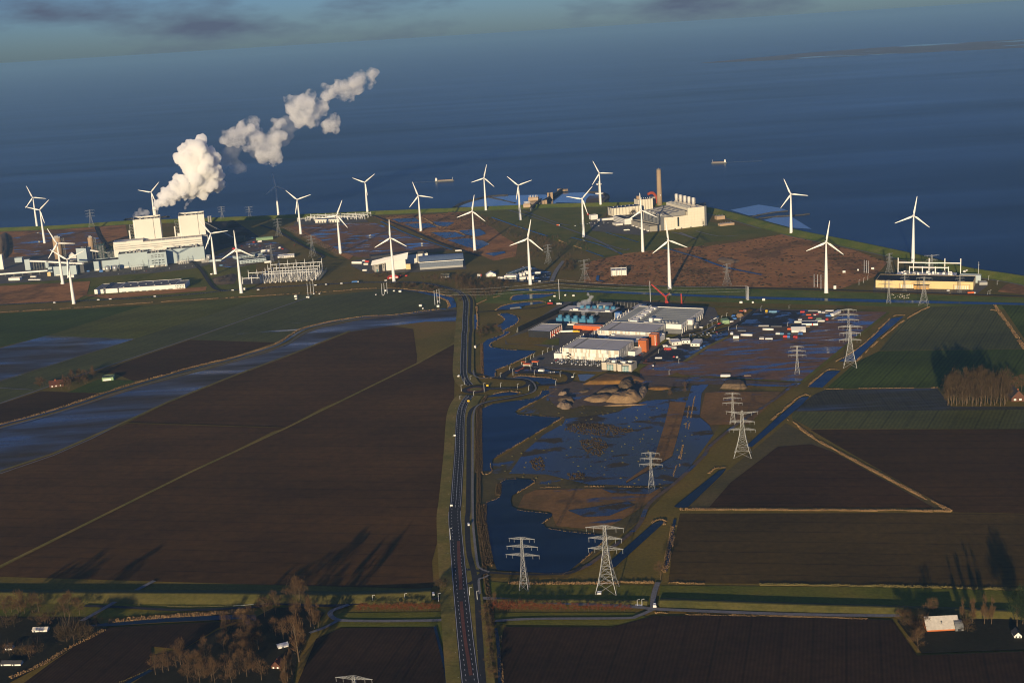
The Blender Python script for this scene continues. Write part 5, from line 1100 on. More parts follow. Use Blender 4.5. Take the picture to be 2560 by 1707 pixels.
# roof stacks on cones
for k, (x, y) in enumerate(((90, 128), (91, 103), (92, 78), (93, 53), (94, 28))):
    MB().lathe([(8.5, 50), (7.5, 51.5), (4.3, 56), (4.3, 56.3)], 16, x, y).build('stack_cone', m_conc, gs, True)
    MB().lathe([(3.9, 56), (3.9, 72.5), (3.3, 72.5), (3.3, 70)], 16, x, y).build('stack', m_whitep, gs, True)
    for q in range(4): MB().box(x - 4.3 + q * 2.7, y - 4.15, 57, x - 4.0 + q * 2.7, y - 3.0 - 0.9 * (q in (0, 3)) + 0.6, 72).build('stack_rib', m_beigep, gs)
for k in range(16): MB().box(69.5, 6 + k * 8.2, 50, 75, 10 + k * 8.2, 53.6 + (k % 3)).build('roof_unit', m_greyp, gs)
# five exhaust ducts lying across the low roof
for k in range(5):
    y = 8 + k * 26; mb = MB()
    pf = [(-4, 33), (-4, 37), (8, 40), (20, 40), (26, 43), (40, 43), (46, 46), (60, 46), (62, 40), (62, 33)]
    mb.add([(a, y, b) for a, b in pf] + [(a, y + 12, b) for a, b in pf], [tuple(range(9, -1, -1)), tuple(range(10, 20))] + [(i, (i + 1) % 10, (i + 1) % 10 + 10, i + 10) for i in range(10)]); mb.build('exhaust_duct', m_duct, gs)
    MB().tube((-2, y + 6, 30), (-2, y + 6, 41), 3.4, 3.4, 10).build('duct_elbow', m_greyp, gs)
# slab-walled boiler bays on the left flank, low grey halls before them
for k in range(5):
    y = 2 + k * 26; boxes(gs, 'bay_slab', m_dgrey, [(-8.5, y, 0, -0.05, y + 11, 34.4)]); boxes(gs, 'bay_strip', m_whitep, [(-6.5, y + 11.05, 0, -0.05, y + 15, 33)])
m_lowg = M('buff_grey', (0.36, 0.33, 0.27), (0.31, 0.285, 0.235), rough=0.8, scale=0.05)
for k in range(5):
    y = 1 + k * 26; block(gs, 31, 24.5, 14.7, m_lowg, m_roofd, x=-40, y=y, name='low_bay')
    boxes(gs, 'side_unit', m_whitep, [(-43, y + 8, 0, -40.05, y + 16, 3.4)])
# back halls with navy roofs and vertical fins
for x, y, w_, d_, h, lab in ((-19, 324, 84, 40, 22.2, 'cream hall with navy roof left of the gas power station'), (84, 386, 44, 34, 30, 'taller cream hall with navy roof by the brown chimney')):
    t = bld('auxiliary_hall', lab, gp, x, y); block(t, w_, d_, h, m_gcream, m_roofn, par=-0.25)
    for k in range(9 if w_ > 50 else 5): MB().box(2 + k * w_ / (9 if w_ > 50 else 5), -0.5, 0.5, 3.2 + k * w_ / (9 if w_ > 50 else 5), -0.02, h - 0.3).build('wall_gap', m_dgrey, t)
    for k in range(6): MB().tube((10 + k * w_ / 7, d_ * 0.5, h - 0.3), (10 + k * w_ / 7, d_ * 0.5, h + 2.8), 1.0, 0.8, 8).build('roof_vent', m_whitep, t)
    if w_ < 50: boxes(t, 'penthouse', m_brickb, [(2, 14, h, 12, 22, h + 9)])
for x, y, w_, d_, h, lab, wm in ((-50, 152, 22, 84, 16, 'white office block before the gas power station', m_whitep), (-76, 150, 20, 26, 6, 'small flat cream pavilion by the gas power station', m_cream)):
    t = bld('office_block', lab, gp, x, y); block(t, w_, d_, h, wm, m_roofd if h > 10 else m_roofg, par=0.4)
    if h > 10:
        for r_ in range(3): MB().box(-0.3, 4, 3 + r_ * 4.4, -0.02, d_ - 4, 4.8 + r_ * 4.4).build('window_band', m_greyp, t)
t = bld('navy_shed', 'low navy-roofed shed beside the white gate office', gp, -84, 262); block(t, 46, 12, 6, m_whitep, m_roofn, par=0.1)
t = bld('gate_office', 'small white tower-like gate office left of the cream hall', gp, -92, 300); block(t, 20, 16, 13, m_whitep, m_roofg, par=0.3)
# chimney
ch = bld('tall_chimney', 'tall brown concrete chimney behind the gas power station', gp, 169, 434, 'chimney')
zc = ZT(gp.wp(169, 434), S('c6', 0, 22)[0][1])
MB().lathe([(8.2, 0), (7.4, zc * 0.3), (6.6, zc * 0.7), (6.2, zc), (5.2, zc), (5.2, zc - 2)], 24).build('shaft', m_brown, ch, True)
MB().lathe([(6.5, zc - 2.5), (6.5, zc - 1), (6.2, zc - 1), (6.2, zc - 2.5)], 24).build('rim', m_dgrey, ch); MB().lathe([(1.8, zc - 2), (1.8, zc + 3)], 10).build('flue', m_dgrey, ch); boxes(ch, 'inspection_hatch', m_whitep, [(-1.2, -8.1, 30, 1.2, -7.5, 33)])
t = bld('red_duct', 'curved rust-red duct left of the brown chimney', gp, 140, 452, 'duct')
mb = MB(); arc = [Vector((0, 0, 34)), Vector((10, 0, 38)), Vector((18, 0, 36)), Vector((24, 0, 28)), Vector((27, 0, 18)), Vector((28, 0, 0))]
for a, b in zip(arc, arc[1:]): mb.tube(a, b, 4, 4, 10)
mb.build('pipe', M('rust_red', (0.40, 0.07, 0.03), rough=0.7), t); boxes(t, 'filter_house', m_conc, [(4, -8, 0, 20, -1, 26)])
for x0, y0, x1, y1, top, d_, lab in ((2300, 955, 2352, 950, 880, 14, ''),): pass
for q, w_, d_, h, lab in ((S('z4', 252, 410)[0], 24, 14, 9, 'brick pump house with small vents right of the gas power station'), (S('z4', 275, 455)[0], 40, 14, 6, 'low brick shed nearest the dike right of the gas power station')):
    t = thing('pump_house', lab, 'building', G(q), gp.rz); block(t, w_, d_, h, m_brickb, m_roofg, par=0.3)
    for k in range(5): MB().tube((3 + k * w_ / 5.5, 6, h - .3), (3 + k * w_ / 5.5, 6, h + 4.4), 0.5, 0.5, 6).build('vent_pipe', m_dgrey, t)
# radar tower with two discs
P = G(S('c6', 150, 600)[0]); rt = thing('radar_tower', 'white tower with two round discs behind a wind turbine', 'tower', P)
P2 = G(S('c6', 150, 520)[0], 20); rt.location = (P2.x, P2.y + 30, 0)
MB().lathe([(2.6, 0), (2.2, 62)], 12).build('shaft', m_conc, rt, True)
for z, r in ((24, 13), (52, 9)): MB().lathe([(r * 0.6, z - 2), (r, z), (r, z + 2.5), (r * 0.9, z + 3.2)], 20).build('disc', m_whitep, rt, True)
# ---- pier with pump houses
pf = Frame(S('c7', 505, 600)[0], S('c7', 635, 595)[0])
for m_, x0, y0, x1, y1, top, d_, lab in (('c7', 505, 600, 635, 595, 515, 16, 'near brick pump house with a row of vent pipes at the pier'), ('c7', 595, 462, 775, 455, 400, 18, 'far brick pump house with a row of vent pipes at the pier')):
    t, f, h = cbox('brick_pump_house', lab, m_, x0, y0, x1, y1, top, d_, m_brickb, m_roofg)
    for k in range(6): MB().tube((2 + k * f.w / 6.2, 8, h - .3), (2 + k * f.w / 6.2, 8, h + 6.5), 0.8, 0.8, 8).build('vent_pipe', m_whitep, t)
    boxes(t, 'cornice', m_cream, [(-0.3, -0.3, h * 0.45, f.w + 0.3, -0.02, h * 0.45 + 0.8)])
for q, h, lab in ((S('c7', 945, 430)[0], 20, 'left brown concrete tower at the pier root'), (S('c7', 1000, 435)[0], 22, 'right brown concrete tower at the pier root'), (S('c7', 843, 555)[0], 16, 'slim brown gate tower nearest the pump houses'), (S('c7', 893, 550)[0], 17, 'wider brown gate tower beside the slim one')):
    t = thing('gate_tower', lab, 'tower', G(q), pf.rz); block(t, 8, 8, h, m_brown, m_roofd, par=0.4); boxes(t, 'door', m_dgrey, [(2.5, -0.2, 0, 5.5, -0.01, 4)])
for i, (a, b, w_, z_) in enumerate((((800, 530), (1000, 420), 9, 5), ((1000, 420), (1215, 270), 10, 4), ((640, 640), (830, 470), 8, 7), ((900, 520), (1030, 390), 7, 7))):
    A, B = G(S('c7', *a)[0]), G(S('c7', *b)[0]); t = thing('pier', ('dark pier root running past the pump houses', 'long dark pier reaching out to the landing stage', 'dark sloping pipe gallery left of the gate towers', 'dark gallery between the brown gate towers')[i], 'pier', A)
    d_ = B - A; n_ = Vector((-d_.y, d_.x, 0)).normalized(); L = d_.length; u = d_.normalized()
    MB().prism([(n_ * w_ / 2)[:2], (n_ * -w_ / 2)[:2], (d_ - n_ * w_ / 2)[:2], (d_ + n_ * w_ / 2)[:2]], z_, z_ + 2.4).build('deck', M('dark_timber', (0.06, 0.05, 0.04), rough=0.9), t)
    for k in range(int(L / 14) + 1):
        q = u * (k * 14); MB().tube((q.x, q.y, -3), (q.x, q.y, z_), 1.2, 1.2, 6).build('pile', m_steeld, t)
t, f, h = cbox('landing_stage', 'brown landing stage at the seaward end of the pier', 'c7', 1125, 275, 1270, 285, 240, 14, m_brown, m_conc, 'jetty')
# breakwaters of dumped rock
m_rock = M('basalt_rock', (0.085, 0.075, 0.062), (0.05, 0.045, 0.04), rough=0.95, scale=0.15, bump=0.8)
def rockline(lab, pts, w, h):
    line_ = smooth_line([G(p, 0) for p in pts], 6); line_ = resample(line_, 8)
    pr = [(-w, -2.4), (-w * 0.35, h), (w * 0.35, h), (w, -2.4)]
    rs = random.Random(5); n = len(line_); vs_ = []
    for o_, z in pr: vs_ += [(p.x + rs.uniform(-1.5, 1.5), p.y + rs.uniform(-1.5, 1.5), z + rs.uniform(-.5, .5)) for p in offs(line_, o_)]
    fs = [(j * n + i, j * n + i + 1, (j + 1) * n + i + 1, (j + 1) * n + i) for j in range(3) for i in range(n - 1)]
    me = bpy.data.meshes.new('breakwater'); me.from_pydata(vs_, [], fs); me.update()
    if sum(p.normal.z for p in me.polygons) < 0: me.flip_normals()
    me.materials.append(m_rock); o = bpy.data.objects.new('breakwater', me); col.objects.link(o); return tag(o, lab, 'breakwater')
rockline('curved rock breakwater left of the pier', S('z3', 60, 510, 130, 470, 250, 435, 400, 405, 560, 395), 10, 2)
rockline('thin straight rock groyne crossing the left tidal pool', S('z3', 380, 415, 500, 440, 620, 468), 5, 0.6)
rockline('curved rock breakwater beside the radar tower', S('z3', 1290, 368, 1380, 372, 1440, 385, 1460, 410, 1450, 450, 1480, 470), 10, 2.5)
rockline('thin rock groyne right of the gas power station', S('z4', 480, 388, 600, 362, 745, 346), 4, 0.6)
rockline('rock groyne lying near the dike right of the gas power station', S('z4', 540, 398, 650, 385, 780, 378, 890, 367), 5, 0.8)
rockline('short dark groyne off the dike behind the power station chimney', S('z1', 1440, 535, 1520, 520, 1550, 522), 9, 2)
rockline('short dark groyne off the dike left of the boiler houses', S('z1', 1150, 548, 1200, 538, 1260, 540), 9, 2)
# ================================================================ other works and yards
def gable(t, w, d, h, rh, wall, roof, x=0, y=0, over=0.5, axis='x'):
    """walls plus a pitched roof whose ridge runs along x (or y)"""
    if axis == 'x':
        MB().add([(x, y, 0), (x + w, y, 0), (x + w, y + d, 0), (x, y + d, 0), (x, y, h), (x + w, y, h), (x + w, y + d, h), (x, y + d, h), (x, y + d / 2, h + rh), (x + w, y + d / 2, h + rh)],
                 [(0, 1, 5, 4), (2, 3, 7, 6), (1, 2, 6, 9, 5), (3, 0, 4, 8, 7)]).build('wall', wall, t)
        e = over; k = rh / (d / 2); a, b = h - e * k, h + rh; P = lambda yy, zz: [(x - e, yy, zz), (x + w + e, yy, zz)]
        v = P(y - e, a + .05) + P(y + d / 2, b + .05) + P(y + d + e, a + .05) + P(y - e, a + .35) + P(y + d / 2, b + .35) + P(y + d + e, a + .35)
        MB().add(v, [(1, 0, 2, 3), (3, 2, 4, 5), (6, 7, 9, 8), (8, 9, 11, 10), (0, 1, 7, 6), (5, 4, 10, 11), (2, 0, 6, 8), (4, 2, 8, 10), (1, 3, 9, 7), (3, 5, 11, 9)]).build('roof', roof, t)
    else:
        s = bpy.data.objects.new('x', None); bpy.data.objects.remove(s)
        MB().add([(x, y, 0), (x + w, y, 0), (x + w, y + d, 0), (x, y + d, 0), (x, y, h), (x + w, y, h), (x + w, y + d, h), (x, y + d, h), (x + w / 2, y, h + rh), (x + w / 2, y + d, h + rh)],
                 [(0, 1, 5, 8, 4), (2, 3, 7, 9, 6), (1, 2, 6, 5), (3, 0, 4, 7)]).build('wall', wall, t)
        e = over; k = rh / (w / 2); a, b = h - e * k, h + rh; P = lambda xx, zz: [(xx, y - e, zz), (xx, y + d + e, zz)]
        v = P(x - e, a + .05) + P(x + w / 2, b + .05) + P(x + w + e, a + .05) + P(x - e, a + .35) + P(x + w / 2, b + .35) + P(x + w + e, a + .35)
        MB().add(v, [(0, 1, 3, 2), (2, 3, 5, 4), (7, 6, 8, 9), (9, 8, 10, 11), (1, 0, 6, 7), (4, 5, 11, 10), (0, 2, 8, 6), (2, 4, 10, 8), (3, 1, 7, 9), (5, 3, 9, 11)]).build('roof', roof, t)
def fbox(name, lab, m, x0, y0, x1, y1, top, d, wall, roof, cat='building', group=None, par=0.3):
    t, f, h = cbox(name, lab, m, x0, y0, x1, y1, top, d, wall, roof, cat, par=par)
    if group: t['group'] = group
    return t, f, h
# --- white plant with slanted fascia and the blue barrel-roofed hall
sf = Frame(S('c5', 565, 592)[0], S('c5', 1140, 532)[0])
wp_ = bld('waste_plant', 'white plant with a steeply slanted white fascia', sf, 0, 0)
hz_ = sf.zt(0, 0, S('c5', 0, 450)[0][1])
block(wp_, sf.w * 0.36, 40, hz_, m_conc, m_roofd, name='wall'); block(wp_, sf.w * 0.63, 42, hz_ + 7, m_whitep, m_roofd, x=sf.w * 0.37, name='main_wall')
xl, xr = -8, sf.w + 9; zl, zr = hz_ - 1, sf.zt(sf.w, 0, S('c5', 0, 350)[0][1])
MB().add([(xl, -2.5, zl), (xr - 5, -2.5, zr), (xr, 6, zr + 14), (xl + 5, 6, zl + 9), (xl, -1.7, zl), (xr - 5, -1.7, zr), (xr, 6.8, zr + 14), (xl + 5, 6.8, zl + 9)], [(0, 1, 2, 3), (7, 6, 5, 4), (0, 4, 5, 1), (1, 5, 6, 2), (2, 6, 7, 3), (3, 7, 4, 0)]).build('fascia', m_whitep, wp_)
boxes(wp_, 'opening', m_black, [(sf.w * 0.14, -0.3, 0, sf.w * 0.25, -0.02, hz_ * 0.9), (sf.w * 0.335, -0.3, 0, sf.w * 0.365, -0.02, hz_)])
boxes(wp_, 'window', m_glass, [(sf.w * 0.04, -0.3, hz_ * 0.75, sf.w * 0.11, -0.02, hz_ * 0.83), (sf.w * 0.28, -0.3, hz_ * 0.75, sf.w * 0.31, -0.02, hz_ * 0.85), (sf.w * 0.28, -0.3, hz_ * 0.45, sf.w * 0.31, -0.02, hz_ * 0.58)])
boxes(wp_, 'door', m_glassg, [(sf.w * 0.06, -0.3, 0, sf.w * 0.11, -0.02, 6)])
t = bld('process_hall', 'long cream hall behind the slanted white plant', sf, sf.w * 0.6, 58); block(t, sf.w * 1.28, 40, hz_ + 4, m_cream, m_roofd)
MB().box(-40, 10, hz_ + 3, sf.w * 1.2, 38, hz_ + 8).build('roof_hall', m_roofd, t); MB().box(sf.w * 0.92, -0.4, 0, sf.w * 0.94, -0.02, hz_ + 4).build('wall_joint', m_dgrey, t)
fbox('brick_kiosk', 'small lit brick block right of the slanted white plant', 'c5', 1142, 545, 1225, 540, 448, 8, m_yelb, m_roofg)
bf = Frame(S('c5', 1395, 552)[0], S('c5', 2190, 497)[0]); hb_ = bf.zt(0, 0, S('c5', 0, 418)[0][1])
bl_ = bld('barrel_hall', 'grey hall with a blue barrel roof right of the white plant', bf, 0, 0); block(bl_, bf.w, 44, hb_, M('slate_blue_wall', (0.15, 0.18, 0.23), rough=0.6), m_roofd, par=0.1)
MB().box(0.2, -0.2, 0, bf.w, -0.02, hb_ * 0.3).build('plinth', m_greyp, bl_)
mb = MB(); n = 12; prof_ = [(-1.5 + 47 * i / n, hb_ + 0.6 + 11 * math.sin(math.pi * (0.06 + 0.88 * i / n))) for i in range(n + 1)]
vs_ = [(-2, a, b) for a, b in prof_] + [(bf.w + 2, a, b) for a, b in prof_]; mb.add(vs_, [(i, i + n + 1, i + n + 2, i + 1) for i in range(n)] + [tuple(range(n, -1, -1)), tuple(range(n + 1, 2 * n + 2))]); mb.build('roof', M('blue_roof_sheet', (0.12, 0.17, 0.27), rough=0.4, spec=0.4), bl_)
MB().box(-2.4, -2.6, hb_, bf.w + 2.4, -1.6, hb_ + 1.4).build('gutter', m_whitep, bl_)
t = thing('red_marquee', 'red and white curved marquee at the foot of a wind turbine', 'tent', G(S('c5', 800, 718)[0]), sf.rz)
mb = MB(); n = 8; pr = [(28 * i / n, 1.5 + 6.5 * math.sin(math.pi * i / n)) for i in range(n + 1)]; mb.add([(a, 0, b) for a, b in pr] + [(a, 12, b) for a, b in pr] + [(0, 0, 0), (28, 0, 0), (0, 12, 0), (28, 12, 0)], [(i + 1, i, i + n + 1, i + n + 2) for i in range(n)] + [tuple(range(n + 1)) + (2 * n + 3, 2 * n + 2)]); mb.build('canopy', m_red, t); boxes(t, 'stripe', m_whitep, [(4, -0.3, 0.5, 9, -0.05, 3), (18, -0.3, 0.5, 23, -0.05, 3)])
t, f, h = fbox('small_barn', 'small barn with pale wall by the wood right of the barrel hall', 'c5', 1782, 698, 1928, 692, 668, 14, m_whitep, m_roofd)
MB().add([(-1, -1, h), (f.w + 1, -1, h), (f.w + 1, 7, h + 5), (-1, 7, h + 5), (f.w + 1, 15, h), (-1, 15, h)], [(0, 1, 2, 3), (3, 2, 4, 5)]).build('pitched_roof', M('moss_roof', (0.16, 0.15, 0.10)), t)
# --- open-air switchyard
sy = Frame(S('c4', 725, 642)[0], S('c4', 1690, 588)[0])
def gantry(fr, x0, x1, y, h, n, lab, spike=8, m=None):
    m = m or m_mast; t = bld('switchyard_gantry', lab, fr, x0, y, 'gantry', 'switchyard gantries')
    for k in range(n):
        x = (x1 - x0) * k / (n - 1); MB().lathe([(1.1, 0), (0.75, h), (0.3, h + spike)], 7, x, 0).build('post', m, t)
    for k in range(n - 1):
        a, b = (x1 - x0) * k / (n - 1), (x1 - x0) * (k + 1) / (n - 1); MB().box(a + .6, -0.7, h - 2, b - .6, 0.7, h - 0.6).build('beam', m, t)
    for k in range((n - 1) * 3): x = (x1 - x0) * (k + 0.5) / ((n - 1) * 3); MB().tube((x, 0, h - 2), (x, 0, h - 6), 0.3, 0.3, 5).build('insulator', m_greyp, t)
SW = sy.w
for i, (y, h, n) in enumerate(((2, 21, 7), (30, 21, 7), (62, 23, 7), (96, 26, 7))): gantry(sy, 0, SW, y, h, n, ('front', 'second', 'third', 'rearmost')[i] + ' row of tall white gantries in the switchyard')
gantry(sy, -46, -4, -4, 15, 3, 'low gantry at the front left of the switchyard', 3); gantry(sy, -44, -4, 52, 17, 3, 'low gantry at the back left of the switchyard', 6)
rs = random.Random(11)
for i in range(10):
    t = bld('switchgear_bay', f'{("first", "second", "third", "fourth", "fifth", "sixth", "seventh", "eighth", "ninth", "tenth")[i]} bay of grey switchgear from the left under the gantries', sy, 3 + i * SW / 10, -4, 'switchgear', 'switchgear bays')
    for k in range(14):
        y = k * 7.4 + rs.uniform(-1, 1)
        for dx in (0, SW / 28, SW / 14): MB().lathe([(0.5, 0), (0.5, 3), (0.32, 3.1), (0.32, 6.5 + rs.uniform(-1.5, 2.5))], 5, dx + rs.uniform(-.4, .4), y).build('insulator_post', m_greyp if k % 3 else m_whitep, t)
    MB().box(0.5, -5, 0, 3.2, -2.5, 3.4).build('cabinet', m_cream, t); MB().tube((SW / 28, 0, 7.5), (SW / 28, 100, 7.5), 0.28, 0.28, 5).build('busbar', m_metal, t)
sheet('gravel', [PX(sy.wp(x, y)) for x, y in ((-55, -14), (SW + 10, -14), (SW + 10, 112), (-55, 112))], m_gravel, Z3)
t = thing('fence', 'tall grey mesh fence at the right end of the switchyard', 'fence', sy.wp(SW + 8, -10), sy.rz)
for k in range(16): MB().box(0, k * 8, 0, 0.3, k * 8 + 0.3, 9).build('post', m_steeld, t)
for z in (2, 4.5, 7, 8.8): MB().box(0.05, 0, z, 0.25, 120, z + 0.18).build('rail', m_steeld, t)
# --- substation hall in sandy brick
yf = Frame(S('d4', 275, 669)[0], S('d4', 1640, 699)[0]); hy = yf.zt(0, 0, S('d4', 0, 562)[0][1])
yh = bld('substation_hall', 'wide sandy-yellow substation hall with a black roof', yf, 0, 0)
dy = yf.at(S('d4', 360, 500)[0], hy)[1]; dy = max(60, min(dy, 110)); YW = yf.w
block(yh, YW, dy, hy, m_yelb, M('bitumen_roof', (0.018, 0.018, 0.022)), par=0.4)
for x0, x1 in ((0.245, 0.405), (0.80, 0.97)):
    MB().box(x0 * YW, -0.35, 0.5, x0 * YW + 1.4, -0.02, hy * 0.62).build('frame_post', m_brickb, yh); MB().box(x1 * YW - 1.4, -0.35, 0.5, x1 * YW, -0.02, hy * 0.62).build('frame_post', m_brickb, yh); MB().box(x0 * YW, -0.4, hy * 0.62, x1 * YW, -0.02, hy * 0.67).build('frame_beam', m_brickb, yh)
    for k in range(6): MB().box(x0 * YW + 4 + k * (x1 - x0 - 0.03) * YW / 6, -0.3, 1, x0 * YW + 6 + k * (x1 - x0 - 0.03) * YW / 6, -0.02, hy * 0.5).build('bushing_panel', m_cream, yh)
boxes(yh, 'extension', M('orange_brick', (0.60, 0.36, 0.12)), [(0.405 * YW, -7, 0, 0.555 * YW, -0.03, hy * 0.52)]); boxes(yh, 'extension_roof', m_roofd, [(0.4 * YW, -8, hy * 0.52, 0.56 * YW, -0.02, hy * 0.58)])
yb = [(0.17, 0.83, 10, 20), (0.3, 0.71, -2, 13)]
for i, (x0, x1, dyy, h) in enumerate(yb):
    base_y = dy + 22 + dyy; t = bld('rooftop_gantry', ('long white gantry behind the yellow hall', 'lower white gantry close behind the yellow hall')[i], yf, x0 * YW, base_y, 'gantry'); L = (x1 - x0) * YW; n = 5 if i == 0 else 4
    for k in range(n): MB().box(k * L / (n - 1) - .8, -.8, 0, k * L / (n - 1) + .8, .8, hy + h + (7 if i == 0 else 0)).build('post', m_whitep, t)
    for k in range(n - 1): MB().box(k * L / (n - 1) + .8, -.7, hy + h - 3, (k + 1) * L / (n - 1) - .8, .7, hy + h - 1).build('beam', m_whitep, t)
t = bld('rooftop_plant', 'white transformer deck behind the yellow hall', yf, 0.17 * YW, dy + 4, 'plant'); boxes(t, 'deck', m_whitep, [(0, 0, 0, 0.62 * YW, 30, hy - 1)])
vents(t, m_whitep, 5, 2, 0.58 * YW, 24, hy - 1, 16, 'transformer', (3, 6), (2, 5)); vents(t, m_dgrey, 5, 2, 0.58 * YW, 24, hy - 1, 14, 'switchgear', (2, 5), (2, 6))
t = bld('pale_blue_annex', 'flat pale annex behind the right end of the yellow hall', yf, 0.83 * YW, dy + 4); block(t, 0.22 * YW, 14, hy, m_blueg, m_roofg)
fbox('grey_shed', 'grey shed at the right end of the yellow hall', 'd4', 1728, 635, 1840, 632, 592, 14, m_greyp, m_greyp)
m_sph = m_cream
for i, (x, y) in enumerate(((1450, 430), (1492, 438), (1532, 442), (1515, 472), (1550, 462))):
    P = G(S('d4', x, y)[0]); t = thing('round_tank', f'{("first", "second", "third", "fourth", "fifth")[i]} small round tank from the left beyond the yellow hall', 'tank', P); MB().lathe([(0.5, 1), (2.4, 2), (3.2, 4), (2.4, 6), (0.5, 7)], 12).build('ball', m_sph, t, True); [MB().tube((2 * math.cos(a), 2 * math.sin(a), 0), (1.5 * math.cos(a), 1.5 * math.sin(a), 2.5), 0.3, 0.3, 5).build('leg', m_greyp, t) for a in (0.5, 2.6, 4.7)]
t = thing('lightning_mast', 'thin mast at the right corner of the yellow hall', 'mast', G(S('d4', 1713, 560)[0])); MB().lathe([(0.7, 0), (0.25, 36)], 6).build('shaft', m_mast, t); MB().tube((-1.5, 0, 30), (1.5, 0, 30), .2, .2, 5).build('bracket', m_mast, t)
# --- small works by the wood
for a in ((790, 380, 985, 378, 322, 16, 'white shed with window bands in the small works', m_whitep, m_whitep), (1040, 385, 1140, 378, 348, 8, 'white and orange unit left of the turbine in the small works', m_whitep, m_greyp), (1165, 390, 1280, 385, 340, 9, 'cream box at the foot of the turbine in the small works', m_cream, m_whitep), (1020, 335, 1075, 332, 290, 9, 'white tank house in the small works', m_whitep, m_whitep), (1075, 320, 1130, 316, 280, 10, 'white block behind the tank house in the small works', m_whitep, m_whitep), (1122, 305, 1182, 300, 255, 10, 'taller white block in the small works', m_whitep, m_whitep), (1288, 290, 1385, 290, 264, 7, 'low white cabin on the right of the small works', m_whitep, m_whitep), (1085, 210, 1180, 205, 186, 8, 'white cabin at the back of the small works', m_whitep, m_greyp), (1010, 240, 1050, 238, 218, 6, 'white and rust cabin at the back of the green canopy', m_whitep, m_greyp), (680, 375, 780, 372, 345, 7, 'low white flat shed at the left of the small works', m_whitep, m_whitep)):
    t, f, h = fbox('works_shed', a[6], 'd5', *a[:6], a[7], a[8])
    if a[0] == 790:
        for k in range(9): MB().box(3 + k * f.w / 9.5, -0.2, h * 0.2, 5.3 + k * f.w / 9.5, -0.01, h * 0.5).build('window', m_glass, t)
t = thing('canopy', 'long green canopy roof across the small works', 'canopy', G(S('d5', 880, 330)[0])); A, B = G(S('d5', 880, 330)[0]), G(S('d5', 1180, 225)[0]); d_ = B - A; n_ = Vector((-d_.y, d_.x, 0)).normalized() * 9; mg = M('green_sheet', (0.06, 0.10, 0.09), rough=0.4)
MB().prism([(n_)[:2], (-n_)[:2], (d_ - n_)[:2], (d_ + n_)[:2]], 6, 7).build('roof', mg, t)
for k in range(7): q = d_ * (k / 6); [MB().tube((q.x + s * n_.x * .9, q.y + s * n_.y * .9, 0), (q.x + s * n_.x * .9, q.y + s * n_.y * .9, 6), 0.3, 0.3, 5).build('post', m_whitep, t) for s in (-1, 1)]
for k in range(14): q = d_ * ((k + .3) / 14); MB().box(q.x - .8, q.y - .8, 7, q.x + .8, q.y + .8, 7.3).build('skylight', m_whitep, t)
t = thing('marquee', 'white pointed marquee by the wood', 'tent', G(S('d5', 490, 342)[0])); gable(t, 22, 16, 4, 6, m_whitep, m_whitep, axis='y')
for i, x in enumerate((355, 375, 405)):
    P = G(S('d5', x, 368)[0]); t = thing('flagpole', f'{("left", "middle", "right")[i]} of three flagpoles beside the white marquee', 'flagpole', P); h = ZT(P, S('d5', 0, 295)[0][1]); MB().lathe([(0.35, 0), (0.2, h)], 6).build('pole', m_whitep, t); MB().box(0.1, -0.05, h - 5, 1.9, 0.05, h - 0.3).build('flag', m_red if i == 2 else m_whitep, t)
# --- small substations on the heath and by the shore
t, f, h = fbox('substation', 'small white substation on the heath above the canal', 'z3', 1500, 1138, 1640, 1132, 1090, 24, m_whitep, m_greyp)
mb = [MB().tube((k * f.w / 3, -4, 0), (k * f.w / 3, -4, h + 8), 0.5, 0.4, 6).build('post', m_mast, t) for k in range(4)]; MB().box(0, -4.5, h + 5, f.w, -3.5, h + 6.4).build('beam', m_mast, t)
for k in range(8): MB().tube((2 + k * f.w / 8.5, -2, 0), (2 + k * f.w / 8.5, -2, h + 1), 0.6, 0.5, 6).build('bushing', m_whitep, t)
t, f, h = fbox('shore_substation', 'pale substation house on the brown plain near the dike', 'z2', 840, 580, 1060, 575, 548, 26, m_cream, m_roofn)
for k in range(8): MB().box(8 + k * f.w / 9, -0.3, 0, 12 + k * f.w / 9, -0.02, h * 0.6).build('window', m_dgrey, t)
ff = Frame(S('z2', 705, 580)[0], S('z2', 1270, 560)[0])
for i, y in enumerate((30, 62, 95)): gantry(ff, 0 if i else -20, ff.w, y, 11, 9, ('front', 'middle', 'rear')[i] + ' row of low gantries around the shore substation', 3)
for i in range(7):
    t = bld('switchgear_group', f'{("first", "second", "third", "fourth", "fifth", "sixth", "seventh")[i]} cluster of low switchgear from the left by the shore substation', ff, i * ff.w / 7, 6, 'switchgear', 'shore switchgear')
    for k in range(12): MB().lathe([(0.9, 0), (0.6, 5 + rs.uniform(0, 4))], 5, rs.uniform(0, ff.w / 8), rs.uniform(34, 90)).build('insulator_post', m_whitep, t)
    MB().box(2, 40, 0, 2 + rs.uniform(6, 12), 46, 4).build('cabinet', m_greyp, t)
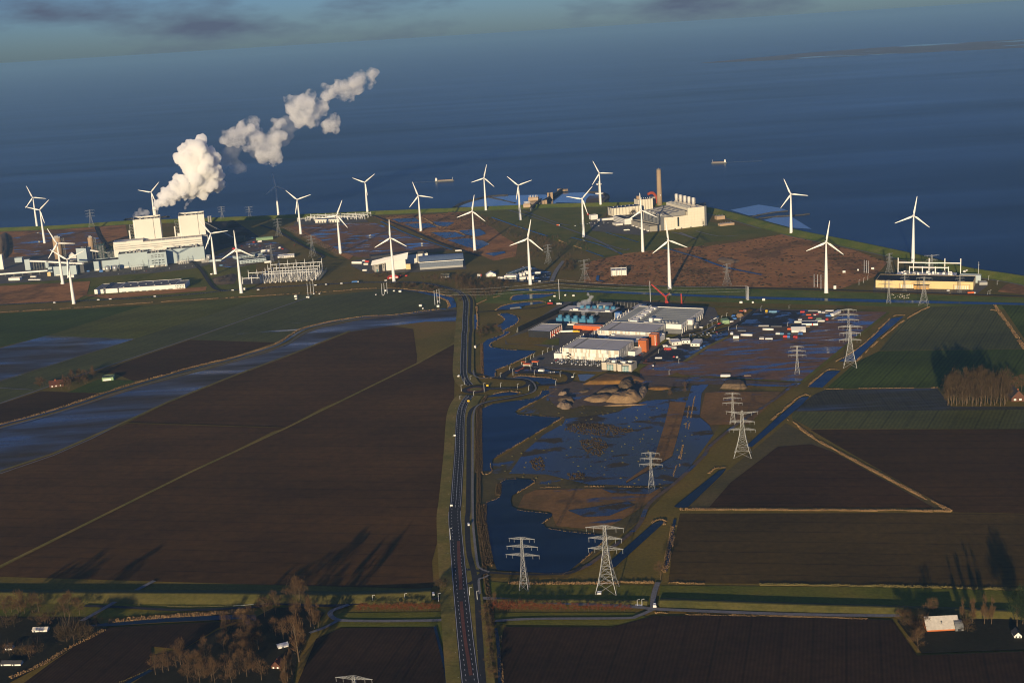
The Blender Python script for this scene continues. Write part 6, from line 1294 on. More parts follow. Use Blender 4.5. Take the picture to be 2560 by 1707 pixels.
# --- offices, sheds and trailers by the coal yard
for a in ((735, 1185, 1222, 1135, 1115, 26, 'long pale office with window bands by the switchyard', m_blueg, m_roofd), (665, 1095, 1150, 1020, 1045, 22, 'second pale office right behind the long one', m_blueg, m_roofd), (1430, 1075, 1735, 1050, 1035, 26, 'white office block beside the green slope', m_whitep, m_whitep), (1185, 1160, 1310, 1150, 1132, 7, 'low white site cabin below the pylon', m_whitep, m_whitep), (1120, 965, 1278, 955, 925, 10, 'white stacked cabins on the construction yard', m_whitep, m_whitep), (150, 1145, 388, 1128, 1110, 6, 'pale blue long cabin before the coal yard', m_blueg, m_blueg), (1060, 780, 1135, 775, 755, 5, 'white cabin in front of the green shed', m_whitep, m_whitep), (1445, 900, 1485, 896, 870, 7, 'small white cabin at the right of the construction yard', m_whitep, m_whitep), (640, 965, 760, 955, 935, 8, 'white cabin behind the nearest turbine by the coal yard', m_whitep, m_whitep)):
    t, f, h = fbox('site_office', a[6], 'c3', *a[:6], a[7], a[8], par=0.6)
    if a[0] in (735, 665, 1430):
        for r_ in range(2):
            for k in range(9): MB().box(4 + k * f.w / 9.3, -0.25, h * (0.2 + 0.42 * r_), 4 + k * f.w / 9.3 + f.w / 13, -0.02, h * (0.36 + 0.42 * r_)).build('window', m_glass, t)
        if a[0] != 1430: boxes(t, 'skylight', m_dgrey, [(f.w * .2, 5, h - .6, f.w * .38, 20, h - .4), (f.w * .55, 5, h - .6, f.w * .78, 20, h - .4)])
t = thing('green_shed', 'pale green barrel-roofed shed above the construction yard', 'building', G(S('c3', 1035, 752)[0]), R(12)); mb = MB(); n = 8; pr = [(0, 0)] + [(10 - 10 * math.cos(math.pi * i / n), 3 + 5 * math.sin(math.pi * i / n)) for i in range(n + 1)] + [(20, 0)]
L = 46; mb.add([(0, a, b) for a, b in pr] + [(L, a, b) for a, b in pr], [(i, i + len(pr), i + len(pr) + 1, i + 1) for i in range(len(pr) - 1)] + [tuple(range(len(pr) - 1, -1, -1)), tuple(range(len(pr), 2 * len(pr)))]); mb.build('shell', m_greenp, t); boxes(t, 'door', m_dgrey, [(L, 6, 0, L + 0.3, 14, 6)])
# --- site village beside the data centre
for a in ((1325, 920, 1500, 905, 850, 24, 'white site village block nearest the data hall road', m_cream, m_whitep), (1505, 888, 1660, 880, 820, 14, 'white linking block in the middle of the site village', m_whitep, m_greyp), (1665, 935, 1830, 938, 870, 30, 'white site village block on the wet ground side', m_cream, m_whitep), (1165, 945, 1245, 938, 912, 7, 'low white cabin at the village road', m_whitep, m_whitep), (1240, 975, 1405, 975, 940, 7, 'white cabin row in front of the site village', m_cream, m_whitep), (1175, 1000, 1310, 998, 965, 6, 'dark red container cabin in front of the site village', m_red, m_red)):
    t, f, h = fbox('site_cabin_block', a[6], 'd2', *a[:6], a[7], a[8])
    for k in range(int(f.w / 6)): MB().box(2 + k * 6, -0.2, h * 0.4, 4 + k * 6, -0.01, h * 0.75).build('window', m_glass, t)
# --- farms
m_dbrick = M('dark_brick', (0.12, 0.055, 0.035), (0.09, 0.04, 0.026), rough=.9)
t = thing('farmhouse', 'small red-roofed farmhouse among trees on the left farmland', 'house', G(S('b4', 325, 705)[0]), R(20)); gable(t, 22, 12, 4, 6, m_dbrick, M('red_tile', (0.10, 0.035, 0.02), rough=0.8)); boxes(t, 'chimney', m_orange, [(9, 5, 8, 10.5, 6.5, 12)]); boxes(t, 'window', m_whitep, [(3, -0.2, 1, 5, -0.01, 3), (9, -0.2, 1, 11, -0.01, 3), (16, -0.2, 1, 18, -0.01, 3)])
t, f, h = fbox('farm_barn', 'green farm barn with a bright front on the left farmland', 'b4', 668, 662, 742, 655, 640, 18, m_greenp, M('moss_sheet', (0.10, 0.12, 0.07))); boxes(t, 'door', m_whitep, [(2, -0.2, 0, f.w - 4, -0.01, h * 0.6)])
t = thing('farm_barn', 'barn with a long pale corrugated roof at the bottom right', 'barn', G(S('b3', 1490, 1000)[0]), R(-1)); gable(t, 27, 16, 3.2, 7.5, m_orange, M('pale_corrugated', (0.50, 0.46, 0.40), (0.38, 0.35, 0.31), rough=0.7, scale=0.4), over=0.8)
mb = MB(); [mb.box(-0.6 + k * 1.15, -0.2, 2.4, -0.45 + k * 1.15, 0, 2.7) for k in range(24)]; mb.build('fascia_rib', m_whitep, t, kind='stuff'); boxes(t, 'roof_hatch', m_dgrey, [(12.5, 3, 6.2, 13.6, 4.5, 8.2)])
t = thing('lean_to', 'dark round-roofed shed against the pale-roofed barn', 'shed', G(S('b3', 1745, 1000)[0]), R(-1)); mb = MB(); n = 8; pr = [(0, 0)] + [(6 - 6 * math.cos(math.pi * i / n), 3 + 5 * math.sin(math.pi * i / n)) for i in range(n + 1)] + [(12, 0)]; pr = [(a + 1, b) for a, b in pr]
mb.add([(0, a, b) for a, b in pr] + [(7, a, b) for a, b in pr], [(i, i + len(pr), i + len(pr) + 1, i + 1) for i in range(len(pr) - 1)] + [tuple(range(len(pr) - 1, -1, -1)), tuple(range(len(pr), 2 * len(pr)))]); mb.build('shell', m_dgrey, t); boxes(t, 'door', m_black, [(2, 0.7, 0, 5, 0.98, 2.8)])
t = thing('farmhouse', 'farmhouse with white gable under dark trees at the right edge', 'house', G(S('b3', 2265, 1055)[0]), R(-8)); gable(t, 6, 9, 2.8, 3, m_whitep, m_roofd, axis='y'); boxes(t, 'window', m_glass, [(1, -0.2, 1, 2.2, -0.01, 2.4), (3.8, -0.2, 1, 5, -0.01, 2.4)])
t = thing('farmhouse', 'dark steep-roofed farmhouse behind the row of trees on the right', 'house', G(S('b5', 2165, 690)[0]), R(-5)); gable(t, 18, 30, 5, 10, m_dbrick, m_roofd, axis='y'); boxes(t, 'window', m_whitep, [(3, -0.2, 1.5, 6, -0.01, 4), (10, -0.2, 1.5, 13, -0.01, 4)]); boxes(t, 'chimney', m_orange, [(8.4, 3, 13, 9.6, 4.2, 17)])
t = thing('cottage', 'red-roofed cottage deep in the shaded trees at bottom', 'house', G(S('b2', 290, 1075)[0]), R(-10)); gable(t, 8, 10, 3, 4.2, m_dbrick, M('dark_red_tile', (0.11, 0.03, 0.02), rough=0.8), axis='y'); boxes(t, 'window', m_whitep, [(1.2, -0.2, 1, 2.6, -0.01, 2.4), (5, -0.2, 1, 6.4, -0.01, 2.4)]); boxes(t, 'chimney', m_orange, [(3.6, 4, 6, 4.4, 4.8, 8.2)])
t = thing('garden_shed', 'pale-roofed shed above the shaded cottage', 'shed', G(S('b2', 355, 895)[0]), R(24)); gable(t, 9, 6, 2.4, 1.6, m_whitep, m_whitep); boxes(t, 'door', m_dgrey, [(3, -0.1, 0, 5, -0.01, 2)])
for i, (x, y, w_) in enumerate(((300, 740, 14), (50, 905, 6), (10, 1050, 9), (110, 1050, 8))): 
    t = thing('yard_shed', ('long white shed in the dark yard at the left', 'small white cabin in the dark yard at the left', 'white-fronted shed at the bottom left corner', 'second white-fronted shed at the bottom left')[i], 'shed', G(S('b1', x, y)[0]), R(-4)); gable(t, w_, 6, 2.6, 1.6, m_whitep, m_roofg if i == 0 else m_roofd); boxes(t, 'door', m_dgrey, [(1, -0.1, 0, 2.6, -0.01, 2.2)])
# --- red crawler crane and red mast behind the halls
cr0 = G(S('z3', 2008, 1392)[0]); t = thing('crawler_crane', 'red lattice crane with a long jib behind the data halls', 'crane', cr0)
m_cr = M('crane_red', (0.50, 0.05, 0.035), rough=0.55); tip = G(S('z3', 1868, 1216)[0], 45) - cr0; pv_ = Vector((-3, 0, 20)); hz2 = ZT(cr0, S('z3', 0, 1330)[0][1])
MB().box(-3.6, -4, 0, -2, 4, 1.4).build('track', m_dgrey, t); MB().box(2, -4, 0, 3.6, 4, 1.4).build('track', m_dgrey, t); MB().box(-3, -3.4, 1.4, 3, 5, 4.2).build('body', m_cr, t)
def latbar(a, b, w, mat, name):
    a, b = Vector(a), Vector(b); d_ = (b - a); u = d_.orthogonal().normalized() * w; v = d_.normalized().cross(u); mb = MB(); n = max(3, int(d_.length / (w * 4))); C = [u + v, v - u, -u - v, u - v]
    for c_ in C: mb.bar(a + c_, b + c_ * 0.5, 0.5)
    for k in range(n):
        f0, f1 = k / n, (k + 1) / n
        for i in range(4): mb.bar(a + d_ * f0 + C[i] * (1 - f0 * .5), a + d_ * f1 + C[(i + 1) % 4] * (1 - f1 * .5), 0.3)
    return mb.build(name, mat, t)
latbar((0, 0, 4), (-1.5, 0, hz2), 1.2, m_cr, 'mast'); jx = G(S('z3', 1868, 1216)[0], hz2 + 26) - cr0; latbar((-1.5, 0, hz2), jx, 1.0, m_cr, 'jib'); latbar((-1.5, 0, hz2), (7, 4, hz2 + 6), 0.7, m_cr, 'back_strut')
mb = MB(); mb.bar((7, 4, hz2 + 6), jx, 0.18); mb.bar((7, 4, hz2 + 6), (2, 4, 4), 0.18); mb.build('cable', m_dgrey, t)
t = thing('red_mast', 'thin red drilling mast right of the red crane', 'mast', G(S('z3', 2147, 1405)[0])); cr0 = Vector(); latbar((0, 0, 0), (-0.5, 0, ZT(t.location, S('z3', 0, 1300)[0][1])), 0.8, m_cr, 'mast'); boxes(t, 'base', m_cr, [(-2, -2, 0, 2, 2, 2)])
# ================================================================ earth mounds
mound('embankment', 'broad grassed embankment in front of the data centre office', S('d7', 690, 270, 1000, 112, 1130, 105, 1560, 120, 1720, 205, 1500, 250, 900, 272), 5, m_rough, flat=1, rough_=0.3)
mound('sand_heap', 'largest bright sand heap at the edge of the flood', S('d7', 1075, 535, 1200, 410, 1400, 420, 1560, 390, 1650, 470, 1480, 560, 1250, 562), 10, m_sand, seed=6)
mound('sand_heap', 'flatter sand heap left of the largest one', S('d7', 705, 505, 880, 440, 1180, 420, 1120, 515, 900, 548), 6, m_sand, seed=7)
mound('earth_heap', 'dark rounded earth heap behind the sand heaps', S('d7', 1260, 300, 1320, 225, 1470, 215, 1520, 290, 1450, 375, 1340, 365), 10, m_earth, seed=8)
mound('earth_heap', 'long low earth ridge between the heaps', S('d7', 860, 432, 1040, 325, 1280, 305, 1330, 350, 1120, 405), 5, m_earth, seed=9)
mound('rubble_heap', 'dark rubble ridge right of the largest sand heap', S('d7', 1570, 420, 1580, 330, 1700, 305, 1725, 350, 1660, 465), 5, m_lava, seed=10, rough_=1.6)
mound('rubble_heap', 'small pale stone heap at the left of the earthworks', S('d7', 335, 432, 395, 385, 475, 385, 478, 432), 4, m_lava, seed=11, rough_=1.8)
mound('earth_heap', 'brown overgrown heap left of the earthworks', S('d7', 315, 500, 430, 445, 600, 490, 590, 548, 400, 548), 5.5, m_earth, seed=12)
mound('rubble_heap', 'lumpy pale rubble heap nearest the pond', S('d7', 305, 595, 375, 545, 540, 555, 562, 615, 440, 642), 5, m_lava, seed=13, rough_=2.0)
mound('earth_heap', 'small twin earth heap in the churned clay', S('d7', 645, 388, 720, 340, 830, 335, 825, 370, 720, 400), 3, m_earth, seed=14)
mound('sand_bund', 'long low sand bund along the flood water', S('d7', 1010, 575, 1400, 560, 1740, 550, 1748, 575, 1400, 585, 1080, 592), 1.6, m_sand, seed=15)
mound('earth_bund', 'flat-topped brown bund south of the wet building land', S('z6', 730, 852, 785, 795, 945, 795, 975, 852), 6.5, m_earth, flat=1, rough_=0.3, seed=16)
mound('sand_heap', 'sand heap among the containers of the storage yard', S('d3', 380, 345, 410, 285, 480, 280, 525, 330, 450, 352), 5, m_sand, seed=17)
mound('earth_bund', 'low grassy bund right of the earthworks', S('d7', 1720, 330, 1760, 290, 2060, 288, 2090, 322, 1900, 345), 2.4, m_rough, seed=18)
mound('earth_heap', 'orange churned earth bank by the far left turbines', S('z1', 0, 690, 60, 670, 90, 800, 60, 910, 0, 900), 5, m_earth, seed=19)
mound('earth_heap', 'churned orange earth left of the switchyard', S('z1', 1950, 1100, 2060, 1060, 2170, 1050, 2150, 1130, 1990, 1145), 3, m_earth, seed=20, rough_=1.5)
mound('earth_heap', 'pale sand patch on the brown heath', S('z4', 245, 690, 285, 665, 410, 690, 330, 712), 2.5, m_sand, seed=21)
# ================================================================ vehicles
def car_mesh(m, kind='car'):
    mb = MB()
    if kind == 'car':
        pr = [(-2.1, .35), (2.1, .35), (2.15, .8), (1.1, .95), (.5, 1.45), (-1.2, 1.48), (-2.0, 1.0)]; w = .88
    else:
        pr = [(-2.8, .4), (2.8, .4), (2.85, 1.1), (2.2, 2.1), (1.6, 2.3), (-2.8, 2.3)]; w = 1.0
    n = len(pr); mb.add([(a, -w, b) for a, b in pr] + [(a, w, b) for a, b in pr], [tuple(range(n)), tuple(range(2 * n - 1, n - 1, -1))] + [((i + 1) % n, i, i + n, (i + 1) % n + n) for i in range(n)])
    return mb.mesh(kind, m)
CARM = [M('car_white', (0.75, 0.75, 0.74), rough=0.35), M('car_silver', (0.42, 0.43, 0.44), rough=0.3, metal=.4), M('car_black', (0.02, 0.02, 0.024), rough=0.3), M('car_blue', (0.04, 0.08, 0.18), rough=0.3), M('car_red', (0.35, 0.03, 0.03), rough=0.35), M('car_grey', (0.14, 0.145, 0.15), rough=0.3)]
CARD = [car_mesh(m) for m in CARM]; VAN = car_mesh(CARM[0], 'van')
m_tyre = M('tyre', (0.012, 0.012, 0.012)); m_win = m_glass
CN = ('white', 'silver', 'black', 'dark blue', 'red', 'grey')
rs = random.Random(21)
def car(P, rz, where, group, k=None):
    k = rs.choices(range(6), (5, 4, 5, 3, 1.3, 4))[0] if k is None else k
    o = bpy.data.objects.new('parked_car', CARD[k]); col.objects.link(o); o.location = (P[0], P[1], 0.5 if len(P) < 3 else P[2]); o.rotation_euler = (0, 0, rz + rs.choice((0, math.pi)) + rs.uniform(-.04, .04))
    return tag(o, f'{CN[k]} car parked {where}', 'car', group)
def rows(fr, x0, x1, ys, where, group, fill=0.85, step=2.7, z=.6):
    for y in ys:
        x = x0
        while x < x1:
            if rs.random() < fill: P = fr.wp(x, y); car((P.x, P.y, z), fr.rz + math.pi / 2, where, group)
            x += step
sheet('car_park', [PX(dc.wp(x, y)) for x, y in ((-18, -42), (84, -42), (84, -5), (-18, -5))], m_gravel, Z3 + .2)
rows(dc, -6, 80, (-10, -17.5, -26, -33.5), 'in the lot before the striped hall', 'cars before the striped hall', 0.78, 3.4, 1.7)
ef = Frame(S('d2', 1700, 760)[0], S('d2', 2250, 690)[0]); rows(ef, 0, ef.w * 0.95, (-10, -3, 6, 13), 'on the wet lot by the site village', 'cars by the site village', 0.5, 3.6, 1.6)
rf_ = Frame(S('d2', 2030, 480)[0], S('d2', 2180, 395)[0]); rows(rf_, 0, rf_.w, (0,), 'along the road beside the largest hall', 'cars beside the largest hall', 0.9, 6, 1.6)
rf_ = Frame(S('d2', 700, 1115)[0], S('d2', 830, 1055)[0]); rows(rf_, 0, rf_.w, (0,), 'beside the white annex of the data centre', 'cars beside the annex', 0.9, 4, 1.6)
rf_ = Frame(S('d6', 1700, 690)[0], S('d6', 1890, 685)[0]); rows(rf_, 0, rf_.w, (0,), 'on the entrance car park', 'cars on the entrance car park', 0.8, 3, 1.7)
gf = Frame(S('c6', -60, 1090)[0], S('c6', 180, 1010)[0]); rows(gf, 0, gf.w, (-24, -8, 10, 26, 44), 'on the lot of the gas power station', 'cars at the gas power station', 0.4, 6, 1.4)
cf = Frame(S('c2', 560, 1225)[0], S('c2', 2150, 1075)[0]); rows(cf, 0, cf.w, (0, 9), 'before the coal power station', 'cars before the coal power station', 0.28, 5.5, 1.4)
cf = Frame(S('c3', 880, 830)[0], S('c3', 1500, 900)[0]); rows(cf, 0, cf.w, (0, 30, 50, -25), 'on the construction yard by the coal heap', 'cars on the construction yard', 0.2, 7, 1.4)
cf = Frame(S('c3', 1130, 1100)[0], S('c3', 1320, 1010)[0]); rows(cf, 0, cf.w, (0, 12, 24), 'beside the pale offices', 'cars beside the pale offices', 0.35, 6, 1.4)
cf = Frame(S('d5', 1300, 350)[0], S('d5', 1560, 350)[0]); rows(cf, 0, cf.w, (0, 14), 'in the small works yard', 'cars in the small works', 0.25, 6, 1.4)
def van(P, rz, lab, m=None, name='van'):
    t = thing(name, lab, 'van', P, rz); b = bpy.data.objects.new('body', VAN if m is None else car_mesh(m, 'van')); col.objects.link(b); b.parent = t
    for x in (-1.8, 1.7):
        for y in (-.95, .95): MB().tube((x, y - .12, .38), (x, y + .12, .38), .38, .38, 8).build('wheel', m_tyre, t)
    MB().add([(2.78, -.85, 1.25), (2.78, .85, 1.25), (2.26, .8, 2.12), (2.26, -.8, 2.12)], [(0, 1, 2, 3)]).build('windscreen', m_win, t); return t
def truck(P, rz, lab, m_cab, m_box, L=12):
    t = thing('lorry', lab, 'lorry', P, rz)
    MB().box(L / 2 - 2.2, -1.2, .6, L / 2, 1.2, 3.0).build('cab', m_cab, t); MB().box(-L / 2, -1.25, 1.1, L / 2 - 2.6, 1.25, 3.9).build('trailer', m_box, t); MB().box(L / 2 - .02, -1.0, 1.8, L / 2 + .05, 1.0, 2.7).build('windscreen', m_win, t)
    for x in (-L / 2 + 1.4, -L / 2 + 2.8, L / 2 - 1.2):
        for y in (-1.1, 1.1): MB().tube((x, y - .15, .5), (x, y + .15, .5), .5, .5, 8).build('wheel', m_tyre, t)
    return t
ZV = Vector((0, 0, ZR + 0.55))
def hd(a, b): v = G(b) - G(a); return math.atan2(v.y, v.x)
truck(G(S('c5', 208, 800)[0]) + ZV, R(4), 'blue and white lorry on the road below the white plant', CARM[0], m_blueb, 15)
for q, lab in ((S('c5', 770, 768), 'white van on the road left of the turbine at the white plant'), (S('c4', 630, 790), 'white van on the road below the switchyard'), (S('c4', 165, 800), 'white van left of the switchyard turbine'), (S('c4', 1682, 708), 'white van on the road under the three masts'), (S('c4', 1882, 694), 'white van following the one under the three masts'), (S('c4', 2160, 676), 'white van leading toward the road bend'), (S('z1', 502, 1322), 'white van on the road left of the leftmost near turbine'), (S('z1', 905, 1296), 'white van on the road under the long warehouse'), (S('z1', 1015, 1290), 'white van just ahead of the one under the warehouse'), (S('z1', 1425, 1265), 'white van on the road right of the warehouse'), (S('d5', 1368, 436), 'white van on the canal road by the turbine'), (S('z8', 190, 60), 'white van on the service road beside the nearest pond'), (S('z6', 118, 655), 'white van on the wet ground by the office'), (S('d2', 1250, 815), 'white van on the road by the orange towers'), (S('d2', 1858, 605), 'white van beside the largest hall'), (S('z7', 100, 12), 'white car-van on the road above the roundabout'), (S('b2', 1778, 408), 'white van at the junction by the inland dike'), (S('d4', 1290, 730), 'white van before the yellow hall')):
    van(G(q[0]) + ZV, R(rs.uniform(-10, 10)) if q[0][1] < 900 else R(95), lab)
truck(G(S('d5', 975, 882)[0]) + ZV, R(12), 'blue lorry with dark flatbed on the site lane by the pond', m_blueb, m_dgrey, 22)
truck(G(S('d4', 1615, 768)[0]) + ZV, R(-3), 'orange and white lorry by the road right of the yellow hall', CARM[0], m_orangeb, 14)
truck(G(S('d1', 700, 172)[0]) + ZV, R(15), 'red lorry on the site lane behind the screen wall', m_red, m_red, 10); truck(G(S('d1', 865, 180)[0]) + ZV, R(10), 'white lorry on the site lane behind the screen wall', CARM[0], CARM[0], 10)
for i, (x, y) in enumerate(((750, 755), (805, 715), (845, 695))): truck(G(S('d1', x, y)[0]) + ZV, R(-26), ('nearest', 'middle', 'farthest')[i] + ' white and orange lorry at the black hall loading bays', m_whitep, m_orangeb, 9)
truck(G(S('d1', 1030, 690)[0]) + ZV, R(-6), 'long white flatbed lorry by the orange store', m_orangeb, m_whitep, 26); truck(G(S('d1', 1180, 690)[0]) + ZV, R(-6), 'yellow lorry by the orange store', m_yellow, m_yellow, 12)
truck(G(S('c5', 2105, 225)[0]) + ZV, R(5), 'cream lorry on the road by the reserve ponds', m_cream, m_whitep, 16); truck(G(S('c6', 640, 1168)[0]) + ZV, R(3), 'cream lorry on the lot before the gas power station', m_cream, m_cream, 16)
truck(G(S('c7', 1145, 930)[0]) + ZV, R(-25), 'pale lorry on the meadow lane left of the gas station', m_cream, m_orangeb, 9)
# ================================================================ containers, cabins and stores on the yards
def crate(m, x0, yb, x1, yt, mat, lab, d=6, name='container', cat='container', roof=None):
    t, f, h = cbox(name, lab, m, x0, yb, x1, yb, yt, d, mat, roof or mat, cat, par=0.15)
    for k in range(1, max(2, int(f.w / 3))): MB().box(k * 3 - .1, -.12, .3, k * 3 + .1, -.01, h - .3).build('rib', mat, t)
    return t
LB = M('light_blue', (0.16, 0.32, 0.48)); NV = M('navy', (0.03, 0.05, 0.14))
for a in ((300, 640, 345, 603, CARM[0], 'white cabin truck at the left edge of the storage yard'), (345, 697, 440, 655, m_whitep, 'single white box at the near left of the storage yard'), (770, 710, 850, 688, m_cream, 'cream container at the near edge of the storage yard'), (870, 712, 990, 690, m_whitep, 'long white container at the near edge of the storage yard'), (1040, 637, 1108, 605, m_whitep, 'white container left of the light blue one'), (1110, 640, 1173, 606, LB, 'light blue container beside the white one'), (1232, 640, 1280, 610, m_bluet, 'teal container behind the red tank'), (1160, 685, 1228, 648, m_red, 'red container in the near row of the storage yard'), (1228, 690, 1275, 650, m_blueb, 'blue container touching the red one'), (1325, 688, 1395, 655, m_red, 'red skip at the near right of the storage yard'), (1410, 640, 1480, 608, m_blueb, 'blue container right of the white tent hall'), (1230, 560, 1310, 532, m_orangeb, 'orange and blue stack left of the white tent hall'), (1345, 445, 1465, 415, m_cream, 'cream container in the middle of the yard'), (1405, 403, 1470, 382, m_whitep, 'white container behind the cream one'), (1535, 325, 1620, 303, m_orangeb, 'orange container in the back right rows'), (1650, 312, 1740, 296, m_red, 'red container row end at the back right'), (1855, 345, 1950, 310, m_blueb, 'blue tarpaulin store at the back right'), (1570, 378, 1640, 345, m_red, 'red tank unit in the middle right rows'), (1680, 428, 1840, 402, m_cream, 'long cream cabin row in the middle right'), (1855, 402, 1900, 374, m_red, 'red cabin at the right boundary'), (1570, 257, 1740, 240, m_greyp, 'grey pipe stack at the back of the yard'), (1730, 282, 1780, 255, m_whitep, 'white cabin near the grey pipe stack'), (1440, 275, 1515, 250, m_red, 'rust-red rack at the back of the asphalt'), (870, 265, 908, 232, m_yellow, 'yellow container at the back of the asphalt'), (930, 278, 1060, 245, LB, 'flat blue-grey store at the back of the asphalt'), (320, 345, 378, 318, m_blueb, 'blue container beside the sand heap'), (335, 382, 400, 358, m_blueb, 'second blue container below the sand heap'), (290, 430, 350, 412, m_whitep, 'white cabin right of the green shed'), (445, 268, 500, 243, m_orangeb, 'orange container behind the sand heap'), (512, 258, 560, 230, M('pink_panel', (0.55, 0.30, 0.24)), 'pinkish cabin behind the sand heap'), (92, 465, 150, 448, m_red, 'red and white barrier left of the green shed'), (1660, 325, 1700, 308, m_whitep, 'small white cabin between orange and red containers'), (1790, 285, 1850, 265, m_whitep, 'white cabin in the back right rows'), (1700, 390, 1790, 372, m_greenp, 'pale green store in the middle right rows'), (1500, 425, 1640, 408, m_greyp, 'grey material row behind the navy building'), (1310, 515, 1480, 498, m_greyp, 'grey pallet row before the navy building'), (1490, 515, 1600, 498, m_brickb, 'brown pallet row before the navy building'), (760, 508, 930, 482, m_greyp, 'grey rack row at the near edge of the asphalt'), (960, 512, 1140, 492, m_dgrey, 'dark rack row right of the grey racks'), (420, 585, 555, 560, m_dgrey, 'dark rack row at the left of the yard'), (1850, 260, 1990, 240, m_cream, 'cream rubble row along the back fence')):
    crate('d3', *a[:4], a[4], a[5], d=rs.choice((5, 6, 8)))
t, f, h = fbox('tent_hall', 'large white tent hall on the storage yard', 'd3', 1300, 606, 1530, 600, 560, 18, m_whitep, m_whitep); MB().add([(-.5, -.5, h), (f.w + .5, -.5, h), (f.w + .5, 9, h + 4), (-.5, 9, h + 4), (f.w + .5, 18.5, h), (-.5, 18.5, h)], [(0, 1, 2, 3), (3, 2, 4, 5), (1, 4, 2), (5, 0, 3)]).build('tent_roof', m_whitep, t)
t, f, h = fbox('canteen_block', 'navy and white long cabin building on the storage yard', 'd3', 1465, 492, 1730, 488, 450, 20, m_whitep, NV); boxes(t, 'stripe', m_red, [(f.w * .62, -.3, 0, f.w * .7, -.02, h)])
t, f, h = fbox('green_barn', 'pale green barn by the storage yard road', 'd3', 172, 460, 285, 452, 400, 16, m_greenp, m_greenp)
for i, (x0, y, x1, yt) in enumerate(((472, 655, 660, 625), (830, 562, 1005, 543))):
    A, B = G(S('d3', x0, y)[0]), G(S('d3', x1, y + 4)[0]); t = thing('wind_tower_section', ('near', 'far')[i] + ' long white tube lying on the storage yard', 'tube', A); MB().tube((0, 0, 2.2), tuple((B - A) + Vector((0, 0, 2.2))), 2.1, 1.9, 12).build('shell', m_whitep, t, True); [MB().box(*( (B - A) * q - Vector((1, 1.6, 0)) ).to_tuple()[:2], 0, *((B - A) * q + Vector((1, 1.6, 0))).to_tuple()[:2], .7).build('cradle', m_dgrey, t) for q in (.2, .8)]
A, B = G(S('d3', 1985, 340)[0]), G(S('d3', 2150, 248)[0]); t = thing('cabin_row', 'long slanting row of white cabins at the right boundary', 'cabins', A, math.atan2((B - A).y, (B - A).x)); L = (B - A).length
for k in range(int(L / 12)): MB().box(k * 12, 0, 0, k * 12 + 11.4, 6, 5.2).build('cabin', m_whitep, t)
for a in (('c5', 142, 440, 325, 400, m_whitep, 'white lorry trailers left of the slanted plant'), ('c5', 385, 412, 455, 382, m_red, 'red container left of the slanted plant'), ('c5', 360, 462, 440, 430, m_cream, 'cream cabin left of the slanted plant'), ('c5', 335, 410, 385, 372, m_whitep, 'white container behind the cream cabin'), ('c5', 340, 572, 415, 545, m_whitep, 'white transformer row beside the slanted plant'), ('c5', 990, 672, 1080, 650, m_red, 'red container right of the red marquee'), ('c5', 1120, 668, 1160, 648, m_red, 'smaller red container right of the marquee'), ('c3', 970, 790, 1000, 768, m_red, 'red machine on the construction yard'), ('c3', 1500, 912, 1530, 895, m_red, 'red container at the yard corner'), ('c3', 590, 915, 640, 885, m_red, 'red container beside the coal yard turbine'), ('c3', 360, 1215, 412, 1195, LB, 'pale blue tank before the coal yard offices'), ('c7', 195, 600, 232, 565, m_red, 'small red hut at the top of the meadow lane'), ('c7', 1672, 715, 1702, 695, m_red, 'small red hut left of the gas station'), ('c1', 520, 1182, 740, 1165, m_whitep, 'row of white cabins on the left yard'), ('c1', 555, 1130, 655, 1105, m_cream, 'cream cabins on the left yard'), ('d2', 1835, 968, 1880, 940, m_blueb, 'bright blue container beside the site village'), ('d2', 1890, 942, 1935, 918, m_blueb, 'second bright blue container beside the site village'), ('d2', 1010, 1160, 1140, 1135, m_whitep, 'stacked white panels on the wet yard'), ('d2', 1395, 1145, 1435, 1118, m_cream, 'small cream unit on the wet yard'), ('d2', 1338, 1138, 1375, 1115, m_red, 'small red unit on the wet yard'), ('d3', 140, 1325, 300, 1290, m_whitep, 'pile of white slabs at the foot of the wet building land'), ('d3', 520, 1315, 640, 1300, m_brickb, 'brown slab pile at the foot of the wet building land'), ('z8', 1370, 686, 1408, 668, m_whitep, 'white cabinet at the foot of the nearest pylon'), ('z8', 1885, 812, 1912, 780, m_whitep, 'white bus shelter at the lane junction'), ('z8', 1722, 800, 1780, 788, m_whitep, 'white barrier blocks beside the lane junction'), ('d6', 335, 222, 362, 182, m_whitep, 'white cabinet on the verge above the roundabout')):
    crate(a[0], a[1], a[2], a[3], a[4], a[5], a[6], d=5, name='site_unit', cat='unit')
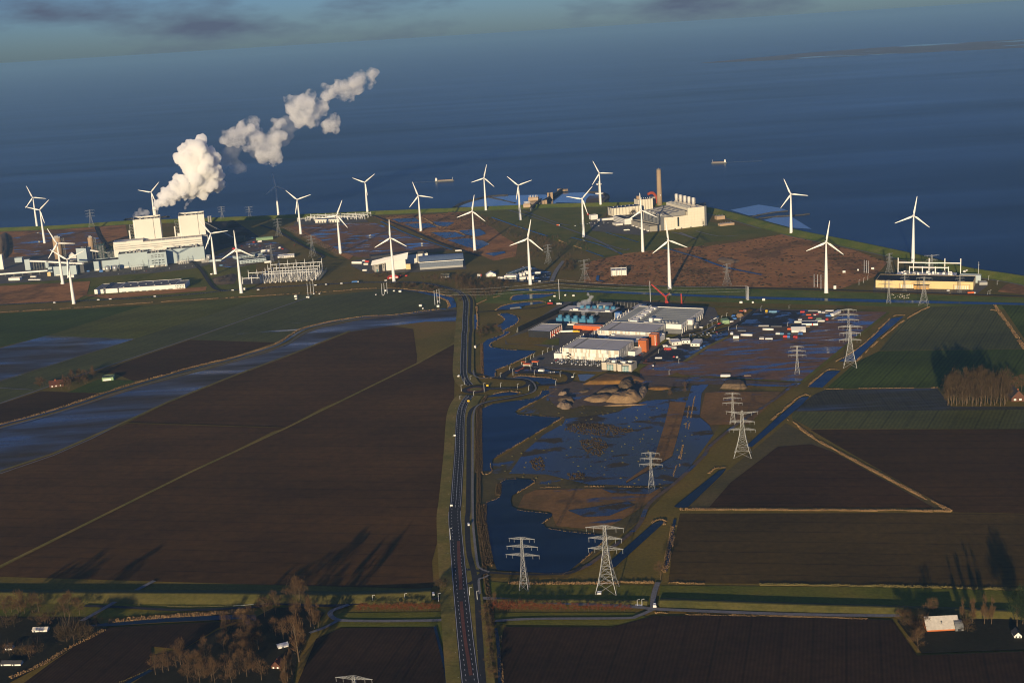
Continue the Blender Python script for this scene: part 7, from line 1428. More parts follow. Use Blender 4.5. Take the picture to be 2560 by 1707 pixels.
# white plant huts of the pipeline and mast stations
for i, (m_, x0, yb, x1, yt, lab) in enumerate((('c4', 1290, 905, 1335, 870, 'left white twin hut below the switchyard'), ('c4', 1300, 945, 1340, 925, 'low cream hut under the left twin hut'), ('c4', 1510, 920, 1565, 892, 'right white twin hut at the end of the track'), ('c4', 1635, 850, 1656, 832, 'tiny hut under the switchyard masts'), ('c4', 1740, 848, 1760, 832, 'tiny hut farthest right below the switchyard'), ('c5', 738, 946, 776, 918, 'white hut between the crop field masts'), ('c5', 900, 946, 930, 926, 'small white hut right of the crop field masts'), ('c5', 1005, 960, 1050, 932, 'white twin hut right of the crop field masts'), ('c5', 574, 1013, 592, 998, 'tiny hut left of the crop field masts'), ('c5', 708, 1020, 728, 1010, 'tiny hut at the foot of the first crop field mast'), ('c5', 1378, 1222, 1428, 1190, 'white twin hut left of the canal masts'), ('c5', 1436, 1268, 1458, 1250, 'tiny hut below the twin hut by the canal masts'), ('c5', 1712, 1142, 1735, 1116, 'small hut between the canal masts'), ('c5', 1705, 1234, 1750, 1200, 'white twin hut at the foot of the canal masts'), ('d5', 1590, 666, 1625, 648, 'white hut at the pond below the canal'), ('d5', 1770, 650, 1798, 630, 'white hut right of the tall single mast'), ('d5', 1900, 658, 1936, 636, 'white twin hut right of the tall single mast'), ('d5', 1525, 740, 1546, 722, 'small cream hut left of the tall single mast'), ('d3', 450, 118, 496, 90, 'white twin hut above the storage yard'), ('d3', 652, 116, 680, 92, 'small white hut above the storage yard'), ('d3', 820, 76, 866, 46, 'white twin hut by the canal above the yard'), ('z4', 1112, 772, 1131, 758, 'white hut left of the heath masts'), ('z4', 1212, 757, 1222, 747, 'tiny hut near the heath masts'), ('z4', 1308, 748, 1327, 736, 'white hut right of the heath masts'), ('z4', 1050, 882, 1068, 860, 'white twin hut right of the turbine by the canal'), ('c4', 360, 772, 388, 735, 'white cabinet beside the switchyard turbine'), ('c1', 1112, 1250, 1145, 1232, 'white cabinet at the foot of the silo turbine'), ('c3', 190, 1372, 225, 1352, 'white cabinet by the turbine at the coal plant'), ('c5', 780, 0, 781, 0, ''))):
    if lab: crate(m_, x0, yb, x1, yt, m_cream if 'cream' in lab else m_whitep, lab, d=4, name='plant_hut', cat='hut', roof=m_greyp)
# ================================================================ street furniture
def lamp_post(bp, ty, lab, rz=0.0):
    P = G(bp); h = max(7, min(14, ZT(P, ty))); t = thing('street_lamp', lab, 'street lamp', P, rz, 'street lamps')
    MB().lathe([(0.28, 0), (0.22, h * .5), (0.14, h)], 6).build('pole', m_mast, t); MB().tube((0, 0, h), (1.8, 0, h + .3), .12, .1, 5).build('arm', m_mast, t); MB().box(1.4, -.25, h + .2, 2.4, .25, h + .42).build('lamp_head', m_whitep, t)
ORD = ['first', 'second', 'third', 'fourth', 'fifth', 'sixth', 'seventh', 'eighth', 'ninth', 'tenth', 'eleventh', 'twelfth', 'thirteenth', 'fourteenth', 'fifteenth', 'sixteenth', 'seventeenth', 'eighteenth', 'nineteenth', 'twentieth']
ORD += ['twenty-' + o for o in ORD[:9]] + ['thirtieth'] + ['thirty-' + o for o in ORD[:9]]
def lamps(m_, L, where):
    for i, (x, b, t_) in enumerate(sorted(L)): lamp_post(S(m_, x, b)[0], S(m_, x, t_)[0][1], f'{ORD[i]} street lamp from the left {where}')
lamps('d6', [(75, 1180, 1100), (98, 1010, 905), (155, 905, 780), (262, 820, 750), (328, 1110, 1015), (520, 1030, 800), (820, 945, 860), (1130, 970, 880), (1335, 1000, 910)], 'around the roundabout')
lamps('d6', [(815, 770, 680), (985, 640, 560), (1048, 720, 600), (1378, 640, 570), (1440, 710, 620), (1915, 745, 650), (1835, 920, 820), (2165, 770, 700)], 'along the entrance road')
lamps('d6', [(1285, 470, 420), (1370, 430, 380), (1430, 400, 350), (1590, 350, 300), (1680, 300, 250), (1770, 260, 210)], 'along the fence beside the upper pond')
lamps('b2', [(1222, 462, 395), (1515, 445, 380), (1825, 450, 378)], 'on the lane over the inland dike')
lamps('d3', [(40, 575, 530), (270, 570, 500), (400, 545, 500), (160, 385, 330), (85, 430, 365), (240, 340, 290), (460, 410, 355), (800, 260, 170), (1258, 215, 180), (1230, 500, 455)], 'around the storage yard')
lamps('d2', [(1075, 1060, 1005), (1505, 740, 640), (1650, 770, 730), (1875, 640, 590), (1970, 590, 540), (2060, 540, 480), (1450, 1235, 1190), (1270, 1450, 1380)], 'along the road beside the data halls')
lamps('d4', [(42, 630, 560), (103, 600, 535), (165, 560, 495), (1855, 560, 500), (1875, 760, 700), (1975, 625, 590), (1845, 770, 735)], 'around the yellow hall')
lamps('z8', [(24, 190, 30), (200, 700, 620), (270, 740, 650), (1740, 795, 740), (1783, 790, 760)], 'near the main road junction')
# reflector posts and kerb bollards
mp_ = MB().box(-.16, -.12, 0, .16, .12, 1.0).box(-.18, -.14, 1.0, .18, .14, 1.3).mesh('marker_post', m_whitep)
def posts(pts, step, offx, group, lab):
    for p in resample(offs(pts, offx), step)[1:-1]:
        o = bpy.data.objects.new('marker_post', mp_); col.objects.link(o); o.location = (p.x, p.y, 0.5); tag(o, lab, 'post', group)
posts(main_pts, 44, 9.5, 'posts left of the main road', 'white marker post on the left verge of the main road')
posts(main_pts, 44, -9.0, 'posts right of the main road', 'white marker post between main road and service road')
posts(up_pts[:52], 50, 8, 'posts above the roundabout', 'white marker post on the left verge above the roundabout')
for q, lab in ((S('d6', 230, 1225)[0], 'yellow sign board beside the road below the roundabout'), (S('d6', 578, 940)[0], 'yellow sign board on the island right of the roundabout')):
    t = thing('road_sign', lab, 'sign', G(q)); MB().box(-1.6, -.1, 1.0, 1.6, .1, 4.0).build('board', m_yellow, t); [MB().tube((s, .2, 0), (s, .2, 3.6), .1, .1, 5).build('post', m_mast, t) for s in (-1.2, 1.2)]
for q, lab in ((S('d6', 45, 765)[0], 'white sign board on the left verge above the roundabout'), (S('z7', 62, 560)[0], 'white sign board on the left verge below the roundabout'), (S('z7', 32, 1205)[0], 'white sign board farther down the left verge'), (S('d6', 2140, 780)[0], 'round white sign at the bend of the entrance road')):
    t = thing('road_sign', lab, 'sign', G(q)); MB().box(-1.4, -.08, 1.0, 1.4, .08, 3.4).build('board', m_whitep, t); [MB().tube((s, .2, 0), (s, .2, 3.2), .1, .1, 5).build('post', m_mast, t) for s in (-1, 1)]
def guard_rail(name, pts, lab, m, h=0.8):
    O = pts[0]; t = thing(name, lab, 'guard rail', O); P = resample(pts, 4.0)
    mb = MB()
    for a, b in zip(P, P[1:]): mb.bar(a - O + Vector((0, 0, h)), b - O + Vector((0, 0, h)), 0.3)
    mb.build('rail', m, t); mb = MB()
    for p in P[::2]: mb.bar(p - O, p - O + Vector((0, 0, h)), 0.2)
    mb.build('rail_post', m, t, kind='stuff')
guard_rail('guard_rail', offs(main_pts, -7.6), 'grey-green guard rail right of the main road', M('rail_grey', (0.34, 0.36, 0.28), metal=.2, rough=.5), 0.9)
guard_rail('fence_rail', [G(p) for p in S('b2', -60, 500, 300, 475, 900, 470, 1200, 455, 1700, 415, 1780, 408)], 'white rail fence along the lane on the inland dike', M('fence_white', (0.45, 0.46, 0.38)), 1.1)
guard_rail('fence_rail', [G(p) for p in S('z8', 460, 725, 800, 745, 1300, 770, 1780, 790)], 'wooden rail fence along the short dike', M('fence_wood', (0.25, 0.21, 0.13)), 1.1)
# sheep on the canal bank
sm = MB(); vs_ = []
for i in range(5):
    x = -.55 + i * .275; r_ = (.22, .36, .4, .37, .25)[i]
    for k in range(8): a = 2 * math.pi * k / 8; vs_.append((x, r_ * .85 * math.cos(a), .68 + r_ * math.sin(a)))
sm.add(vs_, [(i * 8 + k, i * 8 + (k + 1) % 8, (i + 1) * 8 + (k + 1) % 8, (i + 1) * 8 + k) for i in range(4) for k in range(8)] + [tuple(range(7, -1, -1)), tuple(range(32, 40))])
sm.tube((.5, 0, .85), (.78, 0, 1.02), .15, .13, 6).tube((.74, 0, 1.04), (1.02, 0, .92), .13, .07, 6)
for x in (-.4, .38):
    for y in (-.17, .17): sm.tube((x, y, .45), (x, y, 0), .07, .05, 5)
sme = sm.mesh('sheep', M('wool', (0.72, 0.66, 0.54), rough=.95))
for i in range(24):
    p = S('d4', rs.uniform(500, 770), rs.uniform(768, 828))[0]; P = G(p); o = bpy.data.objects.new('sheep', sme); col.objects.link(o); o.location = (P.x, P.y, 0.62); o.rotation_euler = (0, 0, rs.uniform(0, 6.3)); o.scale = (1.5,) * 3; tag(o, 'white sheep grazing on the canal bank before the yellow hall', 'sheep', 'sheep on the canal bank')
# ================================================================ ships and the far coast
def ship(q0, q1, lab, bridge_left):
    A, B = G(q0, -1.6), G(q1, -1.6); L = (B - A).length; t = thing('cargo_ship', lab, 'ship', ((A + B) / 2), math.atan2((B - A).y, (B - A).x)); w = L * .065
    hull = [(-L / 2, -w * .8), (-L / 2, w * .8), (-L * .45, w), (L * .4, w), (L * .47, w * .5), (L / 2, 0), (L * .47, -w * .5), (L * .4, -w), (-L * .45, -w)]
    MB().prism(hull, 0, 3.6).build('hull', m_dgrey, t); MB().box(-L * .33 if bridge_left else -L * .42, -w * .8, 3.6, L * .42 if bridge_left else L * .33, w * .8, 5.6).build('hatch', m_brickb, t)
    x = -L * .47 if bridge_left else L * .34; MB().box(x, -w * .9, 3.6, x + L * .1, w * .9, 11).build('superstructure', m_whitep, t); MB().box(x + 1, -w, 11, x + L * .08, w, 14).build('bridge', m_whitep, t); xm = L * .42 if bridge_left else -L * .42; MB().tube((xm, 0, 3), (xm, 0, 14), .5, .4, 6).build('mast', m_mast, t)
ship(S('z2', 1937, 202)[0], S('z2', 2116, 192)[0], 'long low cargo ship at sea above the reserve ponds', True)
ship(S('z4', 215, 25)[0], S('z4', 320, 22)[0], 'cargo ship with white bridge at sea right of the brown chimney', False)
m_wake = M('wake_foam', (0.22, 0.30, 0.36), (0.10, 0.16, 0.22), rough=.7, scale=.05)
for name, px, w0 in (('wake', S('z2', 1937, 198, 1850, 205, 1740, 208), 6), ('wake', S('z4', 320, 18, 420, 13, 560, 8), 6)):
    L = [G(p, -1.6) for p in px]; n = len(L); l, r_ = [], []
    for i in range(n): w = w0 * (1 + i * .6); l.append(offs(L, w)[i]); r_.append(offs(L, -w)[i])
    me = bpy.data.meshes.new('wake'); me.from_pydata([(p.x, p.y, -1.3) for p in l + r_], [], [(n + i, n + i + 1, i + 1, i) for i in range(n - 1)]); me.update(); me.materials.append(m_wake); o = bpy.data.objects.new('wake', me); col.objects.link(o); o['kind'] = 'structure'
m_flat = land('mudflat', [(0.16, 0.11, 0.07), (0.22, 0.15, 0.10)], 0.0006, 0.004, wet=.3, wetscale=.0008)
sheet('mudflat', S('F', 1600, 146, 1800, 138, 2100, 122, 2352, 110, 2500, 104, 2500, 84, 2352, 91, 2100, 104, 1850, 122), m_flat, -1.45)

# conductors slung between the masts above the data centre
def wire(lab, A, B, sag):
    O = Vector((A.x, A.y, 0)); t = thing('overhead_wire', lab, 'wire', O); mb = MB(); p = A - O
    for k in range(1, 17):
        f_ = k / 16; q = (A + (B - A) * f_) - O; q.z -= sag * 4 * f_ * (1 - f_); mb.tube(p, q, 0.07, 0.07, 4, False); p = q
    mb.build('conductor', m_mast, t)
A0 = G(S('d5', 1690, 705)[0]); hA = ZT(A0, S('d5', 0, 380)[0][1]); B0 = G(S('c5', 1762, 1160)[0]); hB = ZT(B0, S('c5', 0, 900)[0][1]); C0 = G(S('z4', 453, 955)[0]); hC = ZT(C0, S('z4', 0, 858)[0][1])
for i, k in enumerate((.97, .78, .6)):
    wire(('top', 'middle', 'lowest')[i] + ' overhead wire from the tall mast toward the road bend', A0 + Vector((0, 0, hA * k)), B0 + Vector((0, 0, hB * k)), 6)
    wire(('top', 'middle', 'lowest')[i] + ' overhead wire running right from the tall mast', A0 + Vector((0, 0, hA * k)), C0 + Vector((0, 0, hC * k)), 6)
# ================================================================ vegetation
m_bark = M('bark', (0.13, 0.09, 0.055), (0.08, 0.058, 0.036), rough=.95, spec=.05, scale=.5)
m_twig = M('winter_twigs', (0.115, 0.068, 0.033), (0.07, 0.042, 0.022), rough=.95, spec=.05, scale=.3)
m_twigd = M('dark_twigs', (0.075, 0.05, 0.026), (0.045, 0.032, 0.018), rough=.95, spec=.05, scale=.3)
m_twigr = M('red_twigs', (0.16, 0.05, 0.02), (0.10, 0.03, 0.013), rough=.95, spec=.05, scale=.3)
m_ever = M('dark_needles', (0.025, 0.040, 0.018), (0.015, 0.024, 0.012), rough=.95, spec=.05, scale=.3)
def tree_parts(seed, h, r, kind, tw, n):
    rs = random.Random(seed); tr = MB(); cr_ = MB(); tips = []
    th = h * (0.28 if kind != 'poplar' else 0.16); lean = Vector((rs.uniform(-.03, .03), rs.uniform(-.03, .03), 1))
    p = Vector((0, 0, -0.3)); rad = h * .016
    for k in range(4):
        q = p + lean * (h * .85 / 4) + Vector((rs.uniform(-.2, .2), rs.uniform(-.2, .2), 0)); tr.tube(p, q, rad, rad * .72, 6, False); p = q; rad *= .72
        if k >= 1 or kind == 'shrub': tips.append((p.copy(), rad))
    nb = 9 if kind != 'shrub' else 7
    for b in range(nb):
        a = rs.uniform(0, 6.28); z0 = th + (h * .55) * b / nb; el = rs.uniform(.5, 1.0) if kind == 'broad' else rs.uniform(1.0, 1.3)
        L = r * (1.15 - .5 * b / nb) if kind == 'broad' else r * 1.6
        s = Vector((0, 0, z0)); d_ = Vector((math.cos(a) * math.cos(el), math.sin(a) * math.cos(el), math.sin(el)))
        for k in range(2):
            e = s + d_ * L * .55; tr.tube(s, e, h * .006 * (1 - .4 * k), h * .0035 * (1 - .4 * k), 5, False); s = e; d_ = (d_ + Vector((rs.uniform(-.35, .35), rs.uniform(-.35, .35), .25))).normalized()
        tips.append((s, .1))
    # twig sprays through the crown volume, thinner at the rim, in clumps
    cl = []
    for _ in range(14 if kind != 'shrub' else 9):
        a, u = rs.uniform(0, 6.28), math.sqrt(rs.random()); zz = rs.uniform(.12, 1)
        env = math.sin(math.pi * min(1, (zz * .86 + .1))) ** .7 if kind != 'poplar' else (1 - zz) ** .45 * (zz + .15) ** .3
        cl.append(Vector((math.cos(a) * r * u * env, math.sin(a) * r * u * env, th * .8 + (h - th * .8) * zz)))
    for _ in range(n):
        c = rs.choice(cl); s = c + Vector((rs.gauss(0, r * .22), rs.gauss(0, r * .22), rs.gauss(0, h * .06)))
        if s.z < th * .5: s.z = th * .5 + rs.random() * h * .1
        o_ = Vector((s.x, s.y, (s.z - h * .35) * .8 + h * .18)).normalized(); d_ = (o_ + Vector((rs.uniform(-.5, .5), rs.uniform(-.5, .5), rs.uniform(-.1, .7)))).normalized()
        L = rs.uniform(.05, .11) * h if kind != 'shrub' else rs.uniform(.12, .25) * h; w = L * rs.uniform(.035, .075)
        sd = d_.orthogonal().normalized() * w; sd.rotate(Matrix.Rotation(rs.uniform(0, 6.28), 3, d_)); e = s + d_ * L
        v2 = d_.cross(sd)
        cr_.add([s - sd, s + sd, e], [(0, 1, 2)]); cr_.add([s - v2, s + v2, e + sd * 2], [(0, 1, 2)])
        if rs.random() < .6:
            b2 = s + d_ * L * .4; e2 = b2 + (d_ + sd.normalized() * rs.uniform(.4, 1)).normalized() * L * .6; cr_.add([b2 - sd * .7, b2 + sd * .7, e2], [(0, 1, 2)])
    return tr.mesh('trunk', m_bark), cr_.mesh('crown', tw)
TREES = {}
def protos(key, specs): TREES[key] = [tree_parts(*s) for s in specs]
protos('broad', [(1, 18, 6.0, 'broad', m_twig, 620), (2, 18, 5.2, 'broad', m_twig, 560), (3, 18, 6.6, 'broad', m_twig, 700)])
protos('wood', [(4, 14, 4.2, 'broad', m_twigd, 420), (5, 14, 3.8, 'broad', m_twig, 380), (6, 14, 4.4, 'broad', m_twigd, 420)])
protos('poplar', [(7, 20, 3.0, 'poplar', m_twig, 560), (8, 20, 2.6, 'poplar', m_twig, 500), (9, 20, 3.2, 'poplar', m_twig, 560)])
protos('grove', [(17, 20, 3.2, 'poplar', m_twigd, 520), (18, 20, 4.4, 'broad', m_twigd, 560), (19, 20, 2.8, 'poplar', m_twigd, 480), (20, 20, 3.8, 'broad', m_twigd, 520)])
protos('shrub', [(10, 5, 2.6, 'shrub', m_twigr, 260), (11, 5, 2.8, 'shrub', m_twigr, 260)])
protos('bush', [(12, 5, 3.2, 'shrub', m_twigd, 280), (13, 5, 3.0, 'shrub', m_twig, 280), (14, 5, 3.4, 'shrub', m_twigd, 280)])
protos('ever', [(15, 16, 4.4, 'broad', m_ever, 900)])
BASEH = {'broad': 18, 'wood': 14, 'poplar': 20, 'grove': 20, 'shrub': 5, 'bush': 5, 'ever': 16}; NAMES = {'broad': ('bare_tree', 'tree'), 'wood': ('woodland_tree', 'tree'), 'poplar': ('poplar_tree', 'tree'), 'grove': ('plantation_tree', 'tree'), 'shrub': ('red_shrub', 'shrub'), 'bush': ('bush', 'bush'), 'ever': ('evergreen_tree', 'tree')}
trs = random.Random(99)
def tree(key, P, h, lab, group):
    tm, cm = trs.choice(TREES[key]); nm, cat = NAMES[key]
    t = thing(nm, lab, cat, (P.x, P.y, 0.3), trs.uniform(0, 6.28), group); s = h / BASEH[key]; t.scale = (s * trs.uniform(.9, 1.1), s * trs.uniform(.9, 1.1), s)
    for nme, me in (('trunk', tm), ('crown', cm)): o = bpy.data.objects.new(nme, me); col.objects.link(o); o.parent = t
    return t
def trees(key, m_, L, hpx, lab, group):
    """L: base points on a survey sheet; hpx: height in sheet pixels"""
    for i in range(0, len(L), 2):
        q = S(m_, L[i], L[i + 1])[0]; P = G(q); h = ZT(P, q[1] - hpx * trs.uniform(.85, 1.15) / MAPS[m_][2]); tree(key, P, h, lab, group)
def inside(p, poly):
    c = False; n = len(poly)
    for i in range(n):
        a, b = poly[i], poly[i - 1]
        if (a[1] > p[1]) != (b[1] > p[1]) and p[0] < (b[0] - a[0]) * (p[1] - a[1]) / (b[1] - a[1]) + a[0]: c = not c
    return c
def scatter(poly_px, n):
    poly = [G(p) for p in poly_px]; xs, ys = [p.x for p in poly], [p.y for p in poly]; out = []
    while len(out) < n:
        p = (trs.uniform(min(xs), max(xs)), trs.uniform(min(ys), max(ys)))
        if inside(p, poly): out.append(Vector((p[0], p[1], 0)))
    return out
def wood(key, poly_px, n, h, lab, group):
    for p in scatter(poly_px, n): tree(key, p, h * trs.uniform(.75, 1.25), lab, group)
# foreground trees, bottom left
trees('broad', 'b1', [40, 560, 110, 555, 170, 560, 230, 565, 300, 560, 360, 560, 60, 600, 200, 610], 170, 'bare tree in the clump at the left end of the inland dike', 'clump at the left dike end')
trees('broad', 'b1', [600, 610, 640, 600], 190, 'bare tree of the pair beside the lane crossing the dike', 'pair beside the lane'); trees('broad', 'b1', [735, 580], 150, 'slim bare tree right of the pair beside the lane', None)
trees('broad', 'b1', [895, 715], 130, 'small bare tree at the end of the left canal', None)
trees('bush', 'b1', [620, 830, 680, 850, 740, 830, 790, 800, 650, 790], 150, 'rounded bush at the edge of the dark yard', 'bushes by the dark yard')
trees('broad', 'b1', [1430, 1130, 1500, 1110, 1550, 1095, 1620, 1062, 1660, 1040], 200, 'bare tree in the row along the bottom ditch', 'row along the bottom ditch')
trees('broad', 'b1', [1740, 1110, 1800, 1125, 1890, 1010, 1880, 1160, 1950, 1185, 2080, 1150, 2200, 1125, 2060, 905, 2150, 1010, 2290, 1010, 1730, 1210, 1980, 1230, 2090, 780, 2215, 725, 2310, 835, 2230, 900, 1840, 1230, 2130, 1230, 2270, 1150], 180, 'bare tree in the shaded grove around the cottage', 'grove around the cottage')
trees('broad', 'b2', [525, 500, 560, 520], 250, 'great bare tree with a wide crown above the grove', 'great trees above the grove'); trees('broad', 'b2', [330, 570, 230, 600, 160, 780, 100, 690, 50, 760, 520, 650, 400, 810, 330, 770, 480, 790, 90, 910, 170, 900, 30, 1000, 120, 1100, 200, 1180, 560, 820], 170, 'bare tree in the shaded grove around the cottage', 'grove around the cottage')
trees('poplar', 'b2', [652, 690, 685, 700, 720, 690], 220, 'slender bare tree right of the great trees', 'slender trees by the grove'); trees('poplar', 'b2', [543, 1000], 370, 'tall pale-stemmed tree beside the cottage shed', None); trees('poplar', 'b2', [440, 1190, 480, 1130, 420, 1260], 240, 'slender bare tree at the bottom edge below the cottage', 'slender trees at the bottom edge')
trees('bush', 'b1', [60, 700, 130, 690, 350, 930, 270, 990, 200, 960, 420, 690, 90, 960, 340, 640, 460, 640], 100, 'dark bush around the shaded yard', 'bushes around the shaded yard')
# red shrub rows along the lanes
for i in range(19): x = 1095 + i * 40; trees('shrub', 'b2', [x, 540 + trs.uniform(-4, 4)], 60, ORD[i] + ' red-brown shrub from the left in the row left of the main road', 'shrub row left of the main road')
for i in range(34):
    x = 440 + i * 37
    if not (1075 < x < 1130 or 1190 < x < 1235): trees('shrub', 'z8', [x, 836 + trs.uniform(-5, 5)], 78 - 30 * i / 34, ORD[i] + ' red-brown shrub from the road in the row right of it', 'shrub row right of the main road')
trees('broad', 'z8', [425, 812], 120, 'bare tree at the corner of the lane right of the road', None); trees('broad', 'z8', [1955, 550], 150, 'bare tree at the head of the field ditch', None)
trees('bush', 'z8', [390, 1080, 395, 1130, 380, 1180, 400, 1260, 405, 1330, 395, 1400, 385, 1030, 370, 960, 350, 900, 340, 860, 410, 1470], 80, 'brown bush beside the ditch right of the main road', 'bushes beside the road ditch'); trees('bush', 'b2', [1815, 330, 1850, 350, 1860, 300], 70, 'pale bush at the junction left of the main road', 'junction bushes')
# bottom right farm
trees('broad', 'b3', [1500, 850, 1545, 850], 130, 'pale bare tree behind the barn roof', 'pale trees behind the barn'); trees('poplar', 'b3', [1803, 912], 185, 'leftmost tall tree right of the barn', None); trees('poplar', 'b3', [1893, 922], 215, 'second tall tree right of the barn', None); trees('poplar', 'b3', [1998, 928], 220, 'third tall tree right of the barn', None); trees('poplar', 'b3', [2060, 930], 200, 'rightmost tall tree right of the barn', None)
trees('bush', 'b3', [1250, 900, 1285, 930, 1300, 970, 1340, 1000, 1360, 960, 1400, 960, 1420, 1000, 1370, 1060, 1400, 1100, 1440, 1060, 1330, 900, 1450, 930, 1470, 960, 1830, 980, 1850, 1000], 90, 'brown bush in the hedge left of the barn', 'hedge left of the barn'); trees('broad', 'b3', [1408, 1165], 150, 'forked bare tree at the hedge corner below the barn', None)
trees('ever', 'b3', [2290, 960, 2340, 930, 2390, 980, 2320, 880], 250, 'dark evergreen at the right edge by the white-gabled house', 'evergreens at the right edge')
# tree block on the eastern farmland
for row, y in enumerate((716, 700, 684)):
    for i in range(13): trees('grove', 'b5', [1748 + i * 31 + row * 9 + trs.uniform(-6, 6), y + trs.uniform(-3, 3)], 185, (ORD[i] + ' tree from the left in the front row of the square plantation') if row == 0 else ('bare tree in the middle row of the square plantation', 'bare tree in the back row of the square plantation')[row - 1], 'square plantation')
trees('broad', 'b5', [2190, 640, 2230, 620, 2150, 660], 110, 'bare tree beside the dark farmhouse on the right', 'trees by the dark farmhouse')
# left farm
wood('broad', S('b4', 395, 720, 420, 660, 520, 630, 620, 615, 640, 645, 540, 690, 450, 728), 26, 13, 'bare tree in the clump beside the left farm', 'clump at the left farm'); trees('bush', 'b4', [265, 700, 285, 705], 50, 'bush left of the farmhouse on the left', 'bushes at the left farm')
# woods in the middle distance
wood('wood', S('d5', 0, 560, 0, 430, 240, 390, 560, 420, 860, 470, 880, 560, 660, 680, 420, 740, 290, 730, 170, 590), 120, 12, 'bare tree in the brown wood right of the road bend', 'wood at the road bend')
wood('wood', S('c5', 1300, 760, 1600, 730, 2100, 690, 2352, 700, 2352, 950, 2250, 960, 2000, 850, 1650, 770), 60, 11, 'bare tree in the belt above the road bend', 'belt above the road bend')
wood('bush', S('c5', 850, 890, 800, 820, 1300, 830, 1700, 880, 2000, 980, 1950, 1020, 1650, 955, 1300, 915), 70, 5.5, 'brown bush in the thicket along the canal bend', 'thicket along the canal bend')
wood('bush', S('c5', 440, 610, 860, 600, 880, 700, 540, 715), 22, 5, 'brown bush in the hedge before the slanted white plant', 'hedge before the white plant')
wood('wood', S('z3', 0, 570, 120, 560, 400, 610, 520, 700, 400, 715, 250, 685, 60, 610), 55, 9, 'dark tree in the copse beside the reserve ponds', 'copse by the ponds')
wood('wood', S('z3', 420, 750, 640, 700, 900, 785, 1000, 780, 1260, 835, 1330, 930, 1050, 1000, 560, 1020, 440, 1010, 700, 930, 880, 880, 640, 830), 110, 9, 'dark tree in the long wood left of the gas station', 'long wood')
wood('bush', S('d5', 1720, 260, 1790, 110, 1960, 90, 1900, 250), 24, 7, 'bush in the thicket right of the concrete road', 'thicket by the concrete road')
wood('bush', S('d5', 340, 1370, 340, 1230, 480, 1160, 720, 1180, 740, 1250, 560, 1330, 420, 1390), 26, 6, 'bush in the willow thicket by the winding pond', 'willow thicket')
wood('bush', S('c5', 2010, 1060, 2180, 1030, 2190, 1130, 2060, 1160), 8, 6, 'bush at the inside of the road bend', 'bushes at the bend')
wood('bush', S('z4', 1010, 690, 1030, 640, 1210, 640, 1240, 680), 22, 4, 'bush on the heath right of the turbine', 'heath bushes'); wood('bush', S('z3', 1270, 1030, 1700, 940, 2352, 900, 2420, 1220, 1270, 1210), 46, 3.5, 'low dark bush scattered on the brown heath', 'scattered heath bushes')
trees('broad', 'd7', [2075, 455, 2300, 300, 2305, 400], 100, 'lone bare tree on the grass by the flood', 'lone trees by the flood'); trees('bush', 'z3', [1700, 590, 1690, 570], 60, 'bush before the cream hall of the gas station', 'bushes by the cream hall')
# ---- reeds and sedges
def reeds(line_px, m, rows=2, h=1.9, step=1.1, w=1.6, name='reeds', closed=False, z0=0.4):
    pts = [G(p) if len(p) == 2 else Vector(p) for p in line_px]
    if closed: pts = pts + [pts[0]]
    pts = smooth_line(pts, 4) if len(pts) > 2 else pts
    d_ = sum(p.y for p in pts) / len(pts); st = step * max(1, d_ / 1500); rs = random.Random(len(pts)); v = []; f = []
    rows = max(1, rows - 1) if name == 'reeds' else rows
    for k in range(rows):
        for p in resample(offs(pts, (k - (rows - 1) / 2) * w), st):
            if rs.random() < .08 or (name == 'reeds' and mnoise.noise(Vector((p.x * .035, p.y * .035, k * .6))) < -.12 - .05 * rows): continue
            hh = h * .62 * rs.uniform(.4, 1.3); r_ = st * rs.uniform(.5, .8); x, y = p.x + rs.uniform(-.6, .6), p.y + rs.uniform(-.6, .6); a = rs.uniform(0, 6.28); o = len(v)
            for q in range(3): v.append((x + r_ * math.cos(a + q * 2.094), y + r_ * math.sin(a + q * 2.094), z0))
            for q in range(3): v.append((x + r_ * .7 * math.cos(a + q * 2.094 + .6) + rs.uniform(-.2, .2), y + r_ * .7 * math.sin(a + q * 2.094 + .6), z0 + hh * rs.uniform(.8, 1.1)))
            for q in range(3): f += [(o + q, o + (q + 1) % 3, o + 3 + q)]; f += [(o + (q + 1) % 3, o + 3 + (q + 1) % 3, o + 3 + q)]
            f.append((o + 3, o + 4, o + 5))
    me = bpy.data.meshes.new(name); me.from_pydata(v, [], f); me.update(); me.materials.append(m); o = bpy.data.objects.new(name, me); col.objects.link(o); o['kind'] = 'stuff'; return o
RD = m_reed
reeds(S('b4', -80, 220, 0, 212, 470, 185, 940, 152, 1420, 122, 1750, 102, 2000, 86) + S('c5', 0, 935, 250, 905, 900, 892, 1300, 928, 1650, 968, 1900, 1032, 2000, 1042), RD, 3, 2.2)
reeds(S('b4', -60, 962, 0, 945, 300, 865, 560, 780, 700, 730, 900, 670, 1100, 615, 1300, 560, 1480, 518, 1700, 455, 1830, 405, 1900, 360, 1970, 320, 2080, 290, 2200, 265, 2352, 243) + S('c5', 400, 1405, 900, 1385, 1400, 1320, 1880, 1258, 1930, 1200, 1885, 1122, 1740, 1055), RD, 4, 2.4)
reeds(S('b5', 712, 812, 900, 945, 1200, 1110, 1500, 1270, 1770, 1408), RD, 4, 2.3, 1.0); reeds(S('b5', 0, 1395, 900, 1400, 1770, 1408), RD, 4, 2.3, 1.0)
reeds(S('b5', 950, 609, 1680, 600), RD, 2, 1.6); reeds(S('b5', 1625, 74, 1480, 150, 1300, 290, 1150, 430), RD, 3, 2.0); reeds(S('b5', 2055, 62, 2247, 330, 2330, 430), RD, 4, 2.4); reeds(S('b5', 2010, 100, 2080, 110, 2247, 350), RD, 3, 2)
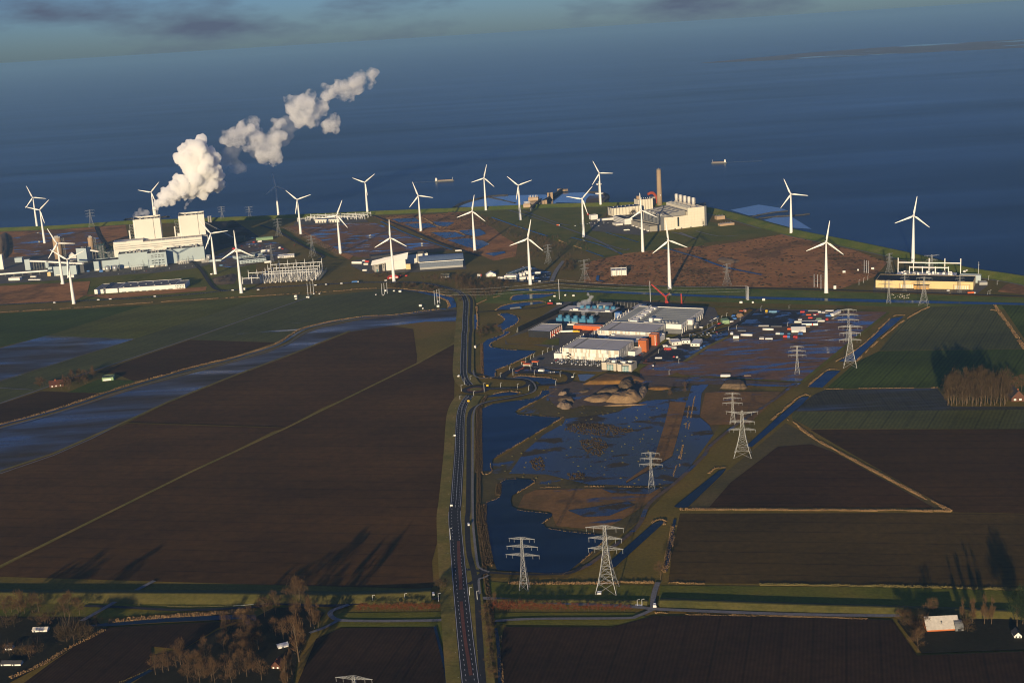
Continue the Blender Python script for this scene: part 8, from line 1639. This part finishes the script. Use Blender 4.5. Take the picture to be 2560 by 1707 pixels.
reeds(S('z8', 560, 578, 700, 585, 1300, 582, 1890, 574), RD, 4, 2.2, .9); reeds(S('z8', 1955, 578, 2352, 588), RD, 3, 1.6, .9); reeds(S('b3', 0, 575, 1200, 592, 2352, 622, 2600, 630), m_sedge, 4, 1.8, .9)
reeds(S('b1', 1000, 645, 1500, 600, 2000, 570, 2280, 545), RD, 6, 2.8, .8); reeds(S('z8', 1905, 855, 2352, 872) + S('b3', 500, 868, 960, 885), RD, 3, 1.4, .8); reeds(S('b1', 100, 1160, 400, 1030, 560, 930, 700, 850, 850, 780, 960, 715), RD, 4, 2.6, .8)
reeds(S('z7', 850, 1026, 1200, 1018, 1960, 1022), RD, 2, 1.5); reeds(S('z7', 2268, 190, 2200, 520, 2120, 760, 2060, 945), RD, 2, 1.4); reeds(S('z7', 2215, 275, 2170, 560, 2130, 830), RD, 2, 1.3)
reeds(S('b1', 1100, 1200, 1390, 1075), m_sedge, 3, 1.4, .8); reeds(S('z8', 2075, 60, 2040, 250, 1990, 480), RD, 5, 2, .9); reeds(S('b1', 820, 465, 1040, 455), m_sedge, 3, 1.2, .8); reeds(S('b1', 1230, 485, 1700, 505, 2352, 490), m_sedge, 2, 1.3, .8); reeds(S('z8', 480, 1070, 490, 1330, 500, 1496), RD, 3, 1.4, .8)
for P_, hh in ((POND_S, 1.8), (POND_L, 1.5), (POND_B, 1.6)): reeds(P_, RD, 2, hh, 1.0, 1.4, closed=True)
for m_, q in (('d5', [890, 720, 920, 668, 1000, 640, 1240, 628, 1500, 622, 1640, 605]), ('d5', [650, 885, 750, 822, 900, 782, 1150, 752, 1380, 745, 1470, 770]), ('z5', [440, 825, 520, 808, 640, 818, 790, 828, 850, 845]), ('z5', [195, 1005, 300, 968, 420, 952, 510, 965]), ('z5', [120, 150, 220, 105, 340, 70]), ('z8', [1860, 45, 1900, 10, 1960, -2, 1992, 12, 1985, 45]), ('b5', [190, 1160, 230, 1125, 300, 1122]), ('b5', [600, 810, 790, 655, 850, 655]), ('b5', [835, 590, 960, 488, 1060, 488]), ('b5', [1020, 430, 1120, 372, 1250, 272, 1380, 140, 1470, 128]), ('z2', [1500, 540, 1800, 530, 1960, 610, 2060, 625]), ('z2', [1880, 660, 2120, 655, 2240, 705, 2352, 735]), ('d5', [330, 830, 345, 900, 350, 1200])): reeds(S(m_, *q), RD, 3, 1.9, 1.2)
reeds(S('z7', 288, 300, 284, 600, 288, 885), m_twigd, 5, 3.0, 1.0, 1.8, 'bank_shade_tufts'); reeds(S('z7', 470, 1000, 462, 1100) , m_twigd, 4, 2.6, 1.0, 1.6, 'bank_shade_tufts'); reeds(S('z7', 325, 1190, 318, 1330) + S('z8', 325, 60, 350, 220, 385, 420), m_twigd, 5, 3.0, 1.0, 1.8, 'bank_shade_tufts'); reeds(S('d6', 478, 150, 480, 400, 490, 700), m_twig, 3, 2.2, 1.2, 1.5, 'bank_shade_tufts')  # dark twig tufts put in for the shade on the ponds' left banks
reeds(S('z3', 1020, 815, 1100, 845), RD, 3, 2); reeds(S('z3', 1160, 865, 1230, 890), RD, 3, 2); reeds(S('z2', 570, 622, 820, 740, 1080, 870), m_earth, 4, 1.4, 1.5, 5, 'heath_scrub')
reeds(t3(offs(main_pts, 15)), m_sedge, 3, 1.0, 1.6, 3.0, 'tall_grass'); reeds(t3(offs(main_pts, -26)[10:]), m_twigd, 3, 1.8, 1.6, 1.5, 'bank_shade_tufts')  # the twig strip likewise stands in for a shaded bank
def tussocks(poly_px, n, m, name, h=(.5, 1.1), r=(.8, 2.0)):
    v, f = [], []
    for p in scatter(poly_px, n):
        rr, hh, a = trs.uniform(*r), trs.uniform(*h), trs.uniform(0, 6); o = len(v)
        for q in range(5): v.append((p.x + rr * math.cos(a + q * 1.257), p.y + rr * math.sin(a + q * 1.257), .6))
        v.append((p.x, p.y, .6 + hh)); f += [(o + q, o + (q + 1) % 5, o + 5) for q in range(5)]
    me = bpy.data.meshes.new(name); me.from_pydata(v, [], f); me.update(); me.materials.append(m); o = bpy.data.objects.new(name, me); col.objects.link(o); o['kind'] = 'stuff'
MARSH = S('z7', 420, 880, 900, 480, 1060, 400, 700, 350, 1000, 230, 1600, 310, 2000, 240, 2300, 400, 2200, 820, 1950, 1000, 900, 1000)
tussocks(MARSH, 130, m_sedge, 'tussocks'); tussocks(S('z7', 1050, 500, 1180, 430, 1500, 450, 1720, 500, 1600, 540, 1300, 550), 420, m_twigd, 'sedge_bed', (.6, 1.5)); tussocks(S('z7', 1200, 590, 1400, 570, 1480, 640, 1420, 740, 1280, 720), 260, m_twigd, 'sedge_bed', (.6, 1.5)); tussocks(S('z7', 740, 780, 860, 740, 900, 860, 800, 870), 120, m_twigd, 'sedge_bed', (.6, 1.5)); tussocks(S('z7', 1100, 900, 1250, 890, 1280, 940, 1120, 950), 80, m_twigd, 'sedge_bed', (.6, 1.5))
for q in (S('z4', 0, 620, 700, 510, 1200, 620, 1420, 700, 1330, 800, 1100, 880, 0, 860), S('z3', 1250, 1020, 1650, 930, 2352, 860, 2450, 1240, 1250, 1210), S('z2', 1360, 520, 2352, 480, 2352, 870, 2260, 850)): tussocks(q, 420, m_twigd, 'heath_scrub', (.6, 1.6), (1.5, 5)); tussocks(q, 800, m_reed, 'dry_grass', (.4, .9), (1.5, 4))
# ================================================================ steam
def GY(p, Y):
    d = _fw * FOC + _rt * (p[0] - W / 2) + _up * (H / 2 - p[1]); t = Y / d.y; return Vector((d.x * t, Y, CAMH + d.z * t))
def steam_mat(name, dens, nscale, t0, t1, col_=(1, 1, 1), ani=0.0):
    m = bpy.data.materials.new(name); m.use_nodes = True; nd, lk = nodes_of(m); nd.remove(nd['Principled BSDF'])
    v = nd.new('ShaderNodeVolumePrincipled'); v.inputs['Color'].default_value = (*col_, 1); v.inputs['Anisotropy'].default_value = ani
    if nscale:
        n = noise(nd, lk, nscale, 4, .6); r = ramp(nd, lk, n.outputs['Fac'], [(t0, 0.0), (t1, 1.0)]); mu = nd.new('ShaderNodeMath'); mu.operation = 'MULTIPLY'; mu.inputs[1].default_value = dens
        lk.new(r.outputs['Color'], mu.inputs[0]); lk.new(mu.outputs[0], v.inputs['Density'])
    else: v.inputs['Density'].default_value = dens
    lk.new(v.outputs[0], nd['Material Output'].inputs['Volume']); return m
_b = bmesh.new(); bmesh.ops.create_icosphere(_b, subdivisions=2, radius=1.0); ICO = ([tuple(v.co) for v in _b.verts], [tuple(v.index for v in f.verts) for f in _b.faces]); _b.free()
def puffs(name, lab, blobs, m, seed, vox=3.0, sub=9, disp=4.0, dsize=14.0, cat='steam'):
    """one billowing body grown from overlapping lobes, welded by a voxel remesh and roughened"""
    rs = random.Random(seed); mb = MB(); c0 = blobs[0][0].copy()
    def ball(c, r): o_ = c - c0; mb.add([(o_.x + r * v[0], o_.y + r * v[1], o_.z + r * v[2]) for v in ICO[0]], ICO[1])
    for c, r in blobs:
        ball(c, r * .8)
        for _ in range(sub):
            d_ = Vector((rs.gauss(0, 1), rs.gauss(0, 1), rs.gauss(0, 1))).normalized(); r2 = r * rs.uniform(.22, .45); c2 = c + d_ * r * rs.uniform(.6, .85); ball(c2, r2)
            for _ in range(3):
                e = (d_ + Vector((rs.gauss(0, .7), rs.gauss(0, .7), rs.gauss(0, .7)))).normalized(); ball(c2 + e * r2 * .8, r2 * rs.uniform(.3, .5))
    me = mb.mesh(name, m); o = bpy.data.objects.new(name, me); col.objects.link(o); o.location = c0
    rm = o.modifiers.new('weld', 'REMESH'); rm.mode = 'VOXEL'; rm.voxel_size = vox; rm.use_smooth_shade = True
    for k, (st, sz) in enumerate(((disp, dsize), (disp * .4, dsize * .35))):
        tx = bpy.data.textures.new(f'{name}_{k}', 'CLOUDS'); tx.noise_scale = sz; tx.noise_depth = 2; dm = o.modifiers.new('billow', 'DISPLACE'); dm.texture = tx; dm.strength = st; dm.mid_level = .5; dm.texture_coords = 'LOCAL'
    return tag(o, lab, cat)
Y0 = CHIM.y; PXM = 1.0884
def bl(L, Y=0, dY=0.0, k=1.0):
    out = []
    for i, (x, y, r) in enumerate(L):
        c = GY((x * PXM, y * PXM), Y0 + Y + dY * (x - 357)); out.append((c, r * PXM * (c.y / FOC) * k))
    return out
m_st1 = steam_mat('dense_steam', 0.2, 0, 0, 0)
puffs('steam_plume', 'great bright white steam plume billowing from the power station chimney', bl([(358, 480, 7), (364, 468, 12), (377, 458, 17), (392, 446, 21), (412, 434, 27), (436, 428, 31), (460, 420, 36), (484, 412, 30), (500, 425, 20), (496, 400, 20), (470, 438, 18), (455, 392, 40), (480, 385, 30), (440, 372, 36), (452, 350, 38), (470, 362, 32), (432, 350, 22)], 0, .8), m_st1, 1, 2.2, 14, 7, 13)
m_st2 = steam_mat('drifting_steam', 0.075, 0.028, 0.42, 0.68)
for L, sd, lab in (([(520, 318, 16), (542, 312, 22), (566, 298, 26), (580, 283, 18), (600, 320, 20), (622, 338, 27), (606, 356, 22), (640, 310, 20), (642, 287, 16), (570, 325, 20), (630, 362, 18)], 2, 'torn white steam puff right of the great plume'), ([(680, 245, 26), (702, 240, 28), (690, 266, 24), (718, 272, 22), (738, 246, 16), (758, 288, 18), (768, 272, 12), (670, 232, 14)], 3, 'drifting white steam puff third along the plume'), ([(757, 214, 18), (788, 203, 24), (815, 196, 24), (838, 186, 20), (856, 170, 13), (866, 166, 7)], 4, 'farthest steam puff at the upper end of the plume')):
    puffs('steam_puff', lab, bl(L, 0, .8, 1.22), m_st2, sd, 3.6, 10, 13, 20)
m_st3 = steam_mat('thin_steam', 0.05, 0.06, 0.38, 0.60)
puffs('steam_wisp', 'thin steam wisp over the left boiler house', bl([(310, 497, 6), (316, 492, 9), (326, 487, 11), (337, 489, 9)], -20), m_st3, 5, 2, 6, 3, 8)
puffs('steam_wisp', 'thin steam wisp over the right boiler house', bl([(422, 488, 4), (425, 478, 5), (430, 468, 6), (438, 460, 7)], -20), m_st3, 6, 2, 6, 3, 8)
def blp(m_, L, Y): return [(GY(S(m_, x, y)[0], Y), r * 1.0 / MAPS[m_][2] * Y / FOC) for x, y, r in L]
Yc = dc.wp(-60, 245).y
m_st4 = steam_mat('cooler_steam', 0.11, 0.07, 0.30, 0.56)
puffs('steam_cloud', 'grey steam drifting up from the blue cooling towers', blp('d1', [(1320, 360, 40), (1300, 310, 55), (1380, 270, 50), (1480, 360, 40), (1560, 320, 40), (1240, 170, 60), (1320, 130, 80), (1420, 90, 60), (1460, 20, 50), (1400, -30, 40)], Yc + 20), m_st4, 7, 1.4, 7, 2.5, 6)

m_st5 = steam_mat('faint_steam', 0.012, 0.022, 0.32, 0.68)
puffs('steam_trail', 'faint grey-blue steam veil linking the drifting puffs', bl([(510, 370, 26), (530, 350, 24), (545, 330, 26), (590, 345, 26), (650, 320, 24), (665, 285, 24), (720, 255, 20), (745, 230, 18), (545, 385, 22)], 30, .8), m_st5, 8, 6, 5, 9, 24)
# ================================================================ air
hz = MB().box(-60000, -700, -3.5, 60000, 90000, 519.5).build('haze', None, kind='stuff')
hm = bpy.data.materials.new('haze_air'); hm.use_nodes = True; nd, lk = nodes_of(hm); nd.remove(nd['Principled BSDF'])
pv = nd.new('ShaderNodeVolumePrincipled'); pv.inputs['Color'].default_value = (0.215, 0.40, 0.62, 1); pv.inputs['Density'].default_value = 3.8e-5; pv.inputs['Anisotropy'].default_value = 0.0
lk.new(pv.outputs['Volume'], nd['Material Output'].inputs['Volume']); hz.data.materials.append(hm)
